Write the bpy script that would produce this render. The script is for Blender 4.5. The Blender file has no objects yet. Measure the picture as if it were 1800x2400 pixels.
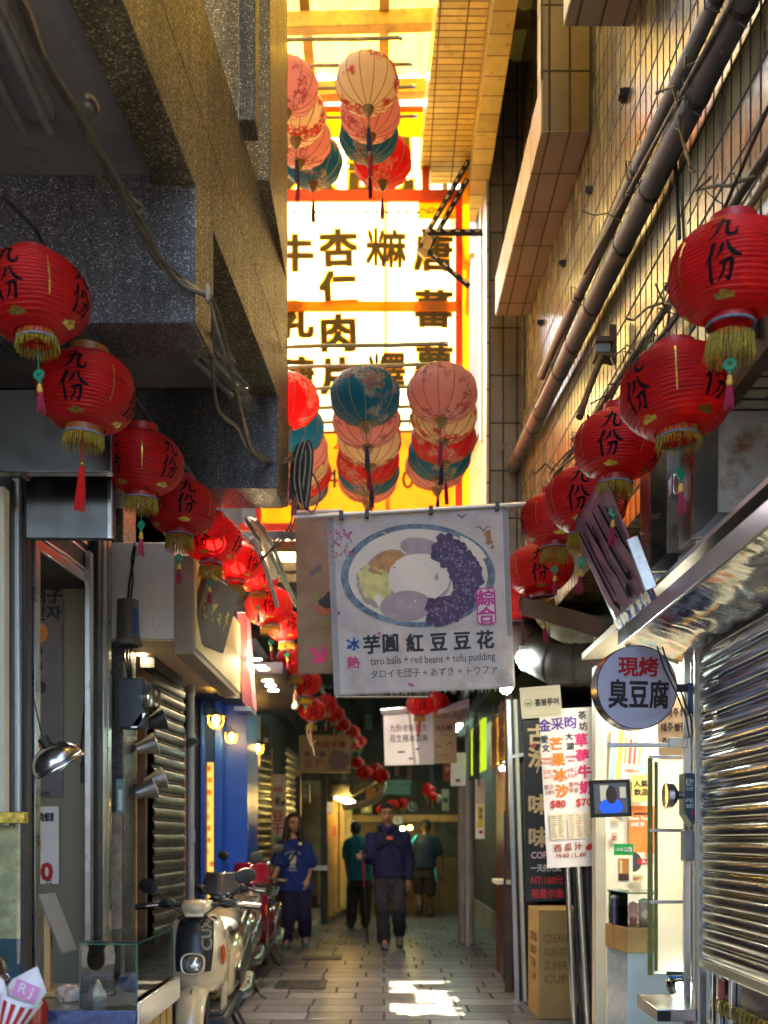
import bpy, bmesh, math, random
from mathutils import Vector, Matrix, noise
random.seed(7)
R = math.radians
sc = bpy.context.scene
COL = sc.collection

# ------------------------------------------------------------------ camera
F = 2400.0                      # focal length in photo pixels (photo 1800 x 2400)
VX, VY, EYE = 900.0, 1963.0, 1.35
cam = bpy.data.cameras.new('camera')
cam.sensor_fit = 'VERTICAL'; cam.sensor_height = 36; cam.lens = 36
cam.shift_y = (VY - 1200) / 2400
cam.clip_start = 0.05; cam.clip_end = 500
cam.dof.use_dof = True; cam.dof.focus_distance = 4.6; cam.dof.aperture_fstop = 2.2
camo = bpy.data.objects.new('camera', cam); COL.objects.link(camo)
camo.location = (0, 0, EYE); camo.rotation_euler = (R(90), 0, 0)
sc.camera = camo

# ------------------------------------------------------------------ sky, sun, exposure
SUN_EL, SUN_AZ = 57.0, -10.0      # azimuth from +Y towards +X
w = bpy.data.worlds.new('World'); sc.world = w; w.use_nodes = True
nt = w.node_tree; bg = nt.nodes['Background']
sky = nt.nodes.new('ShaderNodeTexSky'); sky.sky_type = 'NISHITA'; sky.sun_disc = False
sky.sun_elevation = R(SUN_EL); sky.sun_rotation = R(SUN_AZ)
sky.dust_density = 4.0; sky.air_density = 1.0; sky.ozone_density = 1.0
nt.links.new(sky.outputs[0], bg.inputs[0]); bg.inputs[1].default_value = 0.15
sl = bpy.data.lights.new('sun', 'SUN'); sl.energy = 4.9; sl.angle = R(0.5); sl.color = (1.0, 0.85, 0.56)
so = bpy.data.objects.new('sun', sl); COL.objects.link(so)
dsun = Vector((math.sin(R(SUN_AZ)) * math.cos(R(SUN_EL)), math.cos(R(SUN_AZ)) * math.cos(R(SUN_EL)), math.sin(R(SUN_EL))))
so.rotation_euler = dsun.to_track_quat('Z', 'Y').to_euler(); so.location = (0, 30, 40)
sc.view_settings.view_transform = 'Standard'; sc.view_settings.look = 'None'
sc.view_settings.exposure = 3.55; sc.view_settings.gamma = 1; sc.view_settings.use_curve_mapping = False
sc.cycles.use_denoising = True
sc.cycles.max_bounces = 8; sc.cycles.diffuse_bounces = 5; sc.cycles.transparent_max_bounces = 12
sc.cycles.sample_clamp_indirect = 6; sc.cycles.caustics_reflective = False; sc.cycles.caustics_refractive = False

# ------------------------------------------------------------------ helpers
def P(px, py, Y):
    "point on the photograph's pixel ray at depth Y (metres)"
    return Vector(((px - VX) * Y / F, Y, EYE - (py - VY) * Y / F))

OFF = {}
def tag(o, label=None, cat=None, group=None, kind=None):
    if label: o['label'] = label
    if cat: o['category'] = cat
    if group: o['group'] = group
    if kind: o['kind'] = kind
    return o
def T(name, label, cat, loc=(0, 0, 0), group=None):
    o = bpy.data.objects.new(name, None); COL.objects.link(o); o.location = loc
    o.empty_display_size = 0.1
    OFF[o.name] = Vector(loc)
    return tag(o, label, cat, group)
def copy_tree(o, parent=None, depth=9):
    c = o.copy(); COL.objects.link(c)
    if parent is not None: c.parent = parent
    OFF[c.name] = OFF.get(o.name, Vector())
    if depth > 0:
        for ch in list(o.children): copy_tree(ch, c, depth - 1)
    return c

class MB:
    def __init__(s): s.v = []; s.f = []; s.mi = []; s.m = 0; s.X = Matrix()
    def xf(s, M=None): s.X = M if M is not None else Matrix(); return s
    def mat(s, i): s.m = i; return s
    def add(s, vs, fs):
        n = len(s.v); X = s.X
        s.v += [X @ Vector(v) for v in vs]
        for f in fs: s.f.append([i + n for i in f]); s.mi.append(s.m)
        return s
    def box(s, x0, x1, y0, y1, z0, z1):
        x0, x1 = min(x0, x1), max(x0, x1); y0, y1 = min(y0, y1), max(y0, y1); z0, z1 = min(z0, z1), max(z0, z1)
        return s.add([(x0,y0,z0),(x1,y0,z0),(x1,y1,z0),(x0,y1,z0),(x0,y0,z1),(x1,y0,z1),(x1,y1,z1),(x0,y1,z1)],
                     [(0,3,2,1),(4,5,6,7),(0,1,5,4),(1,2,6,5),(2,3,7,6),(3,0,4,7)])
    def hexa(s, b, t):
        "bottom quad b (4 points), top quad t"
        vs = [Vector(p) for p in b] + [Vector(p) for p in t]
        c = sum(vs, Vector()) / 8; fs = []
        for f in [(0,3,2,1),(4,5,6,7),(0,1,5,4),(1,2,6,5),(2,3,7,6),(3,0,4,7)]:
            n = (vs[f[1]] - vs[f[0]]).cross(vs[f[2]] - vs[f[0]])
            fs.append(f if n.dot(sum((vs[i] for i in f), Vector()) / 4 - c) > 0 else f[::-1])
        return s.add(vs, fs)
    def beam(s, a, b, w, h=None, up=(0, 0, 1)):
        "rectangular bar from a to b"
        a, b = Vector(a), Vector(b); h = h or w; d = (b - a).normalized(); u = Vector(up)
        if abs(d.dot(u)) > .98: u = Vector((0, 1, 0))
        r = d.cross(u).normalized() * w / 2; u = r.cross(d).normalized() * h / 2
        q = [-r - u, r - u, r + u, -r + u]
        return s.hexa([a + k for k in q], [b + k for k in q])
    def prism(s, poly, d):
        n = len(poly); d = Vector(d); p = [Vector(q) for q in poly]
        return s.add(p + [q + d for q in p], [list(range(n))[::-1], list(range(n, 2*n))] + [(i, (i+1) % n, (i+1) % n + n, i + n) for i in range(n)])
    def poly(s, pts): return s.add(pts, [list(range(len(pts)))])
    def tube(s, pts, r, n=8, cap=True):
        pts = [Vector(p) for p in pts]; k = len(pts); vs = []; fs = []
        rr = r if isinstance(r, (list, tuple)) else [r] * k
        u = None
        for i, p in enumerate(pts):
            d = (pts[min(i+1, k-1)] - pts[max(i-1, 0)])
            d = d.normalized() if d.length > 1e-9 else Vector((0, 0, 1))
            if u is None:
                u = d.cross(Vector((0, 0, 1)) if abs(d.z) < .9 else Vector((1, 0, 0))).normalized()
            else:
                u = (u - d * u.dot(d)); u = u.normalized() if u.length > 1e-6 else d.orthogonal().normalized()
            w_ = d.cross(u)
            for j in range(n):
                a = 2 * math.pi * j / n
                vs.append(p + (u * math.cos(a) + w_ * math.sin(a)) * rr[i])
        for i in range(k - 1):
            for j in range(n):
                fs.append((i*n + j, i*n + (j+1) % n, (i+1)*n + (j+1) % n, (i+1)*n + j))
        if cap: fs += [list(range(n))[::-1], list(range((k-1)*n, k*n))]
        return s.add(vs, fs)
    def lathe(s, prof, n=24, c=(0, 0, 0), cap=False, lobe=None):
        "prof: list of (r, z) from top to bottom or the reverse, around z at c"
        vs = []; fs = []; c = Vector(c); k = len(prof)
        for i, (r, z) in enumerate(prof):
            for j in range(n):
                a = 2 * math.pi * j / n; q = r * (lobe(a, i) if lobe else 1)
                vs.append(c + Vector((q * math.cos(a), q * math.sin(a), z)))
        fl = prof[0][1] > prof[-1][1]
        for i in range(k - 1):
            for j in range(n):
                f = (i*n + j, i*n + (j+1) % n, (i+1)*n + (j+1) % n, (i+1)*n + j)
                fs.append(f[::-1] if fl else f)
        if cap: fs += [list(range(n)) if fl else list(range(n))[::-1], list(range((k-1)*n, k*n))[::-1] if fl else list(range((k-1)*n, k*n))]
        return s.add(vs, fs)
    def cyl(s, a, b, r, n=16, r2=None): return s.tube([a, b], [r, r2 if r2 is not None else r], n)
    def ball(s, c, r, n=14, m=9, sx=1, sy=1, sz=1):
        c = Vector(c); vs = []; fs = []
        for i in range(m + 1):
            t = math.pi * i / m
            for j in range(n):
                a = 2 * math.pi * j / n
                vs.append(c + Vector((r*sx*math.sin(t)*math.cos(a), r*sy*math.sin(t)*math.sin(a), r*sz*math.cos(t))))
        for i in range(m):
            for j in range(n): fs.append((i*n + j, (i+1)*n + j, (i+1)*n + (j+1) % n, i*n + (j+1) % n))
        return s.add(vs, fs)
    def loft(s, rings, cap=True):
        n = len(rings[0]); vs = [Vector(p) for r in rings for p in r]; fs = []
        for i in range(len(rings) - 1):
            for j in range(n): fs.append((i*n + j, i*n + (j+1) % n, (i+1)*n + (j+1) % n, (i+1)*n + j))
        if cap: fs += [list(range(n))[::-1], list(range((len(rings)-1)*n, len(rings)*n))]
        return s.add(vs, fs)
    def grid(s, fn, nu, nv):
        vs = [fn(i / nu, j / nv) for j in range(nv + 1) for i in range(nu + 1)]; k = nu + 1
        return s.add(vs, [(j*k + i, j*k + i + 1, (j+1)*k + i + 1, (j+1)*k + i) for j in range(nv) for i in range(nu)])
    def build(s, name, mats, parent=None, smooth=30, bevel=0, solid=0, fix=False, subsurf=0):
        me = bpy.data.meshes.new(name)
        off = Vector(); q = parent
        while q is not None: off += OFF.get(q.name, Vector()); q = q.parent
        me.from_pydata([tuple(v - off) for v in s.v], [], s.f)
        mats = mats if isinstance(mats, (list, tuple)) else [mats]
        for m in mats: me.materials.append(m)
        if len(mats) > 1: me.polygons.foreach_set('material_index', s.mi)
        if fix:
            bm = bmesh.new(); bm.from_mesh(me); bmesh.ops.recalc_face_normals(bm, faces=bm.faces); bm.to_mesh(me); bm.free()
        if smooth:
            me.polygons.foreach_set('use_smooth', [True] * len(me.polygons)); me.set_sharp_from_angle(angle=R(smooth))
        me.update()
        o = bpy.data.objects.new(name, me); COL.objects.link(o); OFF[o.name] = Vector()
        if parent is not None: o.parent = parent
        if bevel:
            b = o.modifiers.new('bevel', 'BEVEL'); b.width = bevel; b.segments = 2; b.limit_method = 'ANGLE'; b.angle_limit = R(40)
        if subsurf:
            b = o.modifiers.new('sub', 'SUBSURF'); b.levels = subsurf; b.render_levels = subsurf
        if solid:
            b = o.modifiers.new('solid', 'SOLIDIFY'); b.thickness = solid; b.offset = 0
        return o

def remeshed(mb, name, mats, parent, voxel=.012, sm=6, pick=None, fold=0.):
    "fuse overlapping lofts into one continuous skin"
    tmp = mb.build('tmp', mats, None, smooth=0, fix=True)
    m = tmp.modifiers.new('r', 'REMESH'); m.mode = 'VOXEL'; m.voxel_size = voxel
    m = tmp.modifiers.new('s', 'SMOOTH'); m.factor = .5; m.iterations = sm
    me = bpy.data.meshes.new_from_object(tmp.evaluated_get(bpy.context.evaluated_depsgraph_get()))
    bpy.data.objects.remove(tmp)
    if fold:
        sd = Vector((random.uniform(0, 40), 0, 0)); out = []
        for v in me.vertices:
            c = v.co; a = 1 - abs(noise.noise(Vector((c.x*9, c.y*9, c.z*5 + c.x*6)) + sd)) * 2.2; b_ = noise.noise(Vector((c.x*16 + c.z*8, c.y*16, c.z*14)) + sd)
            out.append(c + v.normal * (fold * (max(a, 0) ** 2 - .35) + fold * .5 * b_))
        for v, c in zip(me.vertices, out): v.co = c
    off = Vector(); q = parent
    while q is not None: off += OFF.get(q.name, Vector()); q = q.parent
    me.transform(Matrix.Translation(-off)); me.name = name
    me.materials.clear()
    for m in (mats if isinstance(mats, (list, tuple)) else [mats]): me.materials.append(m)
    me.polygons.foreach_set('use_smooth', [True] * len(me.polygons))
    if pick:
        me.polygons.foreach_set('material_index', [pick(p.center + off) for p in me.polygons])
    o = bpy.data.objects.new(name, me); COL.objects.link(o); OFF[o.name] = Vector()
    if parent is not None: o.parent = parent
    return o

_tx = {}
def text_geo(s, bold=0.0, res=2):
    k = (s, bold, res)
    if k in _tx: return _tx[k]
    cu = bpy.data.curves.new('t', 'FONT'); cu.body = s; cu.offset = bold; cu.resolution_u = res
    cu.align_x = 'CENTER'; cu.align_y = 'CENTER'
    o = bpy.data.objects.new('t', cu); COL.objects.link(o)
    me = bpy.data.meshes.new_from_object(o.evaluated_get(bpy.context.evaluated_depsgraph_get()))
    vs = [tuple(v.co) for v in me.vertices]; fs = [tuple(p.vertices) for p in me.polygons]
    if vs:
        cx = (min(v[0] for v in vs) + max(v[0] for v in vs)) / 2; cy = (min(v[1] for v in vs) + max(v[1] for v in vs)) / 2
        vs = [(v[0] - cx, v[1] - cy) for v in vs]
    bpy.data.objects.remove(o); bpy.data.meshes.remove(me); bpy.data.curves.remove(cu)
    _tx[k] = (vs, fs); return vs, fs
def put_text(mb, s, fn, cx, cy, size, bold=.02, sx=1.0, rot=0.0, shear=0.0, fit=None):
    "write s centred at (cx, cy) of a surface; fn(u, v) gives the 3D point; bold strokes are several shifted layers"
    vs, fs = text_geo(s, 0.0)
    if not vs: return mb
    if fit: sx = fit / (size * (max(v[0] for v in vs) - min(v[0] for v in vs)))
    c, n = math.cos(rot), math.sin(rot); e = size * .2
    nn = (fn(cx+e, cy) - fn(cx-e, cy)).cross(fn(cx, cy+e) - fn(cx, cy-e)).normalized()
    b = max(bold, 0) * .62
    sh = [(0, 0)] if b < .006 else [(-b, -b*.8), (b, -b*.8), (b, b*.8), (-b, b*.8), (0, 0)]
    for k, (dx, dy) in enumerate(sh):
        out = []
        for x, y in vs:
            x = (x + dx + shear*y) * size * sx; y_ = (y + dy) * size
            out.append(fn(cx + x*c - y_*n, cy + x*n + y_*c) + nn * (.00035*k))
        mb.add(out, fs)
    return mb
def plane_fn(o, r, u, d=0.0):
    "surface through o with right vector r and up vector u, offset d along its normal"
    o, r, u = Vector(o), Vector(r).normalized(), Vector(u).normalized(); n = r.cross(u).normalized()
    return lambda x, y: o + r * x + u * y + n * d
def disc2(mb, fn, cx, cy, rx, ry, n=32, r0=0.0, rot=0, jit=0, rings=3):
    "ellipse or ring on a surface"
    vs = []; fs = []; c, q = math.cos(rot), math.sin(rot)
    js = [1 + random.uniform(-jit, jit) for _ in range(n)]
    for k in range(rings + 1):
        t = r0 + (1 - r0) * k / rings
        for j in range(n):
            a = 2 * math.pi * j / n; x = rx * t * math.cos(a) * js[j]; y = ry * t * math.sin(a) * js[j]
            vs.append(fn(cx + x*c - y*q, cy + x*q + y*c))
    for k in range(rings):
        for j in range(n): fs.append((k*n + j, (k+1)*n + j, (k+1)*n + (j+1) % n, k*n + (j+1) % n))
    return mb.add(vs, fs)
def stroke2(mb, fn, pts, wd, seg=4):
    "brush stroke with a width per point, on a surface"
    out = []
    for i in range(len(pts) - 1):
        for k in range(seg):
            t = k / seg
            out.append((pts[i][0]*(1-t) + pts[i+1][0]*t, pts[i][1]*(1-t) + pts[i+1][1]*t, wd[i]*(1-t) + wd[i+1]*t))
    out.append((pts[-1][0], pts[-1][1], wd[-1])); vs = []; n = len(out)
    for i in range(n):
        a, b = out[max(i-1, 0)], out[min(i+1, n-1)]
        dx, dy = b[0]-a[0], b[1]-a[1]; L = math.hypot(dx, dy) or 1
        nx, ny = -dy/L*out[i][2]/2, dx/L*out[i][2]/2
        vs += [fn(out[i][0]+nx, out[i][1]+ny), fn(out[i][0]-nx, out[i][1]-ny)]
    return mb.add(vs, [(2*i, 2*i+1, 2*i+3, 2*i+2) for i in range(n-1)])
def rect2(mb, fn, x0, x1, y0, y1, nu=1, nv=1):
    return mb.grid(lambda a, b: fn(x0 + (x1-x0)*a, y0 + (y1-y0)*b), nu, nv)

# ------------------------------------------------------------------ materials
def _nt(name):
    m = bpy.data.materials.new(name); m.use_nodes = True; n = m.node_tree; n.nodes.clear()
    out = n.nodes.new('ShaderNodeOutputMaterial'); b = n.nodes.new('ShaderNodeBsdfPrincipled')
    n.links.new(b.outputs[0], out.inputs[0]); return m, n, b, out
def N(n, t, **k):
    d = n.nodes.new('ShaderNode' + t)
    for a, v in k.items():
        if a in d.inputs: d.inputs[a].default_value = v
        else: setattr(d, a, v)
    return d
def ramp(n, src, a, b, c0=(0,0,0,1), c1=(1,1,1,1)):
    r = N(n, 'ValToRGB'); r.color_ramp.elements[0].position = a; r.color_ramp.elements[1].position = b
    r.color_ramp.elements[0].color = c0; r.color_ramp.elements[1].color = c1
    n.links.new(src, r.inputs[0]); return r
def c4(c, k=1.0): return (min(c[0]*k, 1), min(c[1]*k, 1), min(c[2]*k, 1), 1)
def mixc(n, fac, a, b, blend='MIX'):
    m = N(n, 'Mix'); m.data_type = 'RGBA'; m.blend_type = blend
    for s, q in ((0, fac), (6, a), (7, b)):
        if hasattr(q, 'links'): n.links.new(q, m.inputs[s])
        else: m.inputs[s].default_value = q
    return m.outputs[2]
def mat(name, col, rough=.6, metal=0., var=.25, scale=5., bump=0., bscale=60., dirt=None, dscale=3., dst=1., damt=.55,
        trans=0., coat=0., alpha=1., rvar=.1, spec=.5, aniso=None):
    m, n, b, out = _nt(name); tc = N(n, 'TexCoord'); co = tc.outputs['Object']
    nz = N(n, 'TexNoise', Scale=scale, Detail=6., Roughness=.6); n.links.new(co, nz.inputs['Vector'])
    c = mixc(n, ramp(n, nz.outputs[0], .3, .7).outputs[0], c4(col, 1 - var), c4(col, 1 + var))
    if dirt:
        mp = N(n, 'Mapping'); mp.inputs['Scale'].default_value = (1, 1, 1 / dst); n.links.new(co, mp.inputs[0])
        n2 = N(n, 'TexNoise', Scale=dscale, Detail=8., Roughness=.7); n.links.new(mp.outputs[0], n2.inputs['Vector'])
        c = mixc(n, ramp(n, n2.outputs[0], damt, damt + .18).outputs[0], c, c4(dirt))
    if hasattr(c, 'links'): n.links.new(c, b.inputs['Base Color'])
    n3 = N(n, 'TexNoise', Scale=scale * 3, Detail=4.); n.links.new(co, n3.inputs['Vector'])
    mr = N(n, 'MapRange'); mr.inputs[3].default_value = max(rough - rvar, .02); mr.inputs[4].default_value = min(rough + rvar, 1)
    n.links.new(n3.outputs[0], mr.inputs[0]); n.links.new(mr.outputs[0], b.inputs['Roughness'])
    b.inputs['Metallic'].default_value = metal; b.inputs['Coat Weight'].default_value = coat
    b.inputs['Specular IOR Level'].default_value = spec
    if bump:
        n4 = N(n, 'TexNoise', Scale=bscale, Detail=5.)
        if aniso:
            mp = N(n, 'Mapping'); mp.inputs['Scale'].default_value = aniso; n.links.new(co, mp.inputs[0]); n.links.new(mp.outputs[0], n4.inputs['Vector'])
        else: n.links.new(co, n4.inputs['Vector'])
        bp = N(n, 'Bump', Strength=1.0, Distance=bump); n.links.new(n4.outputs[0], bp.inputs['Height']); n.links.new(bp.outputs[0], b.inputs['Normal'])
    if trans:
        t = N(n, 'BsdfTranslucent'); n.links.new(c, t.inputs[0]); mx = N(n, 'MixShader'); mx.inputs[0].default_value = trans
        n.links.new(b.outputs[0], mx.inputs[1]); n.links.new(t.outputs[0], mx.inputs[2]); n.links.new(mx.outputs[0], out.inputs[0])
    return m
def emit(name, col, s, back=None):
    m, n, b, out = _nt(name); b.inputs['Base Color'].default_value = c4(col)
    b.inputs['Emission Color'].default_value = c4(col); b.inputs['Emission Strength'].default_value = s
    return m
def glass(name, tint=(.93, .97, .95), refl=.0, rough=.02, fog=0.):
    m, n, b, out = _nt(name); n.nodes.remove(b)
    t = N(n, 'BsdfTransparent'); t.inputs[0].default_value = c4(tint); g = N(n, 'BsdfGlossy', Roughness=rough)
    fr = N(n, 'Fresnel', IOR=1.45); ad = N(n, 'Math', operation='ADD'); ad.inputs[1].default_value = refl * .3
    n.links.new(fr.outputs[0], ad.inputs[0]); mx = N(n, 'MixShader'); n.links.new(ad.outputs[0], mx.inputs[0])
    n.links.new(t.outputs[0], mx.inputs[1]); n.links.new(g.outputs[0], mx.inputs[2]); last = mx
    if fog:
        d = N(n, 'BsdfTranslucent'); d.inputs[0].default_value = c4(tint); d2 = N(n, 'BsdfDiffuse'); d2.inputs[0].default_value = c4(tint, .8)
        a2 = N(n, 'AddShader'); n.links.new(d.outputs[0], a2.inputs[0]); n.links.new(d2.outputs[0], a2.inputs[1])
        m2 = N(n, 'MixShader'); m2.inputs[0].default_value = fog; n.links.new(mx.outputs[0], m2.inputs[1]); n.links.new(a2.outputs[0], m2.inputs[2]); last = m2
    n.links.new(last.outputs[0], out.inputs[0]); return m
def tile_mat(name, col, mortar, bw, bh, axes='YZ', rough=.25, var=.18, gap=.006, offset=0., dirt=None, bump=.004, damt=.56, squash=1., sqf=2, off_f=2):
    m, n, b, out = _nt(name); tc = N(n, 'TexCoord'); sp = N(n, 'SeparateXYZ'); n.links.new(tc.outputs['Object'], sp.inputs[0])
    cb = N(n, 'CombineXYZ'); n.links.new(sp.outputs['XYZ'.index(axes[0])], cb.inputs[0]); n.links.new(sp.outputs['XYZ'.index(axes[1])], cb.inputs[1])
    k = N(n, 'TexBrick'); k.offset = offset; k.squash = squash; k.squash_frequency = sqf; k.offset_frequency = off_f; k.inputs['Scale'].default_value = 1
    k.inputs['Brick Width'].default_value = bw; k.inputs['Row Height'].default_value = bh; k.inputs['Mortar Size'].default_value = gap; k.inputs['Mortar Smooth'].default_value = .25
    k.inputs['Bias'].default_value = 0
    k.inputs['Color1'].default_value = c4(col, 1 - var); k.inputs['Color2'].default_value = c4(col, 1 + var); k.inputs['Mortar'].default_value = c4(mortar)
    n.links.new(cb.outputs[0], k.inputs[0])
    nz = N(n, 'TexNoise', Scale=7., Detail=8., Roughness=.7); n.links.new(tc.outputs['Object'], nz.inputs['Vector'])
    c = mixc(n, .55, k.outputs[0], ramp(n, nz.outputs[0], .3, .75, (.55,.5,.42,1), (1.0,1,1,1)).outputs[0], 'MULTIPLY')
    if dirt:
        mp = N(n, 'Mapping'); mp.inputs['Scale'].default_value = (1, 1, .18); n.links.new(tc.outputs['Object'], mp.inputs[0])
        n2 = N(n, 'TexNoise', Scale=9., Detail=9., Roughness=.75); n.links.new(mp.outputs[0], n2.inputs['Vector'])
        c = mixc(n, ramp(n, n2.outputs[0], damt, damt + .14).outputs[0], c, c4(dirt))
        n5 = N(n, 'TexNoise', Scale=90., Detail=3.); n.links.new(tc.outputs['Object'], n5.inputs['Vector'])
        c = mixc(n, ramp(n, n5.outputs[0], .66, .70).outputs[0], c, c4(dirt, .6))
    n.links.new(c, b.inputs['Base Color'])
    rr = ramp(n, k.outputs['Fac'], 0, 1, (rough,)*3 + (1,), (.9, .9, .9, 1)); n.links.new(rr.outputs[0], b.inputs['Roughness'])
    inv = N(n, 'Math', operation='SUBTRACT'); inv.inputs[0].default_value = 1; n.links.new(k.outputs['Fac'], inv.inputs[1])
    n6 = N(n, 'TexNoise', Scale=14., Detail=3.); n.links.new(tc.outputs['Object'], n6.inputs['Vector'])
    ad = N(n, 'Math', operation='MULTIPLY_ADD'); ad.inputs[1].default_value = .35; n.links.new(n6.outputs[0], ad.inputs[0]); n.links.new(inv.outputs[0], ad.inputs[2])
    bp = N(n, 'Bump', Strength=.8, Distance=bump); n.links.new(ad.outputs[0], bp.inputs['Height']); n.links.new(bp.outputs[0], b.inputs['Normal'])
    return m
def terrazzo(name, base, light, dark, scale=95., rough=.42, bump=.0015):
    m, n, b, out = _nt(name); tc = N(n, 'TexCoord'); co = tc.outputs['Object']
    v = N(n, 'TexVoronoi', Scale=scale); n.links.new(co, v.inputs['Vector'])
    sp = N(n, 'SeparateColor'); n.links.new(v.outputs['Color'], sp.inputs[0])
    r = N(n, 'ValToRGB'); e = r.color_ramp.elements; r.color_ramp.interpolation = 'CONSTANT'
    e[0].position = 0; e[0].color = c4(dark); e[1].position = .22; e[1].color = c4(base)
    for p, c in ((.5, c4(base, 1.35)), (.72, c4(base, .7)), (.86, c4(light))):
        q = e.new(p); q.color = c
    n.links.new(sp.outputs[0], r.inputs[0])
    d = ramp(n, v.outputs['Distance'], .35, .62); c = mixc(n, d.outputs[0], r.outputs[0], c4(base, .75))
    nz = N(n, 'TexNoise', Scale=2.2, Detail=8., Roughness=.65); n.links.new(co, nz.inputs['Vector'])
    c = mixc(n, .7, c, ramp(n, nz.outputs[0], .3, .75, (.45,.43,.4,1), (1,1,1,1)).outputs[0], 'MULTIPLY')
    mp = N(n, 'Mapping'); mp.inputs['Scale'].default_value = (1, .5, .12); n.links.new(co, mp.inputs[0])
    ns = N(n, 'TexNoise', Scale=6., Detail=9., Roughness=.75); n.links.new(mp.outputs[0], ns.inputs['Vector'])
    c = mixc(n, .85, c, ramp(n, ns.outputs[0], .36, .62, (.22,.2,.17,1), (1,1,1,1)).outputs[0], 'MULTIPLY')
    n.links.new(c, b.inputs['Base Color'])
    rr = ramp(n, sp.outputs[1], 0, 1, (max(rough-.2,.1),)*3 + (1,), (min(rough+.3,1),)*3 + (1,)); n.links.new(rr.outputs[0], b.inputs['Roughness'])
    bp = N(n, 'Bump', Strength=.9, Distance=bump); n.links.new(sp.outputs[2], bp.inputs['Height']); n.links.new(bp.outputs[0], b.inputs['Normal'])
    return m
def sheet(name, col, trans=.6, rough=.5, clear=0., var=.08, scale=3., dirt=None):
    "thin sheet that lets light through: cloth, paper, plastic"
    m, n, b, out = _nt(name); tc = N(n, 'TexCoord'); co = tc.outputs['Object']
    nz = N(n, 'TexNoise', Scale=scale, Detail=6.); n.links.new(co, nz.inputs['Vector'])
    c = mixc(n, ramp(n, nz.outputs[0], .3, .7).outputs[0], c4(col, 1 - var), c4(col, 1 + var))
    if dirt:
        n2 = N(n, 'TexNoise', Scale=scale * 1.7, Detail=8., Roughness=.7); n.links.new(co, n2.inputs['Vector'])
        c = mixc(n, ramp(n, n2.outputs[0], .5, .75).outputs[0], c, c4(dirt))
    n.links.new(c, b.inputs['Base Color']); b.inputs['Roughness'].default_value = rough
    t = N(n, 'BsdfTranslucent'); n.links.new(c, t.inputs[0]); mx = N(n, 'MixShader'); mx.inputs[0].default_value = trans
    n.links.new(b.outputs[0], mx.inputs[1]); n.links.new(t.outputs[0], mx.inputs[2]); last = mx
    if clear:
        tr = N(n, 'BsdfTransparent'); tr.inputs[0].default_value = c4(col); m2 = N(n, 'MixShader'); m2.inputs[0].default_value = clear
        n.links.new(mx.outputs[0], m2.inputs[1]); n.links.new(tr.outputs[0], m2.inputs[2]); last = m2
    n.links.new(last.outputs[0], out.inputs[0]); return m
_plain = {}
def ink(col, rough=.6):
    k = tuple(col) + (rough,)
    if k not in _plain: _plain[k] = mat('ink', col, rough, var=.12, scale=30.)
    return _plain[k]
# ------------------------------------------------------------------ shared materials
M_TERR_LIT = terrazzo('terrazzo', (.25,.205,.09), (.98,.88,.50), (.03,.025,.015), 150., .52, .004)  # golden light of the alley put into the stone's base and chip colours
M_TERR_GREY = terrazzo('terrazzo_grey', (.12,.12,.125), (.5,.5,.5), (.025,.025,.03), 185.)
M_CEIL = mat('stained_plaster', (.22,.2,.17), .85, var=.25, scale=3, dirt=(.09,.06,.03), dscale=5, damt=.6)
M_TILE = tile_mat('tall_wall_tile', (.33,.295,.15), (.020,.017,.012), .095, .196, 'YZ', .22, .28, .011, dirt=(.06,.045,.025), damt=.50)
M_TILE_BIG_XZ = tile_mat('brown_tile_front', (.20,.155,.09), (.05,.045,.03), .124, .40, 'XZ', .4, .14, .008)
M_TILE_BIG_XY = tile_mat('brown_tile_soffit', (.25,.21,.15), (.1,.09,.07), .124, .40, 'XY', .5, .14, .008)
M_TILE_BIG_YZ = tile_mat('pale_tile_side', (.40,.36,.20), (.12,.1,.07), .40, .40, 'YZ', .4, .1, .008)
M_TILE_DK = tile_mat('dark_tile_front', (.17,.14,.09), (.03,.03,.02), .118, .41, 'XZ', .4, .16, .008)
M_TILE_YEL = tile_mat('yellow_tile', (.66,.50,.12), (.2,.1,.03), .2, .065, 'XY', .3, .16, .006, dirt=(.25,.15,.03))
M_TILE_YEL_W = tile_mat('yellow_tile_wall', (.66,.50,.12), (.2,.12,.03), .2, .065, 'YZ', .35, .16, .006, dirt=(.25,.15,.03))
M_STEEL = mat('stainless', (.62,.62,.60), .22, 1., var=.12, scale=3, bump=.0012, bscale=7, rvar=.08)
M_STEEL_BR = mat('brushed_steel', (.40,.40,.39), .3, 1., var=.2, scale=4, dirt=(.2,.17,.13), dscale=6, damt=.62, rvar=.1)
M_WAVY = mat('wavy_steel', (.46,.455,.44), .07, 1., var=.1, scale=2, dirt=(.2,.18,.15), dscale=7, bump=.011, bscale=2.2, aniso=(1.0, 3.4, 1), rvar=.02)
M_ALU = mat('aluminium', (.5,.5,.5), .38, 1., var=.15, scale=9, dirt=(.12,.11,.1), dscale=9, damt=.6)
M_DKMET = mat('dark_metal', (.05,.05,.05), .5, .6, var=.3, scale=12)
M_BLACK = mat('black_rubber', (.015,.015,.016), .55, var=.3, scale=12)
M_RUST = mat('rusty_iron', (.12,.07,.035), .75, .4, var=.4, scale=14, dirt=(.05,.02,.01), dscale=16)
M_WHITE = mat('white_paint', (.72,.71,.66), .5, var=.08, scale=4, dirt=(.35,.30,.22), dscale=4, dst=3, damt=.6)
M_HOOD = mat('streaky_steel', (.19,.19,.185), .24, 1., var=.25, scale=3, dirt=(.12,.10,.08), dscale=5, dst=4, bump=.0012, bscale=4, aniso=(3,1,.5), rvar=.08)
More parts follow.
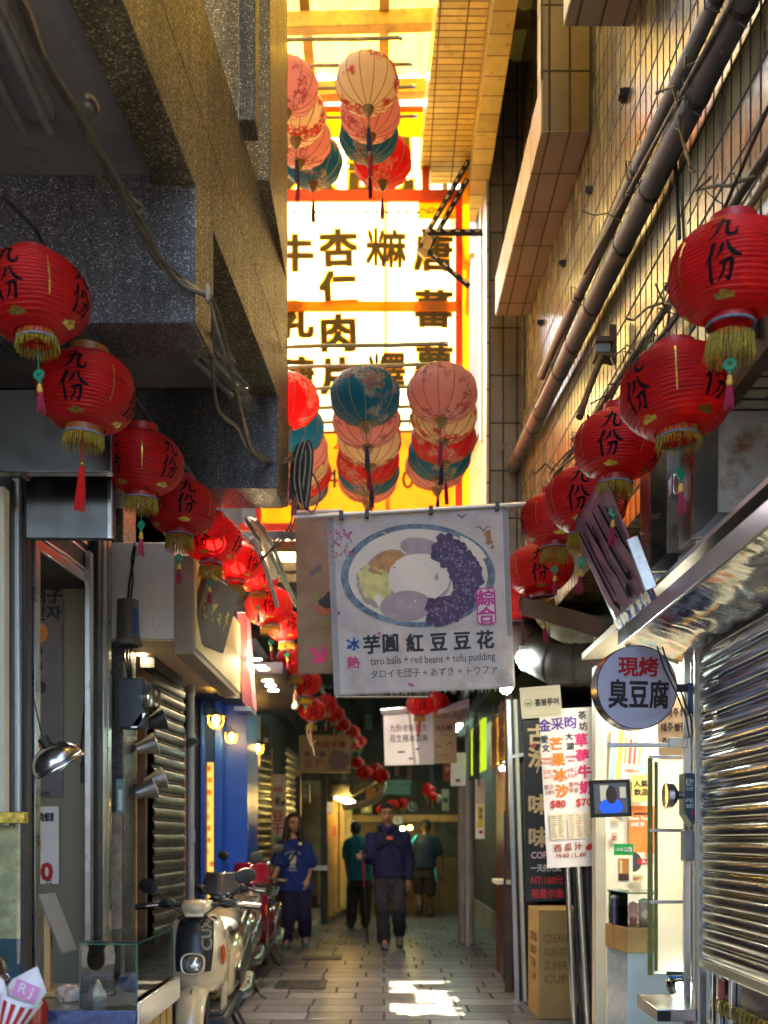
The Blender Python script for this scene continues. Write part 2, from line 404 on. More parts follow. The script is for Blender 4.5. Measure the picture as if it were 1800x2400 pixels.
M_CREAM = mat('cream_panel', (.66,.60,.44), .55, var=.1, scale=4, dirt=(.35,.28,.16), dscale=5, dst=3, damt=.62)
M_WOOD = mat('yellow_wood', (.5,.29,.09), .5, var=.3, scale=3, dirt=(.2,.1,.03), dscale=18, dst=8)
M_DKWOOD = mat('dark_wood', (.09,.05,.025), .55, var=.35, scale=4, dirt=(.03,.015,.01), dscale=14, dst=6)
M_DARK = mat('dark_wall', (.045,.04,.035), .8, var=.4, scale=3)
M_CONC = mat('concrete', (.26,.24,.21), .85, var=.25, scale=3, dirt=(.1,.08,.06), dscale=4, dst=4, bump=.003, bscale=30)
M_PVC = mat('grey_pvc', (.30,.30,.29), .45, var=.15, scale=4, dirt=(.12,.11,.09), dscale=5, dst=3)
M_CABLE = mat('old_cable', (.10,.09,.065), .55, var=.4, scale=20)
M_CABLE_P = mat('pale_cable', (.28,.25,.17), .6, var=.35, scale=14)
M_BLUE = mat('blue_paint', (.012,.075,.52), .4, var=.12, scale=3, rvar=.08)
M_NAVY = mat('navy_paint', (.01,.016,.06), .5, var=.2, scale=4)
M_GLASS = glass('clear_glass')
M_SHUT = mat('old_shutter', (.115,.105,.095), .38, .75, var=.25, scale=5, dirt=(.08,.06,.045), dscale=4, dst=4, damt=.5)
M_SHUTD = mat('dark_shutter', (.07,.065,.06), .4, .6, var=.3, scale=5, dirt=(.03,.025,.02), dscale=4, dst=4, damt=.5)
M_LED = emit('led_warm', (1, .78, .42), 34)
M_LEDW = emit('led_white', (.85, 1, .9), 26)
M_YEL = mat('yellow_plastic', (.75,.45,.02), .5, var=.1)
M_RED = mat('red_paint', (.55,.03,.015), .5, var=.15)
M_PAPER = mat('paper', (.78,.74,.66), .7, var=.06, scale=6)
M_CARD = mat('cardboard', (.42,.27,.09), .8, var=.12, scale=6)

def xw(Y): return 1.47 - .033 * Y          # alley face of the tiled wall
def xl(Y): return -.95 + .0676 * Y         # alley face of the terrazzo balcony
def xs(Y): return -1.95 + .067 * Y         # plane of the shop fronts under it

# ------------------------------------------------------------------ ground
M_PAVE = tile_mat('stone_pavers', (.20,.20,.23), (.05,.047,.045), .58, .33, 'XY', .32, .5, .011, .42, dirt=(.075,.06,.05), damt=.50, bump=.010, squash=.72, sqf=3, off_f=2)
g = MB().grid(lambda a, b: (-40 + 80*a, -40 + 80*b, 0), 8, 8).build('ground', M_PAVE); tag(g, kind='structure')
for px0, px1, py0, py1, nm, lab in ((640,760,2298,2318,0,'pierced iron drain cover set in the stone paving'),(705,800,2241,2250,1,'narrow dark drain slot in the paving before the walkers'),(755,815,2207,2213,2,'small dark drain grating by the tip of the red walking pole')):
    Y0, Y1 = 3240/(py1-VY), 3240/(py0-VY); X0, X1 = (px0-VX)*Y0/F, (px1-VX)*Y0/F
    d = T('drain_cover', lab, 'drain cover', ((X0+X1)/2, (Y0+Y1)/2, 0))
    MB().box(X0, X1, Y0, Y1, .001, .010).build('plate', M_DKMET, d, bevel=.002)
    h = MB()
    if nm == 0:
        for i in range(5):
            for j in range(2):
                cx = X0 + (X1-X0)*(.22+.15*i); cy = Y0 + (Y1-Y0)*(.3+.4*j); h.box(cx-.028, cx+.028, cy-.06, cy+.06, .010, .0125)
    else:
        for i in range(12):
            cx = X0 + (X1-X0)*(i+.5)/12; h.box(cx-.008, cx+.008, Y0+.02, Y1-.02, .010, .0125)
    h.build('grate', M_BLACK, d)

# ------------------------------------------------------------------ left: arcade building with terrazzo balcony
b = T('arcade_building', 'grey terrazzo building with a balcony overhanging the shop fronts', 'building', (-1.6, 3, 0))
def lfas(z0, z1, Y0, Y1, dx=0):
    m = MB(); m.hexa([(xl(Y0)-dx,Y0,z0),(xl(Y1)-dx,Y1,z0),(xl(Y1)-.15,Y1,z0),(xl(Y0)-.15,Y0,z0)], [(xl(Y0)-dx,Y0,z1),(xl(Y1)-dx,Y1,z1),(xl(Y1)-.15,Y1,z1),(xl(Y0)-.15,Y0,z1)]); return m
lfas(3.75, 4.074, -1, 5.9).build('parapet', M_TERR_LIT, b, bevel=.006)
lfas(4.083, 4.545, -1, 5.9, .004).build('parapet', M_TERR_LIT, b, bevel=.006)
MB().box(-3.5, -.80, -1, 5.88, 3.792, 3.95).build('ceiling', M_CEIL, b)
for Y0, Y1 in ((3.77, 4.05), (5.55, 5.9)):
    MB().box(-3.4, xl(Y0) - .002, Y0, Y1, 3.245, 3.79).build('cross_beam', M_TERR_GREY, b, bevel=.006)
    MB().hexa([(xl(Y0)-.001,Y0+.006,3.252),(xl(Y1)+.0,Y1-.006,3.252),(xl(Y1)-.05,Y1-.006,3.252),(xl(Y0)-.05,Y0+.006,3.252)], [(xl(Y0)+.003,Y0+.006,3.748),(xl(Y1)+.003,Y1-.006,3.748),(xl(Y1)-.05,Y1-.006,3.748),(xl(Y0)-.05,Y0+.006,3.748)]).build('beam_end', M_TERR_LIT, b)  # lit copy of the grey beam stone, warm light put into its colour
MB().box(-.648, -.573, 4.56, 4.70, 4.545, 11).build('pier', M_TERR_LIT, b, bevel=.005)
MB().box(-.90, -.556, 4.98, 5.9, 4.546, 11).build('pier', M_TERR_LIT, b, bevel=.005)
MB().box(-.70, -.556, 4.702, 4.978, 6.4, 6.9).build('lintel', M_TERR_LIT, b)
MB().box(-3.4, -.95, -1, 4.4, 4.546, 11).build('upper_wall', M_TERR_LIT, b)
MB().box(-1.0, -.93, -1, 4.3, 5.2, 10).build('balcony_window', M_DKMET, b)
MB().box(-3.5, -3.4, -1, 20, 0, 3.79).build('back_wall', M_DARK, b)
# pillar between the two shop fronts
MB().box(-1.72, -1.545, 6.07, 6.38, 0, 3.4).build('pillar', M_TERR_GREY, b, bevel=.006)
MB().box(-3.4, -1.56, 6.4, 9.0, 3.3, 8).build('upper_wall', M_DARK, b)

# ceiling tube lights (unlit)
for (ax, ay, Y0), (bx, by, Y1), lab in (((-60,60,2.9),(84,300,3.42),'dusty twin tube lamp on the stained plaster ceiling near the beam'),((470,822,5.02),(560,948,5.46),'dusty twin tube lamp on the ceiling behind the speckled beam')):
    A = P(ax, ay, Y0); B = P(bx, by, Y1); A.z = B.z = 3.72; t = T('tube_lamp', lab, 'ceiling lamp', (A+B)/2)
    d = (B-A).normalized(); r = Vector((d.y, -d.x, 0))
    MB().beam(A + Vector((0,0,.045)), B + Vector((0,0,.045)), .13, .05).build('housing', M_CONC, t, bevel=.006)
    for s in (-1, 1): MB().cyl(A + r*.045*s - Vector((0,0,.01)), B + r*.045*s - Vector((0,0,.01)), .016, 10).build('tube', mat('tube_glass', (.22,.21,.18), .4), t)

# ------------------------------------------------------------------ right: tall tiled building
b = T('tiled_building', 'tall building clad in narrow cream tiles with dark joints', 'building', (1.5, 3, 0))
def rwall(Y0, Y1, z0, z1, th=.25):
    return MB().hexa([(xw(Y0),Y0,z0),(xw(Y0)+th,Y0,z0),(xw(Y1)+th,Y1,z0),(xw(Y1),Y1,z0)], [(xw(Y0),Y0,z1),(xw(Y0)+th,Y0,z1),(xw(Y1)+th,Y1,z1),(xw(Y1),Y1,z1)])
rwall(-1, 11.2, 3.0, 11.5).build('facade', M_TILE, b)
MB().box(1.45, 3.7, -1, 14, 3.001, 3.2).build('slab', M_DARK, b)
MB().box(3.6, 3.7, -1, 20, 0, 3.0).build('back_wall', M_DARK, b)
def bay(Y0, Y1, xo, z0, z1):
    x1 = xw(Y0) - .004; x2 = xw(Y1) - .004; e = .012
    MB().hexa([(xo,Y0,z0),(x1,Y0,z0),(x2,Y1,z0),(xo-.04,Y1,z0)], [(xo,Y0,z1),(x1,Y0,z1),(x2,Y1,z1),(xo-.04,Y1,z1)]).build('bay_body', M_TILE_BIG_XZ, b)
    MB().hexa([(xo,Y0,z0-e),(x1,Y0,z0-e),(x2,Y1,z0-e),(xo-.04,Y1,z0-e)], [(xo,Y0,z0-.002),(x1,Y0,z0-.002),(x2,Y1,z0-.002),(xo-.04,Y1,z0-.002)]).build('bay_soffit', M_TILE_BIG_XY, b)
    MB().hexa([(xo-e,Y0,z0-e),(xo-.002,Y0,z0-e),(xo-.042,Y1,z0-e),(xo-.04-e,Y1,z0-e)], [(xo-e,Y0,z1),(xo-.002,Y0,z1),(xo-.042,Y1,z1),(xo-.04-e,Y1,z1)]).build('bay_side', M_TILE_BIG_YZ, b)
bay(6.21, 8.39, .965, 5.64, 5.94)
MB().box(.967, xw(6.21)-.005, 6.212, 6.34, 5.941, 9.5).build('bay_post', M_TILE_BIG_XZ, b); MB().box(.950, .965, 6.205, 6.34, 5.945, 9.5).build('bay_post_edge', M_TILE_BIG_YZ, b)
bay(4.3, 5.35, .99, 5.60, 6.7)
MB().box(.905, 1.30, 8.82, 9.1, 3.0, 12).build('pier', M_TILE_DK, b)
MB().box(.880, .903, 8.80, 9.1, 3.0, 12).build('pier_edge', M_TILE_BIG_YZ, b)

b = T('yellow_tiled_building', 'yellow tiled building with a low overhang and dark window beyond the cream tiled one', 'building', (1.0, 10, 0))
def yw(Y): return .885 - (Y-9.1)*.085
MB().hexa([(yw(9.1),9.12,3.2),(2.6,9.12,3.2),(2.6,12.5,3.2),(yw(12.5),12.5,3.2)], [(yw(9.1),9.12,12),(2.6,9.12,12),(2.6,12.5,12),(yw(12.5),12.5,12)]).build('wall', M_TILE_YEL_W, b)
MB().hexa([(.405,6.6,7.24),(.74,6.6,7.24),(.74,9.2,7.22),(.307,9.2,7.22)], [(.405,6.6,7.5),(.74,6.6,7.5),(.74,9.2,7.5),(.307,9.2,7.5)]).build('overhang', M_TILE_YEL, b)
MB().box(.742, .905, 6.6, 9.4, 7.0, 12).build('upper_bay', M_TILE_YEL_W, b)
for Y0, Y1, z0, z1, mm, nm in ((9.2,9.95,5.0,7.2,M_DARK,'window'),(9.14,9.20,4.9,7.3,M_CREAM,'window_frame'),(9.95,10.01,4.9,7.3,M_CREAM,'window_frame')):
    q = MB(); q.hexa([(yw(Y0)-.02,Y0,z0),(yw(Y0)+.05,Y0,z0),(yw(Y1)+.05,Y1,z0),(yw(Y1)-.02,Y1,z0)], [(yw(Y0)-.02,Y0,z1),(yw(Y0)+.05,Y0,z1),(yw(Y1)+.05,Y1,z1),(yw(Y1)-.02,Y1,z1)]); q.build(nm, mm, b)

# ------------------------------------------------------------------ glazed canopy over the alley
M_POLY = sheet('polycarbonate', (1.0, .80, .30), .55, .4, clear=.14, var=.1, scale=1.2)  # yellow tint added so light falling through turns golden
M_BEAM = mat('canopy_beam', (.42,.30,.10), .6, var=.3, scale=5, dirt=(.15,.09,.02), dscale=8)
b = T('canopy', 'glazed canopy on rusty yellow bars high over the alley', 'canopy', (0.2, 6, 7.9))
for Y, zz in ((8.93,7.9),(8.25,7.96),(7.5,8.0),(6.7,8.05),(5.8,8.1),(4.8,8.15),(3.6,8.2)):
    MB().beam((-.98, Y, zz-.06), (1.3, Y+.12, zz+.10), .10, .13).build('crossbar', M_BEAM, b, bevel=.006)
for X in (-.64, .0, .62): MB().beam((X, 8.95, 8.0), (X+.02, 2.0, 8.42), .085, .07).build('rail', M_BEAM, b, bevel=.006)
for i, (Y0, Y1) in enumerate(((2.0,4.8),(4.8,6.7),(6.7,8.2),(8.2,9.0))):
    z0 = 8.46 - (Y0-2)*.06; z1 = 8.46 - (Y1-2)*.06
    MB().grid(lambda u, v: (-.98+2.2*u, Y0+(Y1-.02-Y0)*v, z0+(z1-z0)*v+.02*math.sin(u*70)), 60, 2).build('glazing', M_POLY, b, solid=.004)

# ------------------------------------------------------------------ roof over the far part of the alley, walls behind
M_ROOF = mat('corrugated_sheet', (.10,.10,.095), .6, .5, var=.3, scale=4, dirt=(.06,.04,.02))
M_ROOFT = sheet('milky_roof_sheet', (.85,.84,.74), .7, .5, dirt=(.5,.42,.25))
b = T('alley_roof', 'patched dark sheet roof over the far half of the alley', 'roof', (0, 13, 4.0))
def roofp(x0, x1, y0, y1, m, z=4.0):
    MB().grid(lambda u, v: (x0+(x1-x0)*u, y0+(y1-y0)*v, z + .012*math.sin(u*(x1-x0)*80)), int(40*(x1-x0))+4, 1).build('roof_sheet', m, b, solid=.004)
HX0, HX1, HY0, HY1 = -.40, .16, 10.28, 12.2     # the hole the sun comes through
roofp(-1.7, -1.35, 9.1, 20, M_ROOF); roofp(-1.35, -.72, 9.12, 9.75, M_ROOFT); roofp(-1.35, -.72, 9.80, 10.2, M_ROOFT, 4.01); roofp(-1.35, -.72, 10.24, 20, M_ROOF)
roofp(-.76, 1.6, 9.1, HY0, M_ROOF, 4.02); roofp(-.76, 1.6, HY1, 20, M_ROOF, 4.02); roofp(HX1, 1.6, HY0+.003, HY1-.003, M_ROOF, 4.02); roofp(-.76, HX0, HY0+.003, HY1-.003, M_ROOF, 4.02)
for y in (10.6, 10.93, 11.27, 11.6): MB().beam((.04, y, 4.0), (.5, y+.03, 4.0), .035, .02).build('batten', M_DKWOOD, b)
MB().box(-.42, -.18, 10.9, 11.45, 3.985, 4.0).build('patch', M_ROOF, b)
MB().box(-.33, .0, 10.85, 10.92, 3.96, 3.98).build('batten', M_DKWOOD, b)
MB().beam((.115, 10.3, 3.97), (.12, 12.2, 3.97), .02, .02).build('batten', M_DKWOOD, b)
for y in (9.08, 9.775, 10.22, 11.3, 13, 15): MB().beam((-1.8, y, 3.93), (1.7 if y != 11.3 else -.45, y, 3.93), .07, .08).build('roof_beam', M_DKWOOD, b)
rq = random.Random(12)
for i in range(26):  # scraps added along the hole to make the sun patch ragged
    e = i % 4; t_ = rq.random(); x, y = ((HX0, HY0 + (HY1-HY0)*t_), (HX1, HY0 + (HY1-HY0)*t_), (HX0 + (HX1-HX0)*t_, HY0), (HX0 + (HX1-HX0)*t_, HY1))[e]
    MB().xf(Matrix.Translation((x, y, 3.975 - .002*i)) @ Matrix.Rotation(rq.uniform(0, 3), 4, 'Z')).box(-rq.uniform(.02,.06), rq.uniform(.02,.06), -rq.uniform(.02,.09), rq.uniform(.02,.09), 0, .0015).build('shadow_scrap', M_ROOF, b)
b = T('added_rear_house', 'plain grey house across the lane end at the back of the viewer', 'building', (0, -7, 0))  # unseen house, added to keep bright sky out of glass and steel reflections
MB().box(-9, 9, -7.3, -7.0, 0, 3.4).build('wall', mat('rear_plaster', (.16,.16,.17), .9, var=.4, scale=1.2), b); MB().box(-2.2, -.6, -6.99, -6.95, .3, 2.4).build('shop_window', M_DKMET, b); MB().box(.6, 2.4, -6.99, -6.95, .0, 2.5).build('shop_window', M_DARK, b); MB().box(-9, 9, -6.99, -6.2, 2.8, 2.95).build('eave', M_DARK, b)
b = T('far_house', 'dark wooden house front closing the far end of the alley', 'building', (0, 18, 0))
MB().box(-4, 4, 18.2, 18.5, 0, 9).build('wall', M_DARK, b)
M_BRWOOD = mat('brown_boards', (.17,.09,.03), .5, var=.3, scale=3, dirt=(.1,.05,.02), dscale=12, dst=8)
for i in range(9):
    MB().box(-.55+.31*i, -.25+.31*i, 18.12, 18.2, .0, 1.62).build('board', M_BRWOOD, b, bevel=.004)
MB().box(-.6, 2.3, 18.05, 18.2, 1.63, 1.75).build('counter_edge', M_WOOD, b)
MB().box(.9, 1.9, 18.10, 18.117, 1.0, 1.62).build('opening_shade', mat('opening_shade_dark', (.05,.045,.03), .6, var=.6, scale=6), b)  # flat dark panel, its colour stands for the shade inside an opening
for X0, Y0, Y1, nm in ((-1.75, 12.6, 20, 'l'), (1.5, 11.3, 20, 'r')):
    b = T('side_house', 'dark house wall behind the far shops on the %s side' % ('blue shop' if nm == 'l' else 'yellow sign'), 'building', (X0, 14, 0))
    s = -1 if nm == 'l' else 1
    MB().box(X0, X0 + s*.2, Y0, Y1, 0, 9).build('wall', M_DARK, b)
    MB().box(X0 - s*.02, X0 - s*.001, Y0+2, Y1-1, 0, .35).build('plinth', M_CONC, b)
# ------------------------------------------------------------------ closing walls behind the shops
b = T('shop_block', 'dark back rooms behind the shop fronts', 'building', (0, 12, 0))
MB().box(-3.6, -1.56, 5.92, 20, 3.3, 3.5).build('slab', M_DARK, b)
MB().box(1.2, 3.7, 9.2, 20, 3.0, 3.2).build('slab', M_DARK, b)
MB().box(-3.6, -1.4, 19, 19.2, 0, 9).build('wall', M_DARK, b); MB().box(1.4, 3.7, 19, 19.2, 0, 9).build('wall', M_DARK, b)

# ------------------------------------------------------------------ backlit menu signboard hung across the alley
KS = 9.0 / F
def SG(px, py, dy=0.): return P(px, py, 9.0 + dy)
M_SGW = sheet('milky_panel', (.95, .87, .58), .75, .4, clear=.12, var=.03)  # white panel, yellow tint added to warm the light it spills
M_SGO = sheet('orange_panel', (.88, .36, .012), .62, .4, var=.12, scale=2, dirt=(.6,.25,.02))
M_SGY = sheet('yellow_panel', (.90, .48, .02), .65, .4, var=.1, scale=2)
M_SGR = sheet('red_band', (.75, .10, .02), .35, .5, var=.15)
M_SGK = mat('sign_lettering', (.10, .075, .012), .7, var=.1)
b = T('menu_signboard', 'huge backlit yellow and white menu signboard hung across the alley', 'signboard', SG(850, 1240))
def sgp(x0, x1, y0, y1, m, nm, dy=0., th=.006):
    A = SG(x0, y1, dy); B = SG(x1, y0, dy); return MB().box(A.x, B.x, A.y, A.y + th, A.z, B.z).build(nm, m, b)
sgp(612, 1078, 445, 1010, M_SGW, 'panel'); sgp(612, 1010, 322, 444, M_SGW, 'panel'); sgp(612, 1078, 1011, 1236, M_SGO, 'price_panel')
sgp(612, 1010, 252, 321, M_SGY, 'header_panel'); sgp(980, 1072, 446, 512, M_SGY, 'corner_panel', -.01)
sgp(1079, 1100, 330, 1236, M_SGY, 'edge_strip')
sgp(1068, 1084, 446, 1236, M_SGR, 'frame', -.03, .028); sgp(990, 1006, 340, 444, M_SGR, 'frame', -.03, .028)
for y0, y1 in ((444, 470), (706, 728), (247, 258)): sgp(612, 1078 if y0 > 300 else 1010, y0, y1, M_SGR if y0 != 706 else M_SGO, 'frame', -.036, .028)
sgp(560, 1078, 1226, 1243, M_RED, 'frame', -.036, .028)
sgp(598, 612, 250, 1226, M_RED, 'frame', -.034, .028)
sgp(900, 907, 470, 1010, M_SGO, 'seam', .008, .01); sgp(904, 912, 1011, 1226, M_SGR, 'seam', .008, .01)
lt = MB(); fn = plane_fn(SG(0, 0, -.012), (1, 0, 0), (0, 0, 1)); q = lambda px, py: (px * KS, -py * KS)
lo_ = MB(); fno = plane_fn(SG(0, 0, -.007), (1, 0, 0), (0, 0, 1))
def sgt(s, px, py, size, bold=.045, **k):
    put_text(lt, s, fn, px*KS, -py*KS, size*KS, bold, **k)
    if size > 70: put_text(lo_, s, fno, px*KS, -py*KS, size*KS, bold + .05, **k)
for s, py in zip('杏仁肉片', (580, 677, 779, 880)): sgt(s, 792, py, 92, rot=.03)
for s, py in zip('牛乳糖', (592, 748, 878)): sgt(s, 690, py, 92)
sgt('米', 880, 578, 92, sx=.5); sgt('麻', 922, 582, 92, sx=.62); sgt('米', 882, 872, 92, sx=.5); sgt('睪', 922, 870, 92, sx=.62)
for s, py in zip('唐蕃薯', (590, 722, 852)): sgt(s, 1015, py, 92, rot=-.02)
sgt('記', 890, 388, 160, .05); sgt('京', 716, 392, 150, .05); sgt('40', 792, 1120, 62, .01); sgt('100', 960, 1122, 62, .01); sgt('11', 948, 985, 46, .01); sgt('40', 800, 1046, 40, .01)
for i in range(16): disc2(lt, fn, (690 + 24*i)*KS, -497*KS, 5*KS, 3*KS, 8)
put_text(lt, '~o~', fn, 1010*KS, -492*KS, 30*KS, .01)
lt.build('lettering', M_SGK, b, smooth=0); lo_.build('lettering_outline', sheet('outline_yellow', (.80,.50,.02), .5, .5), b, smooth=0)

# ------------------------------------------------------------------ red lanterns
M_LRED = mat('lantern_red', (.60, .010, .010), .45, var=.3, scale=4, dirt=(.24,.012,.012), dscale=5, dst=.25, damt=.56, trans=.42, bump=.0015, bscale=30, aniso=(1,1,6))
M_LCOL = mat('lantern_collar', (.38, .015, .015), .4, var=.2)
M_LCOLB = mat('lantern_collar_wood', (.28, .09, .02), .45, var=.2)
M_LINK = mat('lantern_ink', (.006, .006, .009), .95, var=.3, spec=.1)
M_GOLD = mat('gold_foil', (.50, .40, .07), .35, .8, var=.5, scale=50, dirt=(.06,.06,.02), dscale=30)
M_FRNG = mat('fringe_yellow', (.40, .29, .025), .8, var=.5, scale=90, trans=.25)
M_BRAID = mat('braid_grey', (.16, .19, .25), .8, var=.3, scale=90)
M_JADE = mat('jade_green', (.01, .22, .12), .4, var=.25)
M_BEAD = mat('yellow_bead', (.6, .36, .05), .4)
M_TASS = mat('magenta_tassel', (.30, .012, .05), .8, var=.35, scale=80)
M_TASR = mat('red_tassel', (.72, .012, .012), .7, var=.2, scale=80, trans=.25)
LA, LB = .178, .146
def lrad(z): return LA * max(1 - abs(z / .157) ** 2.4, 0) ** .5
RIBS = 23
def strands(mb, n, r0, r1, z0, L, wd, jit):
    for i in range(n):
        a = 2*math.pi*i/n + random.uniform(-.03, .03); l = L * random.uniform(1 - jit, 1)
        ra = r0 * random.uniform(.93, 1); rb = r1 * random.uniform(.9, 1.06); a2 = a + random.uniform(-.06, .06)
        p = Vector((ra*math.cos(a), ra*math.sin(a), z0)); q_ = Vector((rb*math.cos(a2), rb*math.sin(a2), z0 - l))
        mb.tube([p, (p+q_)/2 + Vector((random.uniform(-1,1), random.uniform(-1,1), 0))*wd*.8, q_], [wd*.8, wd, wd*.5], 4)
NINE = [([(-.04,.44),(-.07,.1),(-.2,-.2),(-.46,-.42)], [.13,.12,.1,.03]), ([(-.40,.10),(-.12,.17),(.20,.23)], [.05,.10,.12]), ([(.20,.24),(.15,-.05),(.14,-.26),(.24,-.38),(.42,-.36),(.47,-.12)], [.13,.12,.12,.12,.10,.03])]
FEN = [([(-.22,.47),(-.30,.2),(-.50,-.06)], [.13,.11,.03]), ([(-.33,.16),(-.34,-.2),(-.35,-.47)], [.07,.10,.11]), ([(.03,.40),(-.03,.2),(-.17,.04)], [.11,.09,.03]),
       ([(.13,.47),(.20,.24),(.32,.1),(.52,.0)], [.06,.09,.12,.05]), ([(-.08,-.09),(.12,-.05),(.28,-.02)], [.05,.09,.11]), ([(.28,-.02),(.26,-.25),(.20,-.43),(.08,-.40)], [.11,.10,.09,.03]), ([(.09,-.07),(.03,-.28),(-.16,-.46)], [.08,.07,.03])]
def lantern_surf(th0, zc, off):
    def fn(x, y):
        z = y + zc; r = lrad(z) + off; a = th0 + x / max(lrad(zc), .05); return Vector((r*math.cos(a), r*math.sin(a), z))
    return fn
def make_red_lantern(loc):
    t = T('red_lantern', 'x', 'lantern', loc, 'red lanterns strung along both sides of the alley'); o = OFF[t.name]; X = Matrix.Translation(o)
    prof = []
    for i in range(RIBS * 5 + 1):
        z = LB - 2*LB*i/(RIBS*5); u = (i % 5) / 5
        prof.append((lrad(z) - .0042 * math.sin(math.pi*u) ** .8 + .0012, z))
    MB().xf(X).lathe(prof, 56).build('paper_body', M_LRED, t, smooth=50)
    MB().xf(X).lathe([(.058,.178),(.068,.178),(.068,.143),(.058,.143),(.058,.178)], 32).build('collar', M_LCOL, t, smooth=40)
    MB().xf(X).lathe([(.058,-.142),(.066,-.142),(.067,-.168),(.058,-.168),(.058,-.142)], 32).build('collar', M_LCOL, t, smooth=40)
    MB().xf(X).lathe([(.066,-.168),(.071,-.169),(.071,-.176),(.064,-.177)], 32).build('braid', M_BRAID, t)
    m = MB().xf(X); strands(m, 96, .067, .072, -.174, .076, .0016, .3); strands(m, 50, .060, .064, -.174, .076, .0016, .3); m.build('fringe', M_FRNG, t)
    m = MB().xf(X)
    for k in range(4):
        th = R(-90 + 90*k)
        for g, zc, s in ((NINE, .058, .095), (FEN, -.045, .112)):
            f_ = lantern_surf(th, zc, .0016); f = lambda x, y, f_=f_: f_(x*.88, y)
            for pts, wd in g: stroke2(m, f, [(p[0]*s, p[1]*s) for p in pts], [q*s*1.05 for q in wd], 5)
    m.build('lettering', M_LINK, t, smooth=0)
    m = MB().xf(X)
    for k in range(4):
        th = R(-45 + 90*k)
        for i in range(24):
            z = .062 - i*.0060; f = lantern_surf(th, z, .0012); rect2(m, f, -.0022, .0022, -.0024, .0024)
        f = lantern_surf(R(-90 + 90*k), -.118, .0015)
        for dx, dz, rx, ry in ((0,.002,.012,.004),(-.016,-.004,.015,.0035),(.016,-.004,.015,.0035),(0,-.009,.030,.003)): disc2(m, f, dx, dz, rx, ry, 12, rings=2, jit=.15)
    m.build('gold_print', M_GOLD, t, smooth=0)
    MB().xf(X).tube([(0,0,.17),(.02,0,.20),(0,0,.225),(-.02,0,.20),(0,0,.175)], .0025, 6).build('hanger', M_DKMET, t)
    pd = MB().xf(X).tube([(0,0,-.17),(0,0,-.30)], .0018, 5).build('cord', M_JADE, t)
    m = MB().xf(X @ Matrix.Translation((0,0,-.300)) @ Matrix.Rotation(R(90), 4, 'X')); m.lathe([(.007,.003),(.019,.003),(.021,0),(.019,-.003),(.007,-.003),(.007,.003)], 20); m.build('medallion', M_JADE, t)
    MB().xf(X).ball((0,0,-.327), .007, 10, 6).build('green_bead', M_JADE, t)
    MB().xf(X).lathe([(.001,-.334),(.008,-.34),(.007,-.35),(.011,-.358),(.010,-.366),(.004,-.374)], 12).build('bead', M_BEAD, t)
    m = MB().xf(X); strands(m, 18, .006, .014, -.372, .085, .0024, .15); m.lathe([(.001,-.371),(.009,-.374),(.008,-.392),(.004,-.394)], 10); m.build('tassel', M_TASS, t)
    return t
proto = None
def red_lantern(px, py, w, Y, rot, label, lod=0, scale=None, tilt=(0, 0), extra=None):
    global proto
    c = P(px, py, Y)
    if proto is None: proto = make_red_lantern(c); o = proto
    else: o = copy_tree(proto); o.location = c; OFF[o.name] = Vector(c)
    s = w * Y / F / (2 * LA); o.scale = (s, s, s*.88); o.rotation_euler = (R(tilt[0]), R(tilt[1]), R(rot)); o['label'] = label
    return o
LL = [  # left string: px, py, px width, depth, turn
 (81, 700, 246, 3.30, -11, 'red lantern nearest the frame edge on the terrazzo side, yellow fringe above magenta tassel'),
 (203, 920, 234, 3.72, 2, 'bright red lantern with brown collars and a long scarlet tassel'),
 (332, 1084, 193, 4.42, -31, 'dark red lantern with a dotted gold line facing out, next after the scarlet-tasselled one'),
 (423, 1188, 163, 5.15, 22, 'fourth dark red lantern on the string under the speckled beam'),
 (496, 1262, 137, 5.90, -11, 'fifth dark red lantern, overlapping the lit white sign box'),
 (553, 1316, 118, 6.65, 53, 'dark red lantern half hidden behind the fifth one on the terrazzo side'),
 (603, 1350, 98, 7.4, 38, 'small red lantern between the dark ones and the glowing pair'),
 (630, 1421, 114, 7.9, 8, 'glowing red lantern directly left of the brown back banner'),
 (668, 1466, 92, 8.5, 25, 'glowing red lantern cut by the edge of the brown back banner'),
 (690, 1548, 84, 9.2, 66, 'red lantern below the brown back banner with pink arrow'),
 (716, 1600, 76, 10.0, 14, 'red lantern above the lowest glowing one under the banner'),
 (732, 1664, 66, 10.9, 12, 'lowest glowing red lantern with red tassel and loose white ribbons'),
 (764, 1652, 56, 12.0, 34, 'pale red lantern just behind the one with white ribbons'),
 (784, 1674, 50, 13.0, 15, 'second pale red lantern of the receding row behind the ribbons'),
 (802, 1697, 44, 14.0, 3, 'third red lantern of the receding dim row'),
 (824, 1716, 40, 15.0, 33, 'fourth dim red lantern of the receding row'),
 (841, 1738, 36, 16.0, 18, 'last dim red lantern of the receding row')]
LR = [
 (1715, 640, 284, 3.08, -27, 'largest red lantern, hung at the upper tiled wall beside the rusty board'),
 (1585, 922, 262, 3.72, 29, 'big red lantern with a dotted gold line facing out, second along the tiled wall'),
 (1449, 1043, 208, 4.38, -23, 'third red lantern along the tiled wall, above the stainless boxes'),
 (1376, 1174, 194, 5.05, -23, 'fourth red lantern along the tiled wall, beside the skewed pink sign'),
 (1300, 1216, 160, 5.75, 3, 'fifth red lantern along the tiled wall, partly behind the fourth'),
 (1265, 1334, 150, 6.45, -9, 'sixth red lantern, closest to the edge of the tofu pudding banner'),
 (1222, 1408, 118, 7.3, 1, 'red lantern peeking out behind the edge of the tofu pudding banner')]
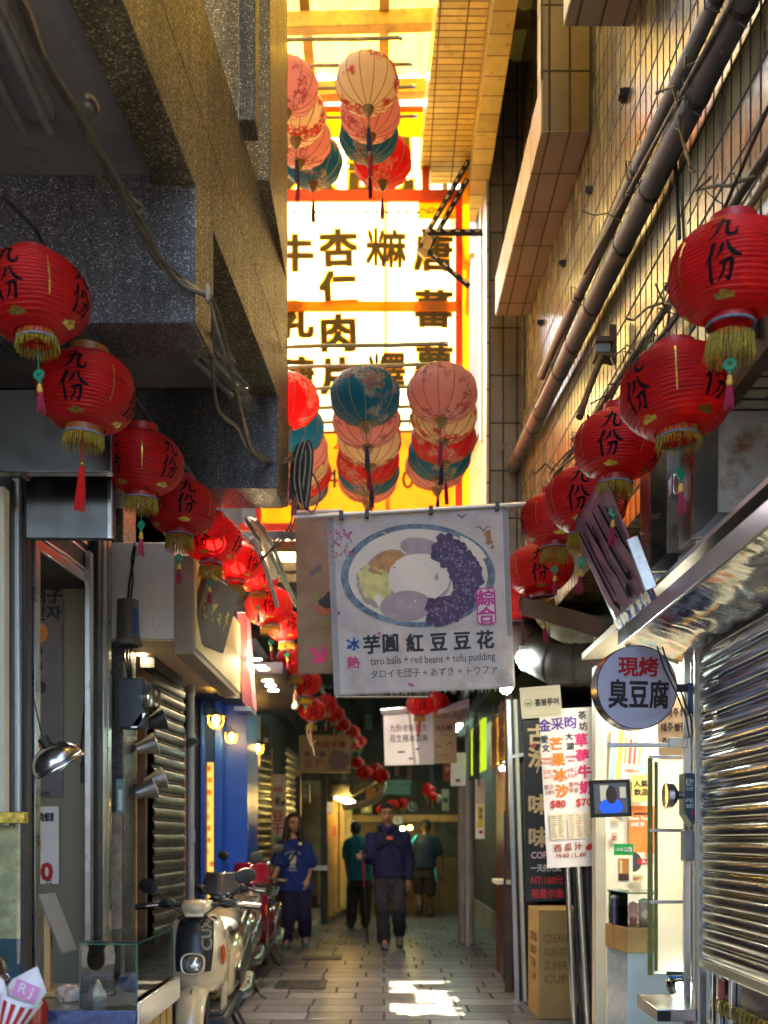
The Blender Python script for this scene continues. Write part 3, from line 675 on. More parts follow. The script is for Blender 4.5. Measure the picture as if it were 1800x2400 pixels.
LFAR = [
 (985, 1652, 66, 10.6, 10, 'bright red lantern under the tofu pudding banner, above the far white banner'),
 (1022, 1648, 62, 11.4, 40, 'second bright red lantern under the tofu pudding banner with long tassels'),
 (856, 1812, 40, 14.2, 0, 'left dark lantern of the far pair above the yellow lamps'),
 (893, 1818, 42, 13.8, 20, 'glowing red lantern above the curved hose in the distance'),
 (881, 1804, 36, 15.0, 0, 'dark red lantern behind the curved hose in the distance'),
 (897, 1898, 30, 16.4, 0, 'red lantern above the head of the man with glasses, first of three'),
 (921, 1886, 30, 16.5, 0, 'red lantern above the head of the man with glasses, middle of three'),
 (943, 1882, 29, 16.6, 0, 'red lantern above the head of the man with glasses, last of three'),
 (1004, 1852, 34, 15.6, 0, 'small red lantern hanging low on the far right string'),
 (826, 1742, 34, 15.2, 0, 'dark maroon lantern beside the brown far signboard'),
 (838, 1790, 34, 14.8, 0, 'dark maroon lantern under the brown far signboard')]
lantern_objs = []
for px, py, wpx, Y, rot, lab in LL + LR + LFAR:
    o = red_lantern(px, py, wpx, Y, rot, lab, tilt=(random.uniform(-5, 5), random.uniform(-5, 5))); lantern_objs.append(o)
# dents and sags: five variants of the paper body with its print, shared among the lanterns
for k, o in enumerate(lantern_objs):
    if k >= 24: continue
    vk = k % 6
    for ch in o.children:
        nm = ch.name.split('.')[0]
        if nm in ('paper_body', 'lettering', 'gold_print'):
            key = '%s_v%d' % (nm, vk)
            if key not in OFF:
                me = ch.data.copy(); sd = Vector((vk*7.3, vk*3.1, 2.0))
                for v in me.vertices:
                    c = v.co; e = noise.noise(c*5.5 + sd)*.013 + noise.noise(c*14 + sd)*.005; r_ = Vector((c.x, c.y, 0)); v.co = c + (r_.normalized()*e if r_.length > 1e-5 else r_) + Vector((0, 0, .010*noise.noise(c*4 - sd)))
                OFF[key] = me
            ch.data = OFF[key]
        elif nm == 'fringe': ch.rotation_euler = (0, 0, R(47*vk)); ch.scale = (1, 1, .85 + .07*vk)
# the second on the left has brown collars and one long scarlet tassel instead of beads
o2 = lantern_objs[1]
for ch in list(o2.children):
    nm = ch.name.split('.')[0]
    if nm in ('medallion', 'green_bead', 'bead', 'cord', 'tassel'): bpy.data.objects.remove(ch)
    elif nm == 'collar': ch.data = ch.data.copy(); ch.data.materials[0] = M_LCOLB
def extra_tassel(o, m, z0, L):
    q = MB(); strands(q, 26, .009, .018, z0, L, .0026, .06); q.lathe([(.001, z0+.022), (.011, z0+.016), (.0125, z0), (.011, z0-.012)], 12)
    a = q.build('tassel', m, None); a.parent = o
    c = MB().tube([(0,0,-.17),(0,0,z0+.02)], .003, 6).build('cord', M_TASR, None); c.parent = o
    d = MB().ball((0,0,z0+.028), .009, 10, 6).build('bead', M_GOLD, None); d.parent = o
extra_tassel(o2, M_TASR, -.315, .165)
for k in (11, 24, 25): extra_tassel(lantern_objs[k], M_TASR, -.24, .16)
o = lantern_objs[11]
for a in (0, 1):
    c = MB().tube([(-.02+.03*a, -.05, -.17), (-.06+.04*a, -.06, -.33), (.0+.02*a, -.06, -.52), (.06, -.06, -.66+.22*(1-a))], .006, 5).build('ribbon', M_PAPER, None); c.parent = o

# ------------------------------------------------------------------ silk lanterns
def silk(name, base, flower, leaf):
    m, n, bs, out = _nt(name); tc = N(n, 'TexCoord'); co = tc.outputs['Object']
    v = N(n, 'TexVoronoi', Scale=46.); n.links.new(co, v.inputs['Vector']); nz = N(n, 'TexNoise', Scale=8., Detail=3.); n.links.new(co, nz.inputs['Vector'])
    n2 = N(n, 'TexNoise', Scale=60., Detail=4.); n.links.new(co, n2.inputs['Vector'])
    sp = N(n, 'SeparateXYZ'); n.links.new(co, sp.inputs[0])
    # petals: distance to cell centre wobbled by noise, only inside noise patches
    ad = N(n, 'Math', operation='MULTIPLY_ADD'); ad.inputs[1].default_value = .5; n.links.new(n2.outputs[0], ad.inputs[0]); n.links.new(v.outputs['Distance'], ad.inputs[2])
    pet = ramp(n, ad.outputs[0], .60, .50); sc_ = N(n, 'SeparateColor'); n.links.new(v.outputs['Color'], sc_.inputs[0])
    fc = ramp(n, sc_.outputs[0], .35, .6, c4(flower[0]), c4(flower[1])); 
    patch = ramp(n, nz.outputs[0], .53, .60)
    mk = N(n, 'Math', operation='MULTIPLY'); n.links.new(pet.outputs[0], mk.inputs[0]); n.links.new(patch.outputs[0], mk.inputs[1])
    n3 = N(n, 'TexNoise', Scale=24., Detail=6.); n.links.new(co, n3.inputs['Vector']); lf = ramp(n, n3.outputs[0], .60, .63)
    l2 = N(n, 'Math', operation='MULTIPLY'); n.links.new(lf.outputs[0], l2.inputs[0]); n.links.new(patch.outputs[0], l2.inputs[1])
    c = mixc(n, l2.outputs[0], c4(base), c4(leaf)); c = mixc(n, mk.outputs[0], c, fc.outputs[0])
    n.links.new(c, bs.inputs['Base Color']); bs.inputs['Roughness'].default_value = .5; bs.inputs['Sheen Weight'].default_value = .2
    t = N(n, 'BsdfTranslucent'); n.links.new(c, t.inputs[0]); mx = N(n, 'MixShader'); mx.inputs[0].default_value = .72
    n.links.new(bs.outputs[0], mx.inputs[1]); n.links.new(t.outputs[0], mx.inputs[2]); n.links.new(mx.outputs[0], out.inputs[0])
    return m
SILK = {'teal': silk('teal_silk', (.02,.22,.30), ((.55,.50,.40),(.62,.25,.16)), (.10,.16,.08)),
        'pink': silk('pink_silk', (.78,.42,.34), ((.42,.12,.14),(.70,.42,.36)), (.25,.10,.12)),
        'cream': silk('cream_silk', (.80,.68,.42), ((.50,.02,.02),(.60,.12,.10)), (.06,.05,.02)),
        'red': silk('red_silk', (.70,.02,.025), ((.70,.62,.45),(.62,.30,.18)), (.20,.22,.06))}
M_TURN = mat('turned_wood', (.30,.17,.04), .4, var=.25, scale=20)
M_TBLU = mat('dark_tassel', (.02,.02,.06), .8, var=.3, scale=90)
def srad(t): # t 0 top .. 1 bottom
    z = math.cos(math.pi * (.06 + .90*t)); return (max(1 - z*z, 0)) ** .46
def make_silk(loc, kind):
    t = T('silk_lantern', 'x', 'lantern', loc, 'painted silk lanterns hung on rods'); X = Matrix.Translation(OFF[t.name])
    A, B = .168, .128; ng = 14; prof = [(A*srad(i/22), B*math.cos(math.pi*(.06+.90*i/22))) for i in range(23)]
    lobe = lambda a, i: 1 - .020 * abs(math.sin(a*ng/2)) ** .9
    MB().xf(X).lathe(prof, ng*6, lobe=lobe).build('silk_body', SILK[kind], t, smooth=25)
    m = MB().xf(X)
    for k in range(ng):
        a = 2*math.pi*k/ng; m.tube([((r+.0006)*math.cos(a), (r+.0006)*math.sin(a), z) for r, z in prof], .0021, 5, cap=False)
    m.build('rib', M_TURN, t)
    MB().xf(X).lathe([(.001,.140),(.030,.139),(.034,.130),(.036,.122),(.03,.120)], 20).build('cap', M_TURN, t)
    MB().xf(X).lathe([(.026,-.122),(.032,-.128),(.031,-.136),(.027,-.138),(.028,-.146),(.022,-.150),(.022,-.157),(.016,-.161),(.015,-.168),(.008,-.174),(.002,-.182)], 20).build('finial', M_TURN, t)
    MB().xf(X).tube([(0,0,-.18),(0,0,-.225)], .0018, 5).build('cord', M_DKMET, t)
    MB().xf(X).lathe([(.001,-.214),(.009,-.22),(.010,-.228),(.004,-.236)], 12).build('bead', M_TURN, t)
    m = MB().xf(X); strands(m, 20, .006, .011, -.236, .115, .0024, .08); m.build('tassel', M_TBLU if kind in ('teal', 'cream') else M_TASS, t)
    MB().xf(X).tube([(0,0,.138),(.012,0,.16),(0,0,.19),(-.012,0,.16),(0,0,.14)], .0018, 5).build('hanger', M_DKMET, t)
    return t
sproto = {}
def silk_lantern(kind, px, py, wpx, Y, label, rot=0):
    c = P(px, py, Y)
    if kind not in sproto: o = sproto[kind] = make_silk(c, kind)
    else: o = copy_tree(sproto[kind]); o.location = c; OFF[o.name] = Vector(c)
    s = wpx * Y / F / .336; o.scale = (s, s, s); o.rotation_euler = (R(random.uniform(-3,3)), R(random.uniform(-3,3)), R(rot)); o['label'] = label
SILKS = [ # upper cluster
 ('cream', 861, 196, 150, 6.35, 'cream silk lantern with red blossoms, hung topmost in the canopy light'),
 ('pink', 868, 265, 143, 6.78, 'pink silk lantern right under the topmost cream one'),
 ('teal', 864, 318, 139, 7.2, 'teal flowered silk lantern below the upper pink one'),
 ('red', 897, 378, 137, 7.64, 'red silk lantern lowest of the upper column'),
 ('pink', 672, 205, 148, 6.35, 'pink silk lantern cut by the balcony edge, topmost there'),
 ('cream', 690, 270, 150, 6.78, 'cream silk lantern with red blossoms against the balcony edge'),
 ('pink', 706, 326, 142, 7.2, 'second pink silk lantern against the balcony edge'),
 ('teal', 734, 378, 138, 7.64, 'teal flowered silk lantern lowest against the balcony edge'),
 # lower cluster, middle column
 ('teal', 856, 930, 166, 6.12, 'teal silk lantern with blossoms, front of the middle column over the banner'),
 ('pink', 858, 985, 158, 6.52, 'pink silk lantern behind the front teal one'),
 ('cream', 866, 1032, 152, 6.92, 'cream silk lantern third in the middle column over the banner'),
 ('red', 862, 1078, 148, 7.34, 'red silk lantern with white blossoms in the middle column'),
 ('teal', 864, 1102, 146, 7.76, 'teal silk lantern low in the middle column'),
 ('pink', 862, 1122, 140, 8.2, 'pink silk lantern lowest of the middle column'),
 # right column
 ('pink', 1036, 922, 166, 6.12, 'pink silk lantern, front of the column beside the tiled wall'),
 ('cream', 1040, 975, 156, 6.52, 'cream silk lantern behind the front pink one'),
 ('red', 1040, 1025, 152, 6.92, 'red silk lantern with blossoms beside the tiled wall'),
 ('teal', 1030, 1066, 150, 7.34, 'teal silk lantern low beside the tiled wall'),
 ('pink', 1022, 1090, 144, 7.76, 'pink silk lantern lowest beside the tiled wall'),
 # left column
 ('red', 668, 940, 162, 6.12, 'red silk lantern, front of the column half hidden by the balcony'),
 ('teal', 680, 1005, 160, 6.52, 'teal silk lantern half hidden by the balcony'),
 ('pink', 690, 1048, 156, 6.92, 'pink silk lantern half hidden by the balcony'),
 ('cream', 696, 1080, 150, 7.34, 'cream silk lantern half hidden by the balcony'),
 ('red', 704, 1108, 146, 7.76, 'red silk lantern low beside the coiled cable'),
 ('teal', 706, 1136, 130, 8.2, 'teal silk lantern lowest beside the coiled cable')]
for i, (k, px, py, wpx, Y, lab) in enumerate(SILKS): silk_lantern(k, px, py, wpx, Y, lab, rot=i*37)
# hanging rods
M_ROD = mat('bamboo_rod', (.36,.28,.12), .5, var=.3, scale=10)
for i, (xr, y, Y, lab) in enumerate(((940,88,6.35,'bamboo rod across the canopy holding the topmost silk lanterns'),(963,150,6.78,'second bamboo rod down under the canopy bars'),(970,203,7.2,'third bamboo rod down under the canopy bars'),(974,272,7.64,'lowest bamboo rod of the canopy lanterns'),
        (1046,805,6.12,'long bamboo rod above the front teal and pink silk lanterns'),(1020,853,6.52,'second bamboo rod above the banner lanterns'),(1000,905,6.92,'third bamboo rod behind the banner lanterns'),(1046,950,7.34,'fourth bamboo rod behind the banner lanterns'),(1010,985,7.76,'fifth bamboo rod behind the banner lanterns'),(1046,1008,8.2,'farthest bamboo rod behind the banner lanterns'))):
    B = P(xr, y, Y); A = Vector((-.72, Y - .02, B.z - .035)); t = T('bamboo_rod', lab, 'rod', (A+B)/2)
    MB().tube([A, A.lerp(B,.3)+Vector((0,0,.004)), A.lerp(B,.7)-Vector((0,0,.003)), B], .012, 10).build('pole', M_ROD, t); MB().cyl(B - Vector((.012,0,0)), B + Vector((.012,0,0)), .017, 10).build('end_cap', M_ALU, t)
    if y > 700:
        for px_ in ((1036 if xr > 1030 else 980), 858):
            D = P(px_, y, Y); D.z = A.z + (B.z-A.z)*(D.x-A.x)/(B.x-A.x); MB().tube([D+Vector((0,0,.02)), D+Vector((.018,-.01,-.03)), D+Vector((.0,0,-.07)), D+Vector((-.018,.01,-.03)), D+Vector((0,0,.02))], .0025, 5).build('hook', M_DKMET, t)
# ------------------------------------------------------------------ left side: shop fronts under the balcony
def LY(px): return 1.95 / (.067 + (VX - px) / F)
def zat(py, Y): return EYE - (py - VY) * Y / F
def xat(px, Y): return (px - VX) * Y / F
def fbox(mb, px0, px1, py0, py1, Y, d=.05):
    "box whose front face fills these photo pixels at depth Y"
    return mb.box(xat(px0, Y), xat(px1, Y), Y, Y + d, max(zat(py1, Y), 0.0), zat(py0, Y))
def single(mb, name, m, label, cat, group=None, **k):
    o = mb.build(name, m, None, **k); tag(o, label, cat, group); return o
def shutter(mb, o, ax, L, z0, z1, pitch, depth, n=5):
    "roller slats: o start point on the ground line, ax unit direction along, bulge to the left of ax"
    o = Vector(o); ax = Vector(ax).normalized(); nn = Vector((-ax.y, ax.x, 0)); k = int(round((z1 - z0) / pitch)); prof = []
    for i in range(k):
        zb = z0 + (z1-z0)*i/k; h = (z1-z0)/k
        for t, q in ((0.0, -.25), (.05, .35), (.11, .85), (.18, 1.0), (.40, 1.06), (.62, 1.0), (.70, .8), (.76, .3), (.80, -.1), (.84, .35), (.91, .38), (.96, -.2)): prof.append((q*depth, zb + h*t))
    vs = [o + nn*q + Vector((0,0,z)) for q, z in prof] + [o + ax*L + nn*q + Vector((0,0,z)) for q, z in prof]; m = len(prof)
    return mb.add(vs, [(i, m+i, m+i+1, i+1) for i in range(m-1)])

# hood of steel sheet behind the first beam
h = T('steel_hood', 'scratched stainless hood hung behind the speckled beam above the dim doorway', 'hood', P(130, 1108, 4.1))
fbox(MB(), -60, 262, 912, 1107, 4.10, .05).build('upper_sheet', M_HOOD, h, bevel=.004)
fbox(MB(), 60, 266, 1110, 1262, 4.36, .04).build('lower_sheet', M_HOOD, h, bevel=.004)
fbox(MB(), 250, 262, 1110, 1262, 4.345, .012).build('fold', M_STEEL, h, bevel=.003)
for a, c in (((0,1048),(82,1108)), ((0,1072),(70,1120))):
    A = P(a[0]-80, a[1]-59, 4.06); B = P(c[0], c[1], 4.3); MB().beam(A, B, .02, .03).build('edge_rail', M_STEEL, h)
# rolled shutter case over the doorway
c = T('shutter_case', 'dark roller shutter case with bright steel rails above the dim doorway', 'shutter', (xs(5.2), 5.2, 2.9))
Ya, Yb = LY(70), LY(243)
def along(Y0, Y1, z0, z1, out, d=.06):
    return MB().hexa([(xs(Y0)+out-d,Y0,z0),(xs(Y0)+out,Y0,z0),(xs(Y1)+out,Y1,z0),(xs(Y1)+out-d,Y1,z0)], [(xs(Y0)+out-d,Y0,z1),(xs(Y0)+out,Y0,z1),(xs(Y1)+out,Y1,z1),(xs(Y1)+out-d,Y1,z1)])
along(Ya, Yb, 2.74, 3.06, 0, .2).build('case', M_DKMET, c, bevel=.005)
for z, hh in ((3.03,.02),(2.985,.012),(2.90,.022),(2.855,.012),(2.76,.014),(2.70,.05)): along(Ya, Yb, z, z+hh, .014, .02).build('rail', M_STEEL, c, bevel=.003)
# door posts
f = T('shop_doorframe', 'metal framed doorway with slim steel and black posts under the hood', 'doorway', (xs(5), 5, 0))
for a, c_, top, m, Y in ((-30,10,1140,M_CREAM,4.36),(12,26,1120,M_BLACK,4.42),(28,45,1120,M_ALU,4.46),(46,62,1112,M_BLACK,4.5),(64,83,1112,M_STEEL_BR,4.60),(198,211,1290,M_ALU,5.42),(211,230,1265,M_BLACK,5.5),(230,243,1245,M_ALU,5.62),(243,254,1248,M_STEEL_BR,5.7)):
    fbox(MB(), a, c_, top, 9999, Y, .07).build('post', m, f, bevel=.003)
# room seen through the doorway
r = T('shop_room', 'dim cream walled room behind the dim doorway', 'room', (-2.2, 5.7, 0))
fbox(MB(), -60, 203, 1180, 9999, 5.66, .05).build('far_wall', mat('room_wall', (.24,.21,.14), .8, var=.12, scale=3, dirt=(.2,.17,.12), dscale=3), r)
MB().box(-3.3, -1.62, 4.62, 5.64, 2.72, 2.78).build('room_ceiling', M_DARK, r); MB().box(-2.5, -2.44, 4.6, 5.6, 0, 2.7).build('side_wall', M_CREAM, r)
MB().tube([P(196,1310,5.6), P(204,1500,5.6), P(200,1640,5.6), P(190,1760,5.6), P(198,1800,5.6)], .006, 6).build('lamp_cord', M_BLACK, r)
fbox(MB(), 188, 200, 1785, 1835, 5.6, .04).build('socket', M_BLACK, r, bevel=.004)
def poster(name, px0, px1, py0, py1, Y, m, label, cat='poster', th=.004, par=None, lean=0):
    t = T(name, label, cat, P((px0+px1)/2, py1, Y)); fbox(MB(), px0, px1, py0, py1, Y, th).build('sheet', m, t)
    k = Y / F; fn = plane_fn(P(0, 0, Y - .003), (1,0,0), (0,0,1)); g = {}
    def wr(s, px, py, size, col, bold=.03, **kw):
        mb = g.setdefault(col, MB()); put_text(mb, s, fn, px*k, -py*k, size*k, bold, **{a: (b*k if a == 'fit' else b) for a, b in kw.items()})
    def dot(px, py, rx, ry, col, **kw): disc2(g.setdefault(col, MB()), fn, px*k, -py*k, rx*k, ry*k, 20, **kw)
    def bar(x0, x1, y0, y1, col): rect2(g.setdefault(col, MB()), fn, x0*k, x1*k, -y1*k, -y0*k)
    def done():
        for c_, mb in g.items(): mb.build('lettering', ink(c_), t, smooth=0)
    return t, wr, dot, bar, done
BK, RD, WH, OR, GR = (.015,.015,.015), (.5,.015,.02), (.8,.8,.78), (.7,.22,.02), (.02,.3,.06)
t, wr, dot, bar, done = poster('wall_poster', 74, 147, 1306, 1868, 5.645, mat('poster_grey', (.16,.14,.13), .7), 'grey snack poster with black multilingual lettering and an orange ball in the dim room')
wr('Shrimp', 84, 1350, 42, BK, .05); wr('炸團子', 88, 1394, 40, BK, .05); wr('새우단자', 74, 1436, 38, BK, .05); wr('.com', 96, 1860, 22, BK)
dot(92, 1482, 20, 24, OR); dot(90, 1525, 10, 13, BK); dot(90, 1562, 10, 13, BK); dot(96, 1610, 12, 15, BK); done()
t, wr, dot, bar, done = poster('wall_poster', 74, 138, 1890, 2072, 5.64, M_PAPER, 'white price poster with a big red 10 low in the dim room')
wr('好角蝦球', 104, 1914, 22, BK, .06, fit=44); dot(80, 1980, 16, 34, OR); wr('10', 100, 2042, 58, RD, .06); wr('元', 114, 2064, 16, BK); done()
# display window at the very edge
wd = T('display_window', 'glazed snack window with a brass rail and lit beige pictures at the frame edge', 'window', (-1.6, 4.25, 0))
fbox(MB(), -90, 57, 1903, 1930, 4.22, .05).build('rail', M_GOLD, wd, bevel=.003); fbox(MB(), 48, 58, 1930, 2300, 4.23, .04).build('stile', M_DKMET, wd)
fbox(MB(), -90, 47, 1931, 2260, 4.24, .006).build('pane', M_GLASS, wd)
q = fbox(MB(), -90, 46, 1935, 2200, 4.30, .01).build('picture', mat('snack_picture', (.62,.52,.26), .6, var=.35, scale=14, dirt=(.35,.18,.05), dscale=20), wd)
fbox(MB(), -90, 60, 2200, 9999, 4.31, .02).build('base_panel', mat('teal_panel', (.03,.09,.12), .5), wd)
# angled work lamp
l = T('work_lamp', 'tilted chrome dome lamp hanging by a wire in front of the dim room', 'lamp', P(128, 1775, 4.3)); o = OFF[l.name]
X = Matrix.Translation(o) @ Matrix.Rotation(R(-28), 4, 'Y') @ Matrix.Rotation(R(12), 4, 'X')
k = 4.3/F; pr = [(62*k*math.sin(R(a))**.9 if a else .001, 52*k*math.cos(R(a)) - 20*k) for a in range(0, 91, 9)]
MB().xf(X).lathe(pr, 36).lathe([(62*k, -20*k), (66*k, -24*k), (66*k, -27*k), (61*k, -24*k)], 36).build('reflector', M_STEEL, l, smooth=50, solid=.002)
MB().xf(X).ball((0, 0, -14*k), 20*k, 16, 10).build('bulb', mat('milk_glass', (.75,.75,.7), .2), l)
MB().xf(X).cyl((0,0,30*k), (0,0,52*k), 14*k, 14).build('socket', M_BLACK, l)
MB().tube([P(78,1600,4.3), P(80,1640,4.3), P(92,1695,4.3), P(100,1735,4.3)], .003, 5).build('wire', M_DKMET, l)
MB().box(o.x-.06, o.x-.03, o.y-.02, o.y+.02, o.z+.04, o.z+.08).build('clamp', M_RED, l)
# counter, glass case, snacks
ct = T('snack_counter', 'steel topped counter with taped blue edge at the dim doorway', 'counter', (-1.3, 3.95, 0))
MB().box(-2.2, -.876, 3.62, 4.32, .70, .735).build('top', M_STEEL_BR, ct, bevel=.004); MB().box(-2.1, -.90, 3.68, 4.30, 0, .699).build('body', M_DKWOOD, ct)
for i in range(5): MB().box(-.899, -.885, 3.70+.12*i, 3.80+.12*i, .02, .695).build('slat', M_WOOD, ct)
M_BTAPE = mat('blue_edge', (.06,.09,.20), .3, .3, var=.3, scale=30, bump=.002, bscale=60)
MB().box(-2.2, -.874, 3.606, 3.619, .69, .74).build('edge_strip', M_BTAPE, ct, bevel=.003)
MB().box(-.8755, -.862, 3.62, 4.33, .67, .768).build('side_tray', M_STEEL, ct, bevel=.003)
cs = T('glass_case', 'empty glass display case with taped edges on the snack counter', 'display case', (-.98, 3.96, .736))
x0, x1, y0, y1, z0, z1 = -1.087, -.882, 3.66, 4.28, .74, .968
for nm, a in (('front_pane',(x0,x1,y0,y0+.004,z0,z1)),('rear_pane',(x0,x1,y1-.004,y1,z0,z1)),('side_pane',(x1-.004,x1,y0+.005,y1-.005,z0,z1)),('side_pane',(x0,x0+.004,y0+.005,y1-.005,z0,z1)),('top_pane',(x0,x1,y0,y1,z1+.001,z1+.007))): MB().box(*a).build(nm, M_GLASS, cs)
M_GEDGE = mat('glass_edge', (.02,.10,.07), .15, var=.2)
for a in ((x0,x1,y0-.002,y0+.003,z1-.002,z1+.004),(x1-.003,x1+.002,y0,y1,z1-.001,z1+.006),(x1-.004,x1+.002,y0-.002,y0+.003,z0,z1),(x0-.002,x0+.003,y0-.002,y0+.003,z0,z1),(x1-.003,x1+.002,y1-.003,y1+.002,z0,z1)): MB().box(*a).build('glass_edge', M_GEDGE, cs)
MB().box(x0+.004, x1-.004, y0-.004, y0+.01, z1+.0085, z1+.012).build('tape', M_BLACK, cs)
MB().box(x0+.02, x1-.02, y1-.16, y1-.02, z0+.002, z0+.05).build('tray', mat('blue_tray', (.05,.12,.3), .4), cs)
def crumple(name, c, rx, ry, rz, m, label, cat):
    t = MB().ball(c, 1, 18, 12, rx, ry, rz); s = random.uniform(0, 9)
    t.v = [Vector(c) + (v - Vector(c)) * (1 + .28*noise.noise(v*38 + Vector((s,0,0))) + .12*noise.noise(v*90)) for v in t.v]
    return single(t, name, m, label, cat, smooth=18)
M_BAG = mat('snack_bag', (.55,.42,.30), .25, var=.5, scale=14, dirt=(.3,.06,.03), dscale=20, spec=.8)
crumple('snack_bag', P(165, 2335, 3.85) + Vector((0,0,.0)), .05, .04, .045, M_BAG, 'crumpled brown snack bag in front of the glass case', 'snack bag')
crumple('snack_bag', P(212, 2330, 3.86), .055, .05, .05, mat('white_bag', (.62,.58,.5), .35, var=.3, scale=16, dirt=(.4,.2,.05), dscale=24), 'crumpled white and gold snack bag inside the glass case', 'snack bag')
j = T('spice_jar', 'small clear jar with dark lid inside the glass case', 'jar', P(258, 2345, 3.95)); o = OFF[j.name]; MB().lathe([(.001,.0),(.022,0),(.022,.05),(.018,.056)], 16, (o.x,o.y,.742)).build('jar_glass', M_GLASS, j); MB().cyl((o.x,o.y,.797), (o.x,o.y,.812), .02).build('lid', M_BLACK, j)
s = T('menu_stand', 'wooden counter stand holding a tilted grey board beside the dim room', 'stand', P(110, 2362, 4.0)); o = OFF[s.name]; k = 4.0/F
MB().box(o.x-8*k, o.x+8*k, 4.0, 4.03, .735, zat(2140, 4.0)).build('upright', M_WOOD, s, bevel=.003); MB().box(o.x-.06, o.x+.09, 3.93, 4.12, .736, .756).build('foot', M_WOOD, s, bevel=.003)
A, B = P(92, 2097, 3.96), P(146, 2236, 3.96); d = (B-A).normalized(); n_ = Vector((d.z, 0, -d.x))
MB().hexa([A, A+n_*.006, A+n_*.006+Vector((.01,.16,0)), A+Vector((.01,.16,0))], [B, B+n_*.006, B+n_*.006+Vector((.01,.16,0)), B+Vector((.01,.16,0))]).build('board', mat('slate_board', (.13,.12,.13), .5), s)
# sauce bottle, clips, striped snack cone, figurine
s = T('sauce_bottle', 'red sauce bottle with a ribbed cap at the counter edge', 'bottle', P(88, 2395, 3.55)); o = OFF[s.name]
MB().lathe([(.001,-.10),(.036,-.10),(.037,-.04),(.030,-.02),(.016,.0),(.014,.02)], 24, (o.x,o.y,.80)).build('bottle_body', mat('red_sauce', (.35,.03,.015), .2, var=.15), s); MB().lathe([(.014,.02),(.020,.02),(.020,.05),(.001,.052)], 20, (o.x,o.y,.80)).build('cap', M_CREAM, s)
MB().lathe([(.0145,.004),(.024,.004),(.024,.016),(.0145,.016)], 20, (o.x,o.y,.80)).build('collar', M_WOOD, s)
s = T('clip_jar', 'short jar topped with black wire clips by the wooden stand', 'jar', P(84, 2350, 3.75)); o = OFF[s.name]
MB().lathe([(.001,0),(.026,0),(.026,.03),(.022,.035)], 20, (o.x,o.y,.737)).build('jar_body', M_BEAD, s); MB().tube([(o.x-.03,o.y,.775),(o.x+.02,o.y,.79),(o.x+.03,o.y,.775),(o.x-.02,o.y,.772),(o.x+.025,o.y,.80)], .003, 5).build('clip', M_BLACK, s)
s = T('snack_cone', 'paper snack cone with red stripes and starry blue band holding a bun', 'snack', P(30, 2400, 3.0)); k = 3.0/F
X = Matrix.Translation(P(38, 2362, 3.0)) @ Matrix.Rotation(R(22), 4, 'Y'); M_PW = mat('white_paper', (.75,.73,.72), .6, var=.05)
MB().xf(X).lathe([(20*k,-90*k),(52*k,30*k)], 28).build('cone', M_PW, s, solid=.001)
m = MB().xf(X); 
for i in range(-4, 3):
    a0 = R(-90 + i*24); f = lambda u, v, a0=a0: Vector(((26+26*u)*k*math.cos(a0+v), (26+26*u)*k*math.sin(a0+v), (-68+88*u)*k)) * 1.012
    m.grid(lambda u, v: f(.15+.85*u, R(12)*v), 5, 3)
m.build('stripe', M_RED, s, smooth=0)
m = MB().xf(X); m.grid(lambda u, v: Vector(((24+7*v)*1.03*k*math.cos(R(-170+160*u)), (24+7*v)*1.03*k*math.sin(R(-170+160*u)), (-74+26*v)*k)), 20, 2); m.build('star_band', mat('star_blue', (.02,.04,.28), .5), s, smooth=0)
m = MB().xf(X)
for i in range(6): disc2(m, lambda a, b, i=i: Vector((28*1.06*k*math.cos(R(-160+28*i)+a/(28*k)), 28*1.06*k*math.sin(R(-160+28*i)+a/(28*k)), -60*k+b)), 0, 0, 3.5*k, 3.5*k, 8)
m.build('star', M_PW, s, smooth=0)
MB().xf(X).add([(-40*k,-10*k,20*k),(46*k,-8*k,20*k),(52*k,0,62*k),(8*k,4*k,108*k),(-34*k,2*k,58*k)], [(0,1,2,3,4)]).build('paper_flap', M_PW, s, solid=.001)
MB().xf(X).grid(lambda u, v: Vector(((-20+58*u)*k, -13*k, (28+40*v)*k)), 2, 2).build('pink_label', mat('pink_label', (.62,.25,.45), .6), s)
m = MB().xf(X); put_text(m, 'R J', lambda x, y: Vector((x+10*k, -15*k, y+48*k)), 0, 0, 34*k, .01); m.build('lettering', M_PW, s, smooth=0)
MB().xf(X @ Matrix.Rotation(R(-28), 4, 'Y')).ball((-34*k,-8*k,40*k), 1, 16, 10, 16*k, 16*k, 46*k).build('bun', mat('bread', (.50,.28,.10), .6, var=.25), s)
MB().xf(X @ Matrix.Rotation(R(-28), 4, 'Y')).ball((-24*k,-16*k,36*k), 1, 14, 8, 13*k, 12*k, 40*k).build('filling', M_PW, s)
s = T('figurine', 'dark brown figurine head with wire glasses at the frame edge above the snack cone', 'figurine', P(-18, 2330, 3.1)); k = 3.1/F
q = MB().ball(P(-16, 2285, 3.1), 1, 20, 14, 34*k, 34*k, 48*k); q.ball(P(16, 2296, 3.08), 1, 10, 7, 9*k, 9*k, 10*k); q.ball(P(-20, 2350, 3.1), 1, 14, 8, 30*k, 30*k, 40*k)
remeshed(q, 'head', mat('brown_figure', (.06,.025,.015), .4), s, voxel=.006, sm=3)
m = MB(); 
for cx in (12, -12): m.tube([P(cx+9*math.cos(a*.6), 2290+8*math.sin(a*.6), 3.05) for a in range(12)], .0016, 5)
m.build('glasses', M_STEEL, s)

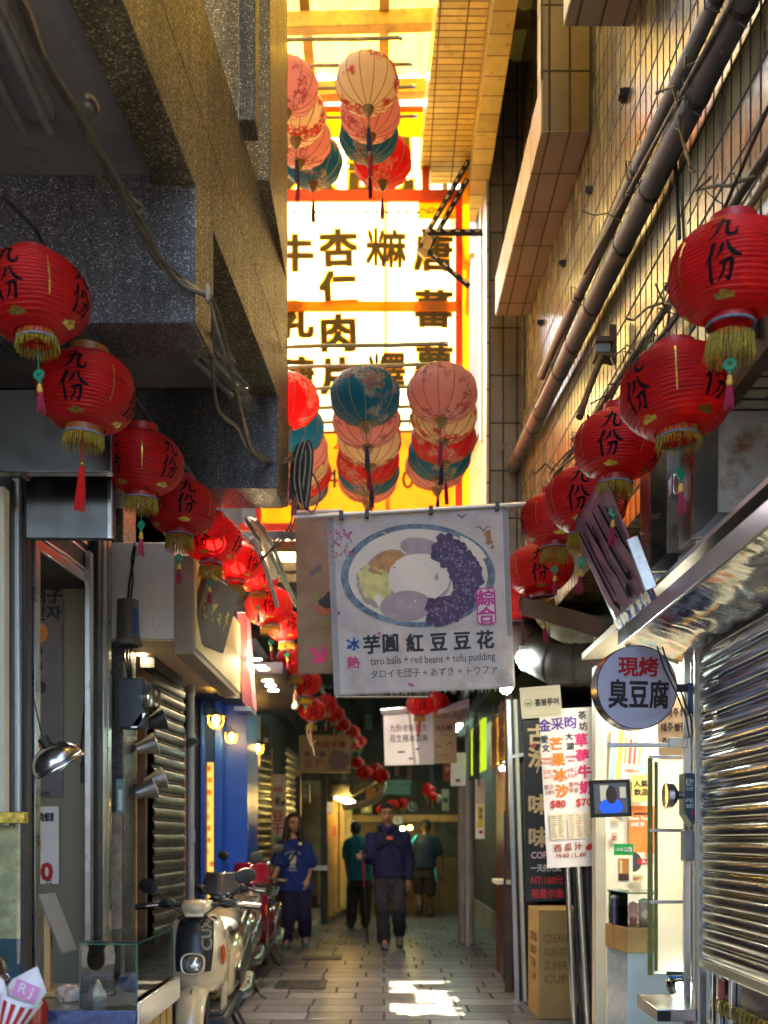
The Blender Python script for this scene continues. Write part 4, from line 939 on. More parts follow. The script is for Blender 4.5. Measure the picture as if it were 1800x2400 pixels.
# ------------------------------------------------------------------ things on the pillar
u = T('meter_box', 'dark blue meter box with a clear round cover on the speckled pillar', 'meter', P(308, 1707, 5.95))
fbox(MB(), 276, 338, 1588, 1706, 5.93, .12).build('housing', mat('meter_paint', (.05,.06,.075), .4, var=.2), u, bevel=.01)
fbox(MB(), 270, 276, 1580, 1712, 5.97, .02).build('back_plate', M_BLACK, u)
A = P(336, 1636, 5.98); X = Matrix.Translation(A) @ Matrix.Rotation(R(90), 4, 'Y'); MB().xf(X).lathe([(.001,.095),(.05,.092),(.075,.07),(.08,.0)], 28).build('dome', M_GLASS, u); MB().xf(X).lathe([(.074,.04),(.066,.045),(.001,.048)], 24).build('dial', M_STEEL, u)
MB().hexa([P(306,1706,5.93),P(320,1706,5.93),P(342,1672,5.93),P(330,1672,5.93)], [p+Vector((0,.1,0)) for p in (P(306,1706,5.93),P(320,1706,5.93),P(342,1672,5.93),P(330,1672,5.93))]).build('seal_plate', M_STEEL, u)
u = T('transformer', 'grey bell shaped transformer with a blue sticker on the speckled pillar', 'transformer', P(300, 1510, 5.95)); A = P(300, 1405, 5.98); k = 5.98/F
MB().lathe([(.001,0),(24*k,-2*k),(26*k,-60*k),(27*k,-95*k),(34*k,-104*k),(34*k,-108*k),(24*k,-110*k)], 28, A).build('bell', mat('bell_grey', (.10,.10,.095), .45, var=.2), u)
fbox(MB(), 313, 322, 1428, 1486, 5.905, .004).build('sticker', mat('sticker_blue', (.01,.08,.32), .4), u); 
for i in range(3): MB().tube([P(292+8*i,1512,5.98), P(290+7*i,1540,5.97), P(298+5*i,1570,5.97), P(300+4*i,1590,5.97)], .006, 6).build('lead', M_BLACK, u)
MB().tube([P(300,1405,5.98), P(303,1370,5.98), P(312,1320,5.98), P(318,1280,5.98)], .007, 6).build('lead', M_BLACK, u); MB().tube([P(306,1405,5.98), P(312,1360,5.98), P(308,1310,5.98), P(316,1270,5.98)], .005, 6).build('lead', M_BLACK, u)
t, wr, dot, bar, done = poster('paper_strip', 272, 291, 1826, 1906, 6.04, mat('jade_paper', (.20,.34,.30), .5), 'small jade edged paper strip taped to the speckled pillar', 'paper'); bar(277, 286, 1850, 1898, WH); done()
single(fbox(MB(), 256, 285, 1904, 2180, 6.05, .008), 'poster_stack', mat('torn_posters', (.30,.25,.18), .6, var=.45, scale=12, dirt=(.45,.42,.1), dscale=14), 'torn faded posters layered on the lower pillar', 'poster')
f = T('timber_doorframe', 'bright yellow timber doorframe beside the old roller shutter', 'doorframe', (xat(305, 6.45), 6.45, 0))
fbox(MB(), 283, 297, 1708, 9999, 6.44, .05).build('cream_post', M_CREAM, f, bevel=.003); fbox(MB(), 298, 317, 1708, 9999, 6.45, .06).build('yellow_post', M_WOOD, f, bevel=.004); fbox(MB(), 318, 341, 1640, 9999, 6.5, .06).build('dark_post', M_DKWOOD, f, bevel=.004)
M_FROST = mat('frosted_lens', (.5,.46,.38), .25, var=.15)
for i, (px, py, Y, lab) in enumerate(((372,1688,6.15,'grey floodlight tilted down under the meter box'),(352,1746,6.35,'small floodlight with frosted lens above the pair by the shutter'),(372,1826,6.5,'round frosted floodlight hanging over the old shutter'),(350,1850,6.3,'lowest frosted floodlight by the yellow timber'))):
    l = T('floodlight', lab, 'lamp', P(px, py, Y), 'floodlights by the old shutter'); k = Y/F; X = Matrix.Translation(OFF[l.name]) @ Matrix.Rotation(R(70), 4, 'Y') @ Matrix.Rotation(R(-15), 4, 'X')
    MB().xf(X).lathe([(.001,-34*k),(12*k,-33*k),(15*k,-20*k),(22*k,0),(26*k,14*k),(24*k,15*k)], 24).build('housing', M_DKMET if i == 0 else M_ALU, l); MB().xf(X).lathe([(.001,18*k),(14*k,17*k),(24*k,12*k)], 24).build('lens', M_FROST, l); MB().tube([OFF[l.name]+Vector((-.02,0,.0)), OFF[l.name]+Vector((-.1,.03,.03)), OFF[l.name]+Vector((-.16,.06,.1))], .006, 6).build('bracket', M_DKMET, l)
# old roller shutter on the left
s = T('roller_shutter', 'grimy old grey roller shutter behind the scooters', 'shutter', (xs(6.9), 6.9, 0))
o = Vector((xs(6.55)+.02, 6.58, 0)); e = Vector((xs(7.28)+.02, 7.34, 0)); q = shutter(MB(), e, o - e, (o-e).length, 0.02, 2.42, .085, .016); q.v = q.v; q.build('slat', M_SHUT, s, smooth=40)
MB().box(xs(6.9)-.06, xs(6.9)+.03, 6.5, 7.4, 2.43, 2.6).build('shutter_box', M_DKMET, s)
fbox(MB(), 414, 424, 1650, 9999, 7.30, .05).build('guide', M_DKMET, s); fbox(MB(), 424, 433, 1720, 9999, 7.36, .04).build('guide', mat('sticker_guide', (.35,.12,.12), .6, var=.6, scale=9), s)
p = T('drain_pipe', 'grey plastic drainpipe with an open elbow beside the blue shop', 'pipe', P(446, 2200, 7.6))
MB().cyl(P(446, 1605, 7.6), (xat(446,7.6), 7.6, .02), .030, 18).build('pipe', M_PVC, p)
for py in (1735, 1960): MB().cyl(P(446, py-14, 7.6), P(446, py+14, 7.6), .036, 18).build('coupling', M_PVC, p)
MB().tube([P(446,1742,7.56), P(450,1738,7.5), P(458,1738,7.44)], .028, 14).build('elbow', M_PVC, p); MB().tube([P(457,1738,7.45), P(459,1738,7.42)], .022, 14).build('opening', M_BLACK, p)

# ------------------------------------------------------------------ white sign box with downlights
s = T('sign_box', 'cream shop sign box with five glowing downlights in its underside', 'sign box', (-1.45, 6.9, 2.51))
MB().box(-1.86, -1.229, 6.0, 7.85, 2.515, 3.08).build('box', M_WHITE, s, bevel=.006); MB().box(-1.85, -1.232, 6.015, 7.84, 2.505, 2.513).build('underside', mat('warm_lit_cream', (.70,.52,.30), .45, var=.12, scale=3), s)  # cream underside with the warm lamp light put into its colour
MB().box(-1.2285, -1.115, 5.99, 7.9, 2.425, 3.0).build('face_board', mat('taupe_board', (.30,.24,.17), .6, var=.15, scale=5), s, bevel=.004); MB().box(-1.114, -1.108, 6.02, 7.88, 2.47, 2.99).build('sign_face', mat('sign_cream', (.72,.62,.30), .6, var=.15, scale=3, dirt=(.5,.35,.1)), s)
for px, py in ((332,1532),(351,1546),(370,1559),(389,1570),(405,1581)):
    Y = 1.157*F/(VY-py); d = MB().lathe([(.001,-.0015),(.032,-.001),(.033,.0)], 20, (xat(px,Y), Y, 2.503)).build('downlight', M_LED, s); MB().lathe([(.034,.0),(.034,-.004),(.046,-.003),(.046,.001)], 24, (xat(px,Y), Y, 2.5035)).build('bezel', M_ALU, s)
pl = T('name_board', 'tilted brown name board with gold lettering on the sign box', 'sign', P(495, 1515, 6.8))
C = P(500, 1440, 6.3); r_ = Vector((.25,.97,0)).normalized(); up = Vector((.28,-.07,1)).normalized(); X = Matrix((r_.to_4d(), r_.to_4d(), r_.to_4d(), (0,0,0,1)))
nrm = r_.cross(up).normalized(); q = [C + r_*a + up*b_ for a, b_ in ((-.24,-.20),(.24,-.20),(.24,.20),(-.24,.20))]
MB().hexa([p - nrm*.02 for p in q], [p + nrm*.02 for p in q]).build('board', M_DKWOOD, pl, bevel=.004)
m = MB(); fn = plane_fn(C, r_, up, .023); 
rp_ = random.Random(5)
for i in range(4):
    for j in range(5): a_, l_ = rp_.uniform(0, 3.1), rp_.uniform(.03, .07); cx_, cy_ = -.165+.11*i+rp_.uniform(-.02,.02), rp_.uniform(-.05,.05); stroke2(m, fn, [(cx_-l_*.5*math.cos(a_), cy_-l_*.5*math.sin(a_)), (cx_, cy_+.006), (cx_+l_*.5*math.cos(a_), cy_+l_*.5*math.sin(a_))], [.006,.013,.004])
m.build('lettering', M_GOLD, pl, smooth=0)
s = T('shop_sign', 'faded pink and red upright shop sign at the end of the cream sign box', 'sign', (-1.06, 8.1, 2.3))
MB().hexa([(-1.10,7.96,2.40),(-1.02,7.96,2.36),(-1.02,8.22,2.36),(-1.10,8.22,2.40)], [(-1.14,7.96,3.10),(-1.075,7.96,3.10),(-1.075,8.22,3.10),(-1.14,8.22,3.10)]).build('panel', mat('pink_sign', (.60,.20,.26), .5, var=.3, scale=4, dirt=(.5,.02,.04), dscale=3), s, bevel=.004)
MB().box(-1.16,-1.03,7.93,8.24,2.33,2.365).build('metal_edge', M_ALU, s)

# ------------------------------------------------------------------ blue shop
b = T('blue_shop', 'bright blue painted shop front with a narrow lit window', 'shop', (-1.6, 10.7, 0))
fbox(MB(), 455, 470, 1625, 9999, 10.45, .5).build('wall_strip', M_NAVY, b); fbox(MB(), 470, 478, 1625, 9999, 10.40, .08).build('post', M_BLUE, b, bevel=.004)
fbox(MB(), 478, 502, 1625, 1786, 10.70, .06).build('wall_strip', M_BLUE, b); fbox(MB(), 503, 519, 1640, 9999, 10.47, .5).build('pilaster', M_BLUE, b, bevel=.004); fbox(MB(), 520, 580, 1625, 9999, 10.75, .9).build('wall', M_BLUE, b, bevel=.004)
fbox(MB(), 478, 500, 1787, 2110, 10.86, .02).build('lit_window', emit('window_glow', (1.0,.50,.10), .13), b)
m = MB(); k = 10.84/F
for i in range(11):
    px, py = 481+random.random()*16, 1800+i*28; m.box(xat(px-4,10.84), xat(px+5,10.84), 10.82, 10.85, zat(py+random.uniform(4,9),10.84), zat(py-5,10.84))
m.build('goods', emit('window_goods_glow', (.8,.25,.05), .07), b)  # goods given a faint glow in place of light from behind them
fbox(MB(), 478, 500, 2111, 9999, 10.85, .03).build('wall_strip', M_NAVY, b)
MB().box(-1.9, -.86, 8.7, 11.6, 2.74, 2.84).build('canopy', M_NAVY, b)
for px, py in ((599,1545),(610,1562),(618,1568),(627,1596),(634,1607),(641,1618)):
    Y = 1.388*F/(VY-py); MB().lathe([(.001,-.003),(.045,-.002),(.047,.0)], 18, (xat(px,Y), Y, 2.738)).build('downlight', M_LED, b)
def cage_lamp(px, py, wpx, Y, lab):
    l = T('cage_lamp', lab, 'lamp', P(px, py, Y), 'caged wall lamps of the blue shop'); o = OFF[l.name]; k = wpx*Y/F/2; X = Matrix.Translation(o)
    MB().xf(X).lathe([(.001,.95*k),(.35*k,.85*k),(.5*k,.6*k),(1.35*k,.22*k),(1.32*k,.16*k),(.5*k,.45*k)], 24).build('shade', mat('lamp_shade', (.12,.12,.13), .4, .4), l)
    MB().xf(X).lathe([(.72*k,.3*k),(.76*k,-.5*k),(.6*k,-1.0*k),(.001,-1.25*k)], 20).build('globe', glass('amber_glass', (1,.85,.5)), l)
    MB().xf(X).lathe([(.12*k,.25*k),(.38*k,-.1*k),(.42*k,-.35*k),(.28*k,-.68*k),(.001,-.78*k)], 16).build('bulb', emit('bulb_warm', (1,.62,.18), 26), l)
    for a in range(3):
        m = MB().xf(X @ Matrix.Rotation(R(60*a+15), 4, 'Z')); m.tube([(.95*k,0,.3*k),(.98*k,0,-.6*k),(.75*k,0,-1.2*k),(0,0,-1.5*k),(-.75*k,0,-1.2*k),(-.98*k,0,-.6*k),(-.95*k,0,.3*k)], .05*k, 5); m.build('cage_bar', M_GOLD, l)
    MB().xf(X).tube([(0,0,.9*k),(0,0,1.25*k),(-.5*k,.3*k,1.45*k),(-1.6*k,.9*k,1.45*k)], .09*k, 6).build('arm', M_BLACK, l); MB().xf(X).box(-1.75*k,-1.55*k,.7*k,1.2*k,.4*k,2*k).build('wall_plate', M_BLACK, l)
cage_lamp(506, 1682, 36, 10.2, 'largest glowing caged lamp, under the corner of the cream sign box')
cage_lamp(542, 1722, 28, 10.42, 'glowing caged lamp on the blue wall, second from the sign box')
cage_lamp(604, 1748, 28, 11.6, 'glowing caged lamp in front of the cream board past the blue wall')
single(fbox(MB(), 583, 609, 1655, 1794, 11.75, .05), 'cream_board', M_CREAM, 'plain cream board behind the third caged lamp', 'board')
c = T('camera_dome', 'small white security camera hanging below the navy canopy', 'security camera', P(692, 1655, 9.9)); o = OFF[c.name]; MB().ball(o, .035, 16, 10).build('dome', M_WHITE, c); MB().cyl(o, o+Vector((0,0,.12)), .018).build('stem', M_WHITE, c)
# further shutters and boards on the left
s = T('roller_shutter', 'dark roller shutter with reflected lamps past the blue wall', 'shutter', (-1.3, 10.3, 0))
o = Vector((xat(582,12.2), 12.2, 0)); e = Vector((xat(634,13.3), 13.3, 0)); shutter(MB(), e, o-e, (o-e).length, .02, 2.5, .10, .018).build('slat', M_SHUTD, s, smooth=40); MB().beam(e+Vector((0,0,0)), e+Vector((0,0,2.5)), .05).build('guide', M_WOOD, s)
s = T('roller_shutter', 'dark roller shutter behind the upright dried tofu sign', 'shutter', (-1.0, 12, 0))
o = Vector((xat(668,13.95), 13.95, 0)); e = Vector((xat(702,15.6), 15.6, 0)); shutter(MB(), e, o-e, (o-e).length, .02, 2.6, .10, .018).build('slat', M_SHUTD, s, smooth=40); MB().beam(e, e+Vector((0,0,2.6)), .05).build('guide', M_DKMET, s)
t, wr, dot, bar, done = poster('tofu_sign', 634, 669, 1815, 2010, 13.75, mat('pale_sign', (.58,.48,.40), .6, var=.08), 'upright pale dried tofu sign with red and green characters', 'sign', .03)
dot(651, 1830, 8, 8, WH); dot(651, 1830, 4, 4, (.7,.45,.03)); wr('阿柑', 651, 1850, 12, RD, .04); wr('九份', 645, 1873, 13, BK, .06, rot=0); wr('名産', 657, 1882, 13, BK, .06)
wr('豆', 651, 1912, 30, RD, .04); wr('干', 651, 1942, 30, RD, .04); wr('香', 650, 1968, 18, GR, .05); wr('菇', 650, 1990, 18, GR, .05); done()
fbox(MB(), 634, 670, 2011, 9999, 13.75, .05).build('lower_board', M_DKWOOD, t)
c = T('carton', 'plain ochre carton on the ground behind the woman', 'box', (xat(640,13.5), 13.5, 0)); fbox(MB(), 611, 666, 2117, 2202, 13.4, .4).build('carton_body', M_CARD, c, bevel=.006); fbox(MB(), 611, 666, 2117, 2119, 13.39, .009).build('flap', M_CARD, c)
# ------------------------------------------------------------------ right side
def poster2(name, cx, cy, wpx, hpx, rot, Y, m, label, cat='poster', th=.004, edge=None, yaw=0):
    k = Y / F; C = P(cx, cy, Y); a = R(rot); cz, sz = math.cos(a), math.sin(a); rr = Vector((cz*math.cos(R(yaw)), cz*math.sin(R(yaw)), sz)); uu = Vector((-sz*math.cos(R(yaw)), -sz*math.sin(R(yaw)), cz))
    t = T(name, label, cat, C); nn = rr.cross(uu); q = [C + rr*(x*wpx*k/2) + uu*(y*hpx*k/2) for x, y in ((-1,-1),(1,-1),(1,1),(-1,1))]
    MB().hexa([p - nn*th for p in q], q).build('sheet', m, t, bevel=.001 if th > .01 else 0)
    fn = plane_fn(C, rr, uu, .003); g = {}
    def wr(s, px, py, size, col, bold=.03, fit=None, rot=0, sx=1, fnt=None):
        put_text(g.setdefault(col, MB()), s, fn, (px-cx)*k, -(py-cy)*k, size*k, bold, sx=sx, rot=rot, fit=fit*k if fit else None)
    def dot(px, py, rx, ry, col, **kw): disc2(g.setdefault(col, MB()), fn, (px-cx)*k, -(py-cy)*k, rx*k, ry*k, 20, **kw)
    def bar(x0, x1, y0, y1, col): rect2(g.setdefault(col, MB()), fn, (x0-cx)*k, (x1-cx)*k, -(y1-cy)*k, -(y0-cy)*k)
    def done():
        for i, (c_, mb) in enumerate(g.items()):
            mb.v = [v + nn*(.0006*i) for v in mb.v]; mb.build('lettering', ink(c_), t, smooth=0)
    return t, wr, dot, bar, done
PUR, ORG, MAG, BRN = (.07,.03,.32), (.75,.20,.01), (.62,.02,.14), (.40,.06,.02)

# steel roller shutter
M_SLAT = mat('polished_slat', (.47,.465,.45), .15, 1., var=.15, scale=3, dirt=(.3,.28,.25), dscale=6, rvar=.04)
s = T('roller_shutter', 'polished stainless roller shutter half lowered over a steel cabinet', 'shutter', (1.45, 4.1, .8))
shutter(MB(), (1.45, 1.2, 0), (0,1,0), 3.46, .81, 2.20, .0752, .016).build('slat', M_SLAT, s, smooth=50)
MB().box(1.425, 1.462, 1.2, 4.66, .765, .805).build('bottom_bar', M_STEEL, s, bevel=.004)
MB().box(1.418, 1.47, 4.665, 4.70, 0, 2.25).build('guide', M_ALU, s, bevel=.003); MB().box(1.424, 1.436, 4.652, 4.664, .02, 2.2).build('guide_lip', M_CREAM, s)
MB().box(1.452, 1.52, 1.2, 4.70, 2.17, 2.428).build('header', M_DKMET, s)
c = T('steel_cabinet', 'glass fronted steel cabinet under the polished roller shutter', 'cabinet', (1.5, 4, 0))
MB().box(1.475, 1.9, 1.2, 4.6, 0, .74).build('body', mat('cabinet_dark', (.10,.10,.12), .15, .4), c)
for y in (4.55, 4.46, 4.30, 3.75, 3.2): MB().box(1.452, 1.474, y-.018, y+.018, 0, .76).build('post', M_STEEL, c, bevel=.003)
MB().box(1.448, 1.474, 3.0, 4.6, .50, .53).build('rail', M_STEEL, c); MB().box(1.462, 1.468, 3.0, 4.55, .0, .5).build('pane', M_GLASS, c)
m = MB()
for i in range(16): 
    y = 4.44 - i*.05; m.tube([(1.452+.012*math.cos(a*.6), y, .62+.03*math.sin(a*.6)) for a in range(11)], .005, 5)
m.build('spring_trim', M_GOLD, c)
single(MB().box(1.446, 1.4515, 4.36, 4.43, .66, .74), 'warning_sticker', mat('maroon_sticker', (.25,.03,.04), .5), 'small maroon sticker on the steel cabinet', 'sticker')
# awning
a = T('steel_awning', 'crumpled mirror bright steel awning over the roller shutter', 'awning', (1.3, 4.2, 2.25))
MB().grid(lambda u, v: (1.168+.29*u, 1.2+3.84*v, 2.312-.10*u+.010*noise.noise(Vector((u*3, v*17, 0)))), 16, 150).build('underside', M_WAVY, a, smooth=180)
MB().box(1.150, 1.166, 1.2, 5.04, 2.285, 2.365).build('lip', M_STEEL, a, bevel=.003); MB().grid(lambda u, v: (1.17+.28*u, 5.04+.004*noise.noise(Vector((u*6,v*3,4))), 2.30-.10*u+.12*v), 12, 3).build('end_sheet', M_WAVY, a, smooth=180)
MB().box(1.17, 1.48, 1.2, 5.03, 2.43, 2.45).build('top_sheet', M_ALU, a)
# skewed pink film sign
s = T('film_sign', 'skewed glossy pink film sign with long black brush strokes above the steel awning', 'sign', (1.05, 4.5, 2.36))
A, B, Cc, D = Vector((1.158,4.34,2.366)), Vector((1.158,5.035,2.366)), Vector((.925,5.035,2.885)), Vector((.925,4.34,2.885)); 
fu = (A-B).normalized(); fv = (Cc-B).normalized(); fnn = fu.cross(fv).normalized(); Ls, Hs = (A-B).length, (Cc-B).length
MB().grid(lambda u, v: B + fu*Ls*u + fv*Hs*v + fnn*.006*noise.noise(Vector((u*3,v*3,1))), 20, 14).build('film', sheet('pink_film', (.55,.30,.36), .35, .12, var=.4, scale=2.2, dirt=(.25,.10,.35)), s, solid=.003)
f = lambda x, y: B + fu*x + fv*y + fnn*.012
m = MB()
for pts, wd in (([(.16,.50),(.20,.30),(.24,.12),(.33,.08)],[.03,.05,.04,.06]), ([(.28,.48),(.30,.30),(.36,.14)],[.02,.035,.02]), ([(.42,.5),(.46,.42),(.5,.30)],[.03,.05,.015]), ([(.52,.46),(.50,.28),(.58,.20),(.60,.08)],[.025,.04,.03,.015]), ([(.66,.50),(.70,.32),(.78,.16),(.86,.16)],[.03,.05,.045,.06]), ([(.84,.5),(.88,.40),(.93,.32)],[.03,.05,.02]), ([(.62,.12),(.68,.10),(.72,.14)],[.05,.07,.03]), ([(.98,.46),(1.0,.3),(1.08,.2)],[.03,.04,.02])): stroke2(m, f, [(x*.62, y) for x, y in pts], [w_*.75 for w_ in wd], 5)
m.build('brush_stroke', M_LINK, s, smooth=0)
f2 = lambda x, y: B + fu*x + fv*y + fnn*.010; g = MB(); rect2(g, f2, 0, Ls, 0, .055); g.build('blue_band', mat('film_blue', (.03,.07,.35), .2), s, smooth=0)
f3 = lambda x, y: B + fu*x + fv*y + fnn*.0125; g = MB()
for x in (.05,.10,.17,.23,.36,.48,.56,.62): disc2(g, f3, x, .03, .035, .026, 12, jit=.25)
g.build('food_print', mat('food_print', (.55,.25,.06), .25, var=.7, scale=25), s, smooth=0)
MB().beam(B - fnn*.004, Cc - fnn*.004, .012).build('edge_rod', M_ALU, s); MB().beam((1.13,4.33,2.40),(1.05,4.34,2.62), .02, .05).build('bracket', M_ALU, s, bevel=.003)
# boxed steel signs / units
def steelbox(px0, px1, py0, py1, Y, dep, label, plate):
    b = T('steel_unit', label, 'wall unit', P((px0+px1)/2, py1, Y)); x0, x1, z0, z1 = xat(px0,Y), xat(px1,Y), zat(py1,Y), zat(py0,Y)
    MB().box(x0+.03, x1, Y+.02, Y+dep, z0+.03, z1).build('body', M_STEEL_BR, b, bevel=.004); q = plate
    MB().hexa([(x0,Y,z0),(x0+q,Y+.016,z0+q),(x0+q,Y+.03,z0+q),(x0,Y+.03,z0)], [(x0,Y,z1),(x0+q,Y+.016,z1),(x0+q,Y+.03,z1),(x0,Y+.03,z1)]).build('frame_side', M_STEEL, b)
    MB().hexa([(x0+.001,Y,z0),(x1,Y,z0),(x1,Y+.03,z0),(x0+.001,Y+.03,z0)], [(x0+q,Y+.016,z0+q-.001),(x1,Y+.016,z0+q-.001),(x1,Y+.03,z0+q-.001),(x0+q,Y+.03,z0+q-.001)]).build('frame_bottom', M_STEEL, b)
    MB().box(x0+.02, x1, Y+.035, Y+dep-.02, z0-.028, z0-.001).build('base_rail', M_STEEL, b, bevel=.004)
    MB().box(x0+q+.001, x1, Y+.012, Y+.019, z0+q, z1).build('face_plate', mat('stained_plate', (.34,.33,.30), .35, .4, var=.15, scale=4, dirt=(.16,.08,.03), dscale=6, damt=.46), b)
    m = MB(); m.box(x0+q+.06, x1, Y-.004, Y+.012, z0+q*.35, z0+q*.45); m.build('slot', M_BLACK, b)
steelbox(1625, 1990, 900, 1258, 3.95, .3, 'rust stained steel unit with a thick mitred frame under the largest lantern', .10)
steelbox(1525, 1700, 1000, 1335, 4.42, .3, 'smaller mitred steel unit tucked behind the stained one', .075)
q = MB().box(xat(1570,4.3), xat(1616,4.3), 4.26, 4.33, zat(1165,4.3), zat(1118,4.3)); single(q, 'steel_light', M_STEEL, 'small square steel spotlight between the steel units', 'spotlight', bevel=.006)
b = T('rusty_board', 'rusty brown board with black iron strokes under the tiled wall', 'board', (1.27, 3.8, 2.8))
MB().hexa([(1.275,3.0,2.98),(1.33,3.0,2.98),(1.33,3.9,2.98),(1.275,3.9,2.98)], [(1.225,3.0,3.34),(1.28,3.0,3.34),(1.28,3.9,3.34),(1.225,3.9,3.34)]).build('panel', mat('rust_panel', (.10,.06,.025), .7, .2, var=.3, scale=4, dirt=(.50,.46,.38), dscale=2.2, damt=.6), b)
for i in range(9):
    y = 3.1 + .09*i; MB().beam((1.232, y, 3.28-.03*(i % 3)), (1.258, y+.10, 3.08-.04*(i % 2)), .012, .02).build('iron_stroke', M_BLACK, b)
# bracket with round-stop arm on the tiled wall
b = T('wall_bracket', 'old iron bracket with a knobbly pipe stub on the tiled wall', 'bracket', P(1390, 840, 5.35))
fbox(MB(), 1428, 1446, 760, 850, 5.5, .03).build('plate', M_RUST, b); fbox(MB(), 1396, 1440, 786, 800, 5.40, .10).build('jaw', M_RUST, b, bevel=.004); fbox(MB(), 1396, 1440, 824, 834, 5.40, .10).build('jaw', M_RUST, b, bevel=.004); fbox(MB(), 1396, 1432, 800, 824, 5.42, .06).build('block', M_CONC, b, bevel=.004)
MB().tube([P(1412,832,5.42), P(1392,880,5.36), P(1372,935,5.3), P(1358,978,5.26)], [.020,.018,.017,.020], 12).build('stub', M_RUST, b)
# round sign, pole
p = T('sign_pole', 'scratched steel profile pole carrying the round stinky tofu sign', 'pole', (1.44, 4.85, 0))
MB().box(xat(1604,4.85), xat(1619,4.85), 4.85, 4.88, 0, zat(1515,4.85)).build('profile', M_ALU, p, bevel=.002); MB().box(xat(1621,4.85), xat(1640,4.85), 4.84, 4.90, 0, zat(1515,4.85)).build('profile', M_STEEL_BR, p, bevel=.003)
MB().beam(P(1580,1613,4.86), P(1625,1613,4.84), .03, .035).build('sign_arm', M_BLACK, p); fbox(MB(), 1612, 1634, 1600, 1672, 4.80, .03).build('clamp', mat('blue_clamp', (.02,.07,.20), .4), p, bevel=.003)
fbox(MB(), 1425, 1570, 1741, 1751, 4.86, .018).build('towel_arm', M_ALU, p, bevel=.003); fbox(MB(), 1568, 1612, 1728, 1752, 4.84, .03).build('arm_bracket', M_ALU, p, bevel=.004)
r = T('round_sign', 'round lilac white sign reading grilled stinky tofu in red and black', 'sign', P(1493, 1707, 4.8)); C = P(1493, 1611, 4.8); k = 4.8/F; X = Matrix.Translation(C) @ Matrix.Rotation(R(90), 4, 'X') @ Matrix.Rotation(R(4), 4, 'X')
X = Matrix.Translation(C) @ Matrix.Rotation(R(8), 4, 'Z') @ Matrix.Rotation(R(90), 4, 'X')
MB().xf(X).lathe([(97*k,.0),(99*k,.004),(99*k,-.075),(96*k,-.08),(.001,-.08)], 64).build('rim', M_STEEL, r, smooth=40)
MB().xf(X).lathe([(.0005,.003),(96.5*k,.002)], 64).build('face', mat('acrylic_lilac', (.52,.51,.62), .12, var=.04), r)
fn = lambda x, y: X @ Vector((x, y, .006))
m = MB(); put_text(m, '現烤', fn, 2*k, 48*k, 48*k, .05, fit=96*k); m.build('lettering', ink((.5,.015,.02)), r, smooth=0)
m = MB(); put_text(m, '臭豆腐', fn, 3*k, -16*k, 70*k, .045, fit=146*k); m.build('lettering', ink((.03,.02,.02)), r, smooth=0)
for i, (x0, x1) in enumerate(((1540,1608),(1552,1618))): single(MB().tube([P(x0,1515,4.74), P(x0+18,1570,4.73), P(x0+44,1622,4.74), P(x1,1680,4.78), P(x1+8,1730,4.8)], .004, 6), 'loose_cable', M_BLACK, ('inner thin black cable crossing the round sign' if i == 0 else 'outer black cable looping past the rim of the round sign'), 'cable')
# hanging plastic screen
s = T('plastic_screen', 'milky plastic screen with green taped edges hanging beside the steel pole', 'screen', P(1575, 2290, 4.95))
fbox(MB(), 1534, 1622, 1780, 2282, 4.96, .006).build('sheet', glass('milky_plastic', (.92,.90,.78), .1, .2, fog=.45), s)
M_GTAPE = mat('olive_tape', (.22,.24,.05), .35, var=.3, scale=20)
fbox(MB(), 1519, 1530, 1776, 2286, 4.95, .012).build('tape', M_GTAPE, s); fbox(MB(), 1534, 1542, 1786, 2276, 4.952, .006).build('tape', M_GTAPE, s)
for py in (1770, 1942, 2110): fbox(MB(), 1522, 1612, py, py+8, 4.945, .012).build('crossbar', M_ALU, s, bevel=.002)
fbox(MB(), 1563, 1624, 2277, 2286, 4.945, .012).build('black_edge', M_BLACK, s); fbox(MB(), 1612, 1618, 2020, 2276, 4.944, .01).build('blue_edge', mat('holo_blue', (.01,.10,.5), .2, .5, var=.6, scale=40), s); fbox(MB(), 1568, 1616, 2287, 2293, 4.944, .01).build('blue_edge', mat('holo_blue2', (.02,.15,.4), .2, .5, var=.8, scale=60), s)
c = T('glass_cup', 'ribbed clear glass shade hanging under the plastic screen', 'glass shade', P(1592, 2340, 4.98)); o = P(1594, 2292, 4.98); k = 4.98/F; MB().lathe([(30*k,0),(31*k,-22*k),(24*k,-40*k),(8*k,-56*k)], 24, o, lobe=lambda a, i: 1+.06*math.sin(a*12)).build('shade', glass('ribbed_glass', (1,.98,.9), .6), c, solid=.003); MB().lathe([(.001,-4*k),(10*k,-8*k),(9*k,-26*k),(.001,-30*k)], 12, o).build('lamp', M_LEDW, c)
b = T('control_box', 'teal control box with white lettering and a chrome lamp beside the shutter guide', 'control box', P(1625, 1942, 4.72))
MB().prism([P(x, y, 4.70) for x, y in ((1606,1812),(1644,1812),(1644,1946),(1630,1942),(1606,1908))][::-1], (0,.1,0)).build('housing', mat('teal_housing', (.02,.06,.09), .35, var=.2), b, fix=True)
k = 4.69/F; fn = plane_fn(P(0,0,4.695),(1,0,0),(0,0,1)); m = MB()
for tx, py, sz in (('EMA',1834,19),('CGM BT',1851,11),('PEMI',1878,12),('SEDE',1891,12)): put_text(m, tx, fn, 1627*k, -py*k, sz*k, .03, fit=34*k)
rect2(m, fn, 1610*k, 1643*k, -1843.5*k, -1842.5*k); m.build('lettering', ink((.7,.72,.72)), b, smooth=0)
m = MB(); rect2(m, fn, 1621*k, 1631*k, -1912*k, -1902*k); m.build('sticker', ink((.45,.02,.2)), b, smooth=0); m = MB(); rect2(m, fn, 1632*k, 1641*k, -1913*k, -1903*k); m.build('sticker', ink((.02,.25,.6)), b, smooth=0)
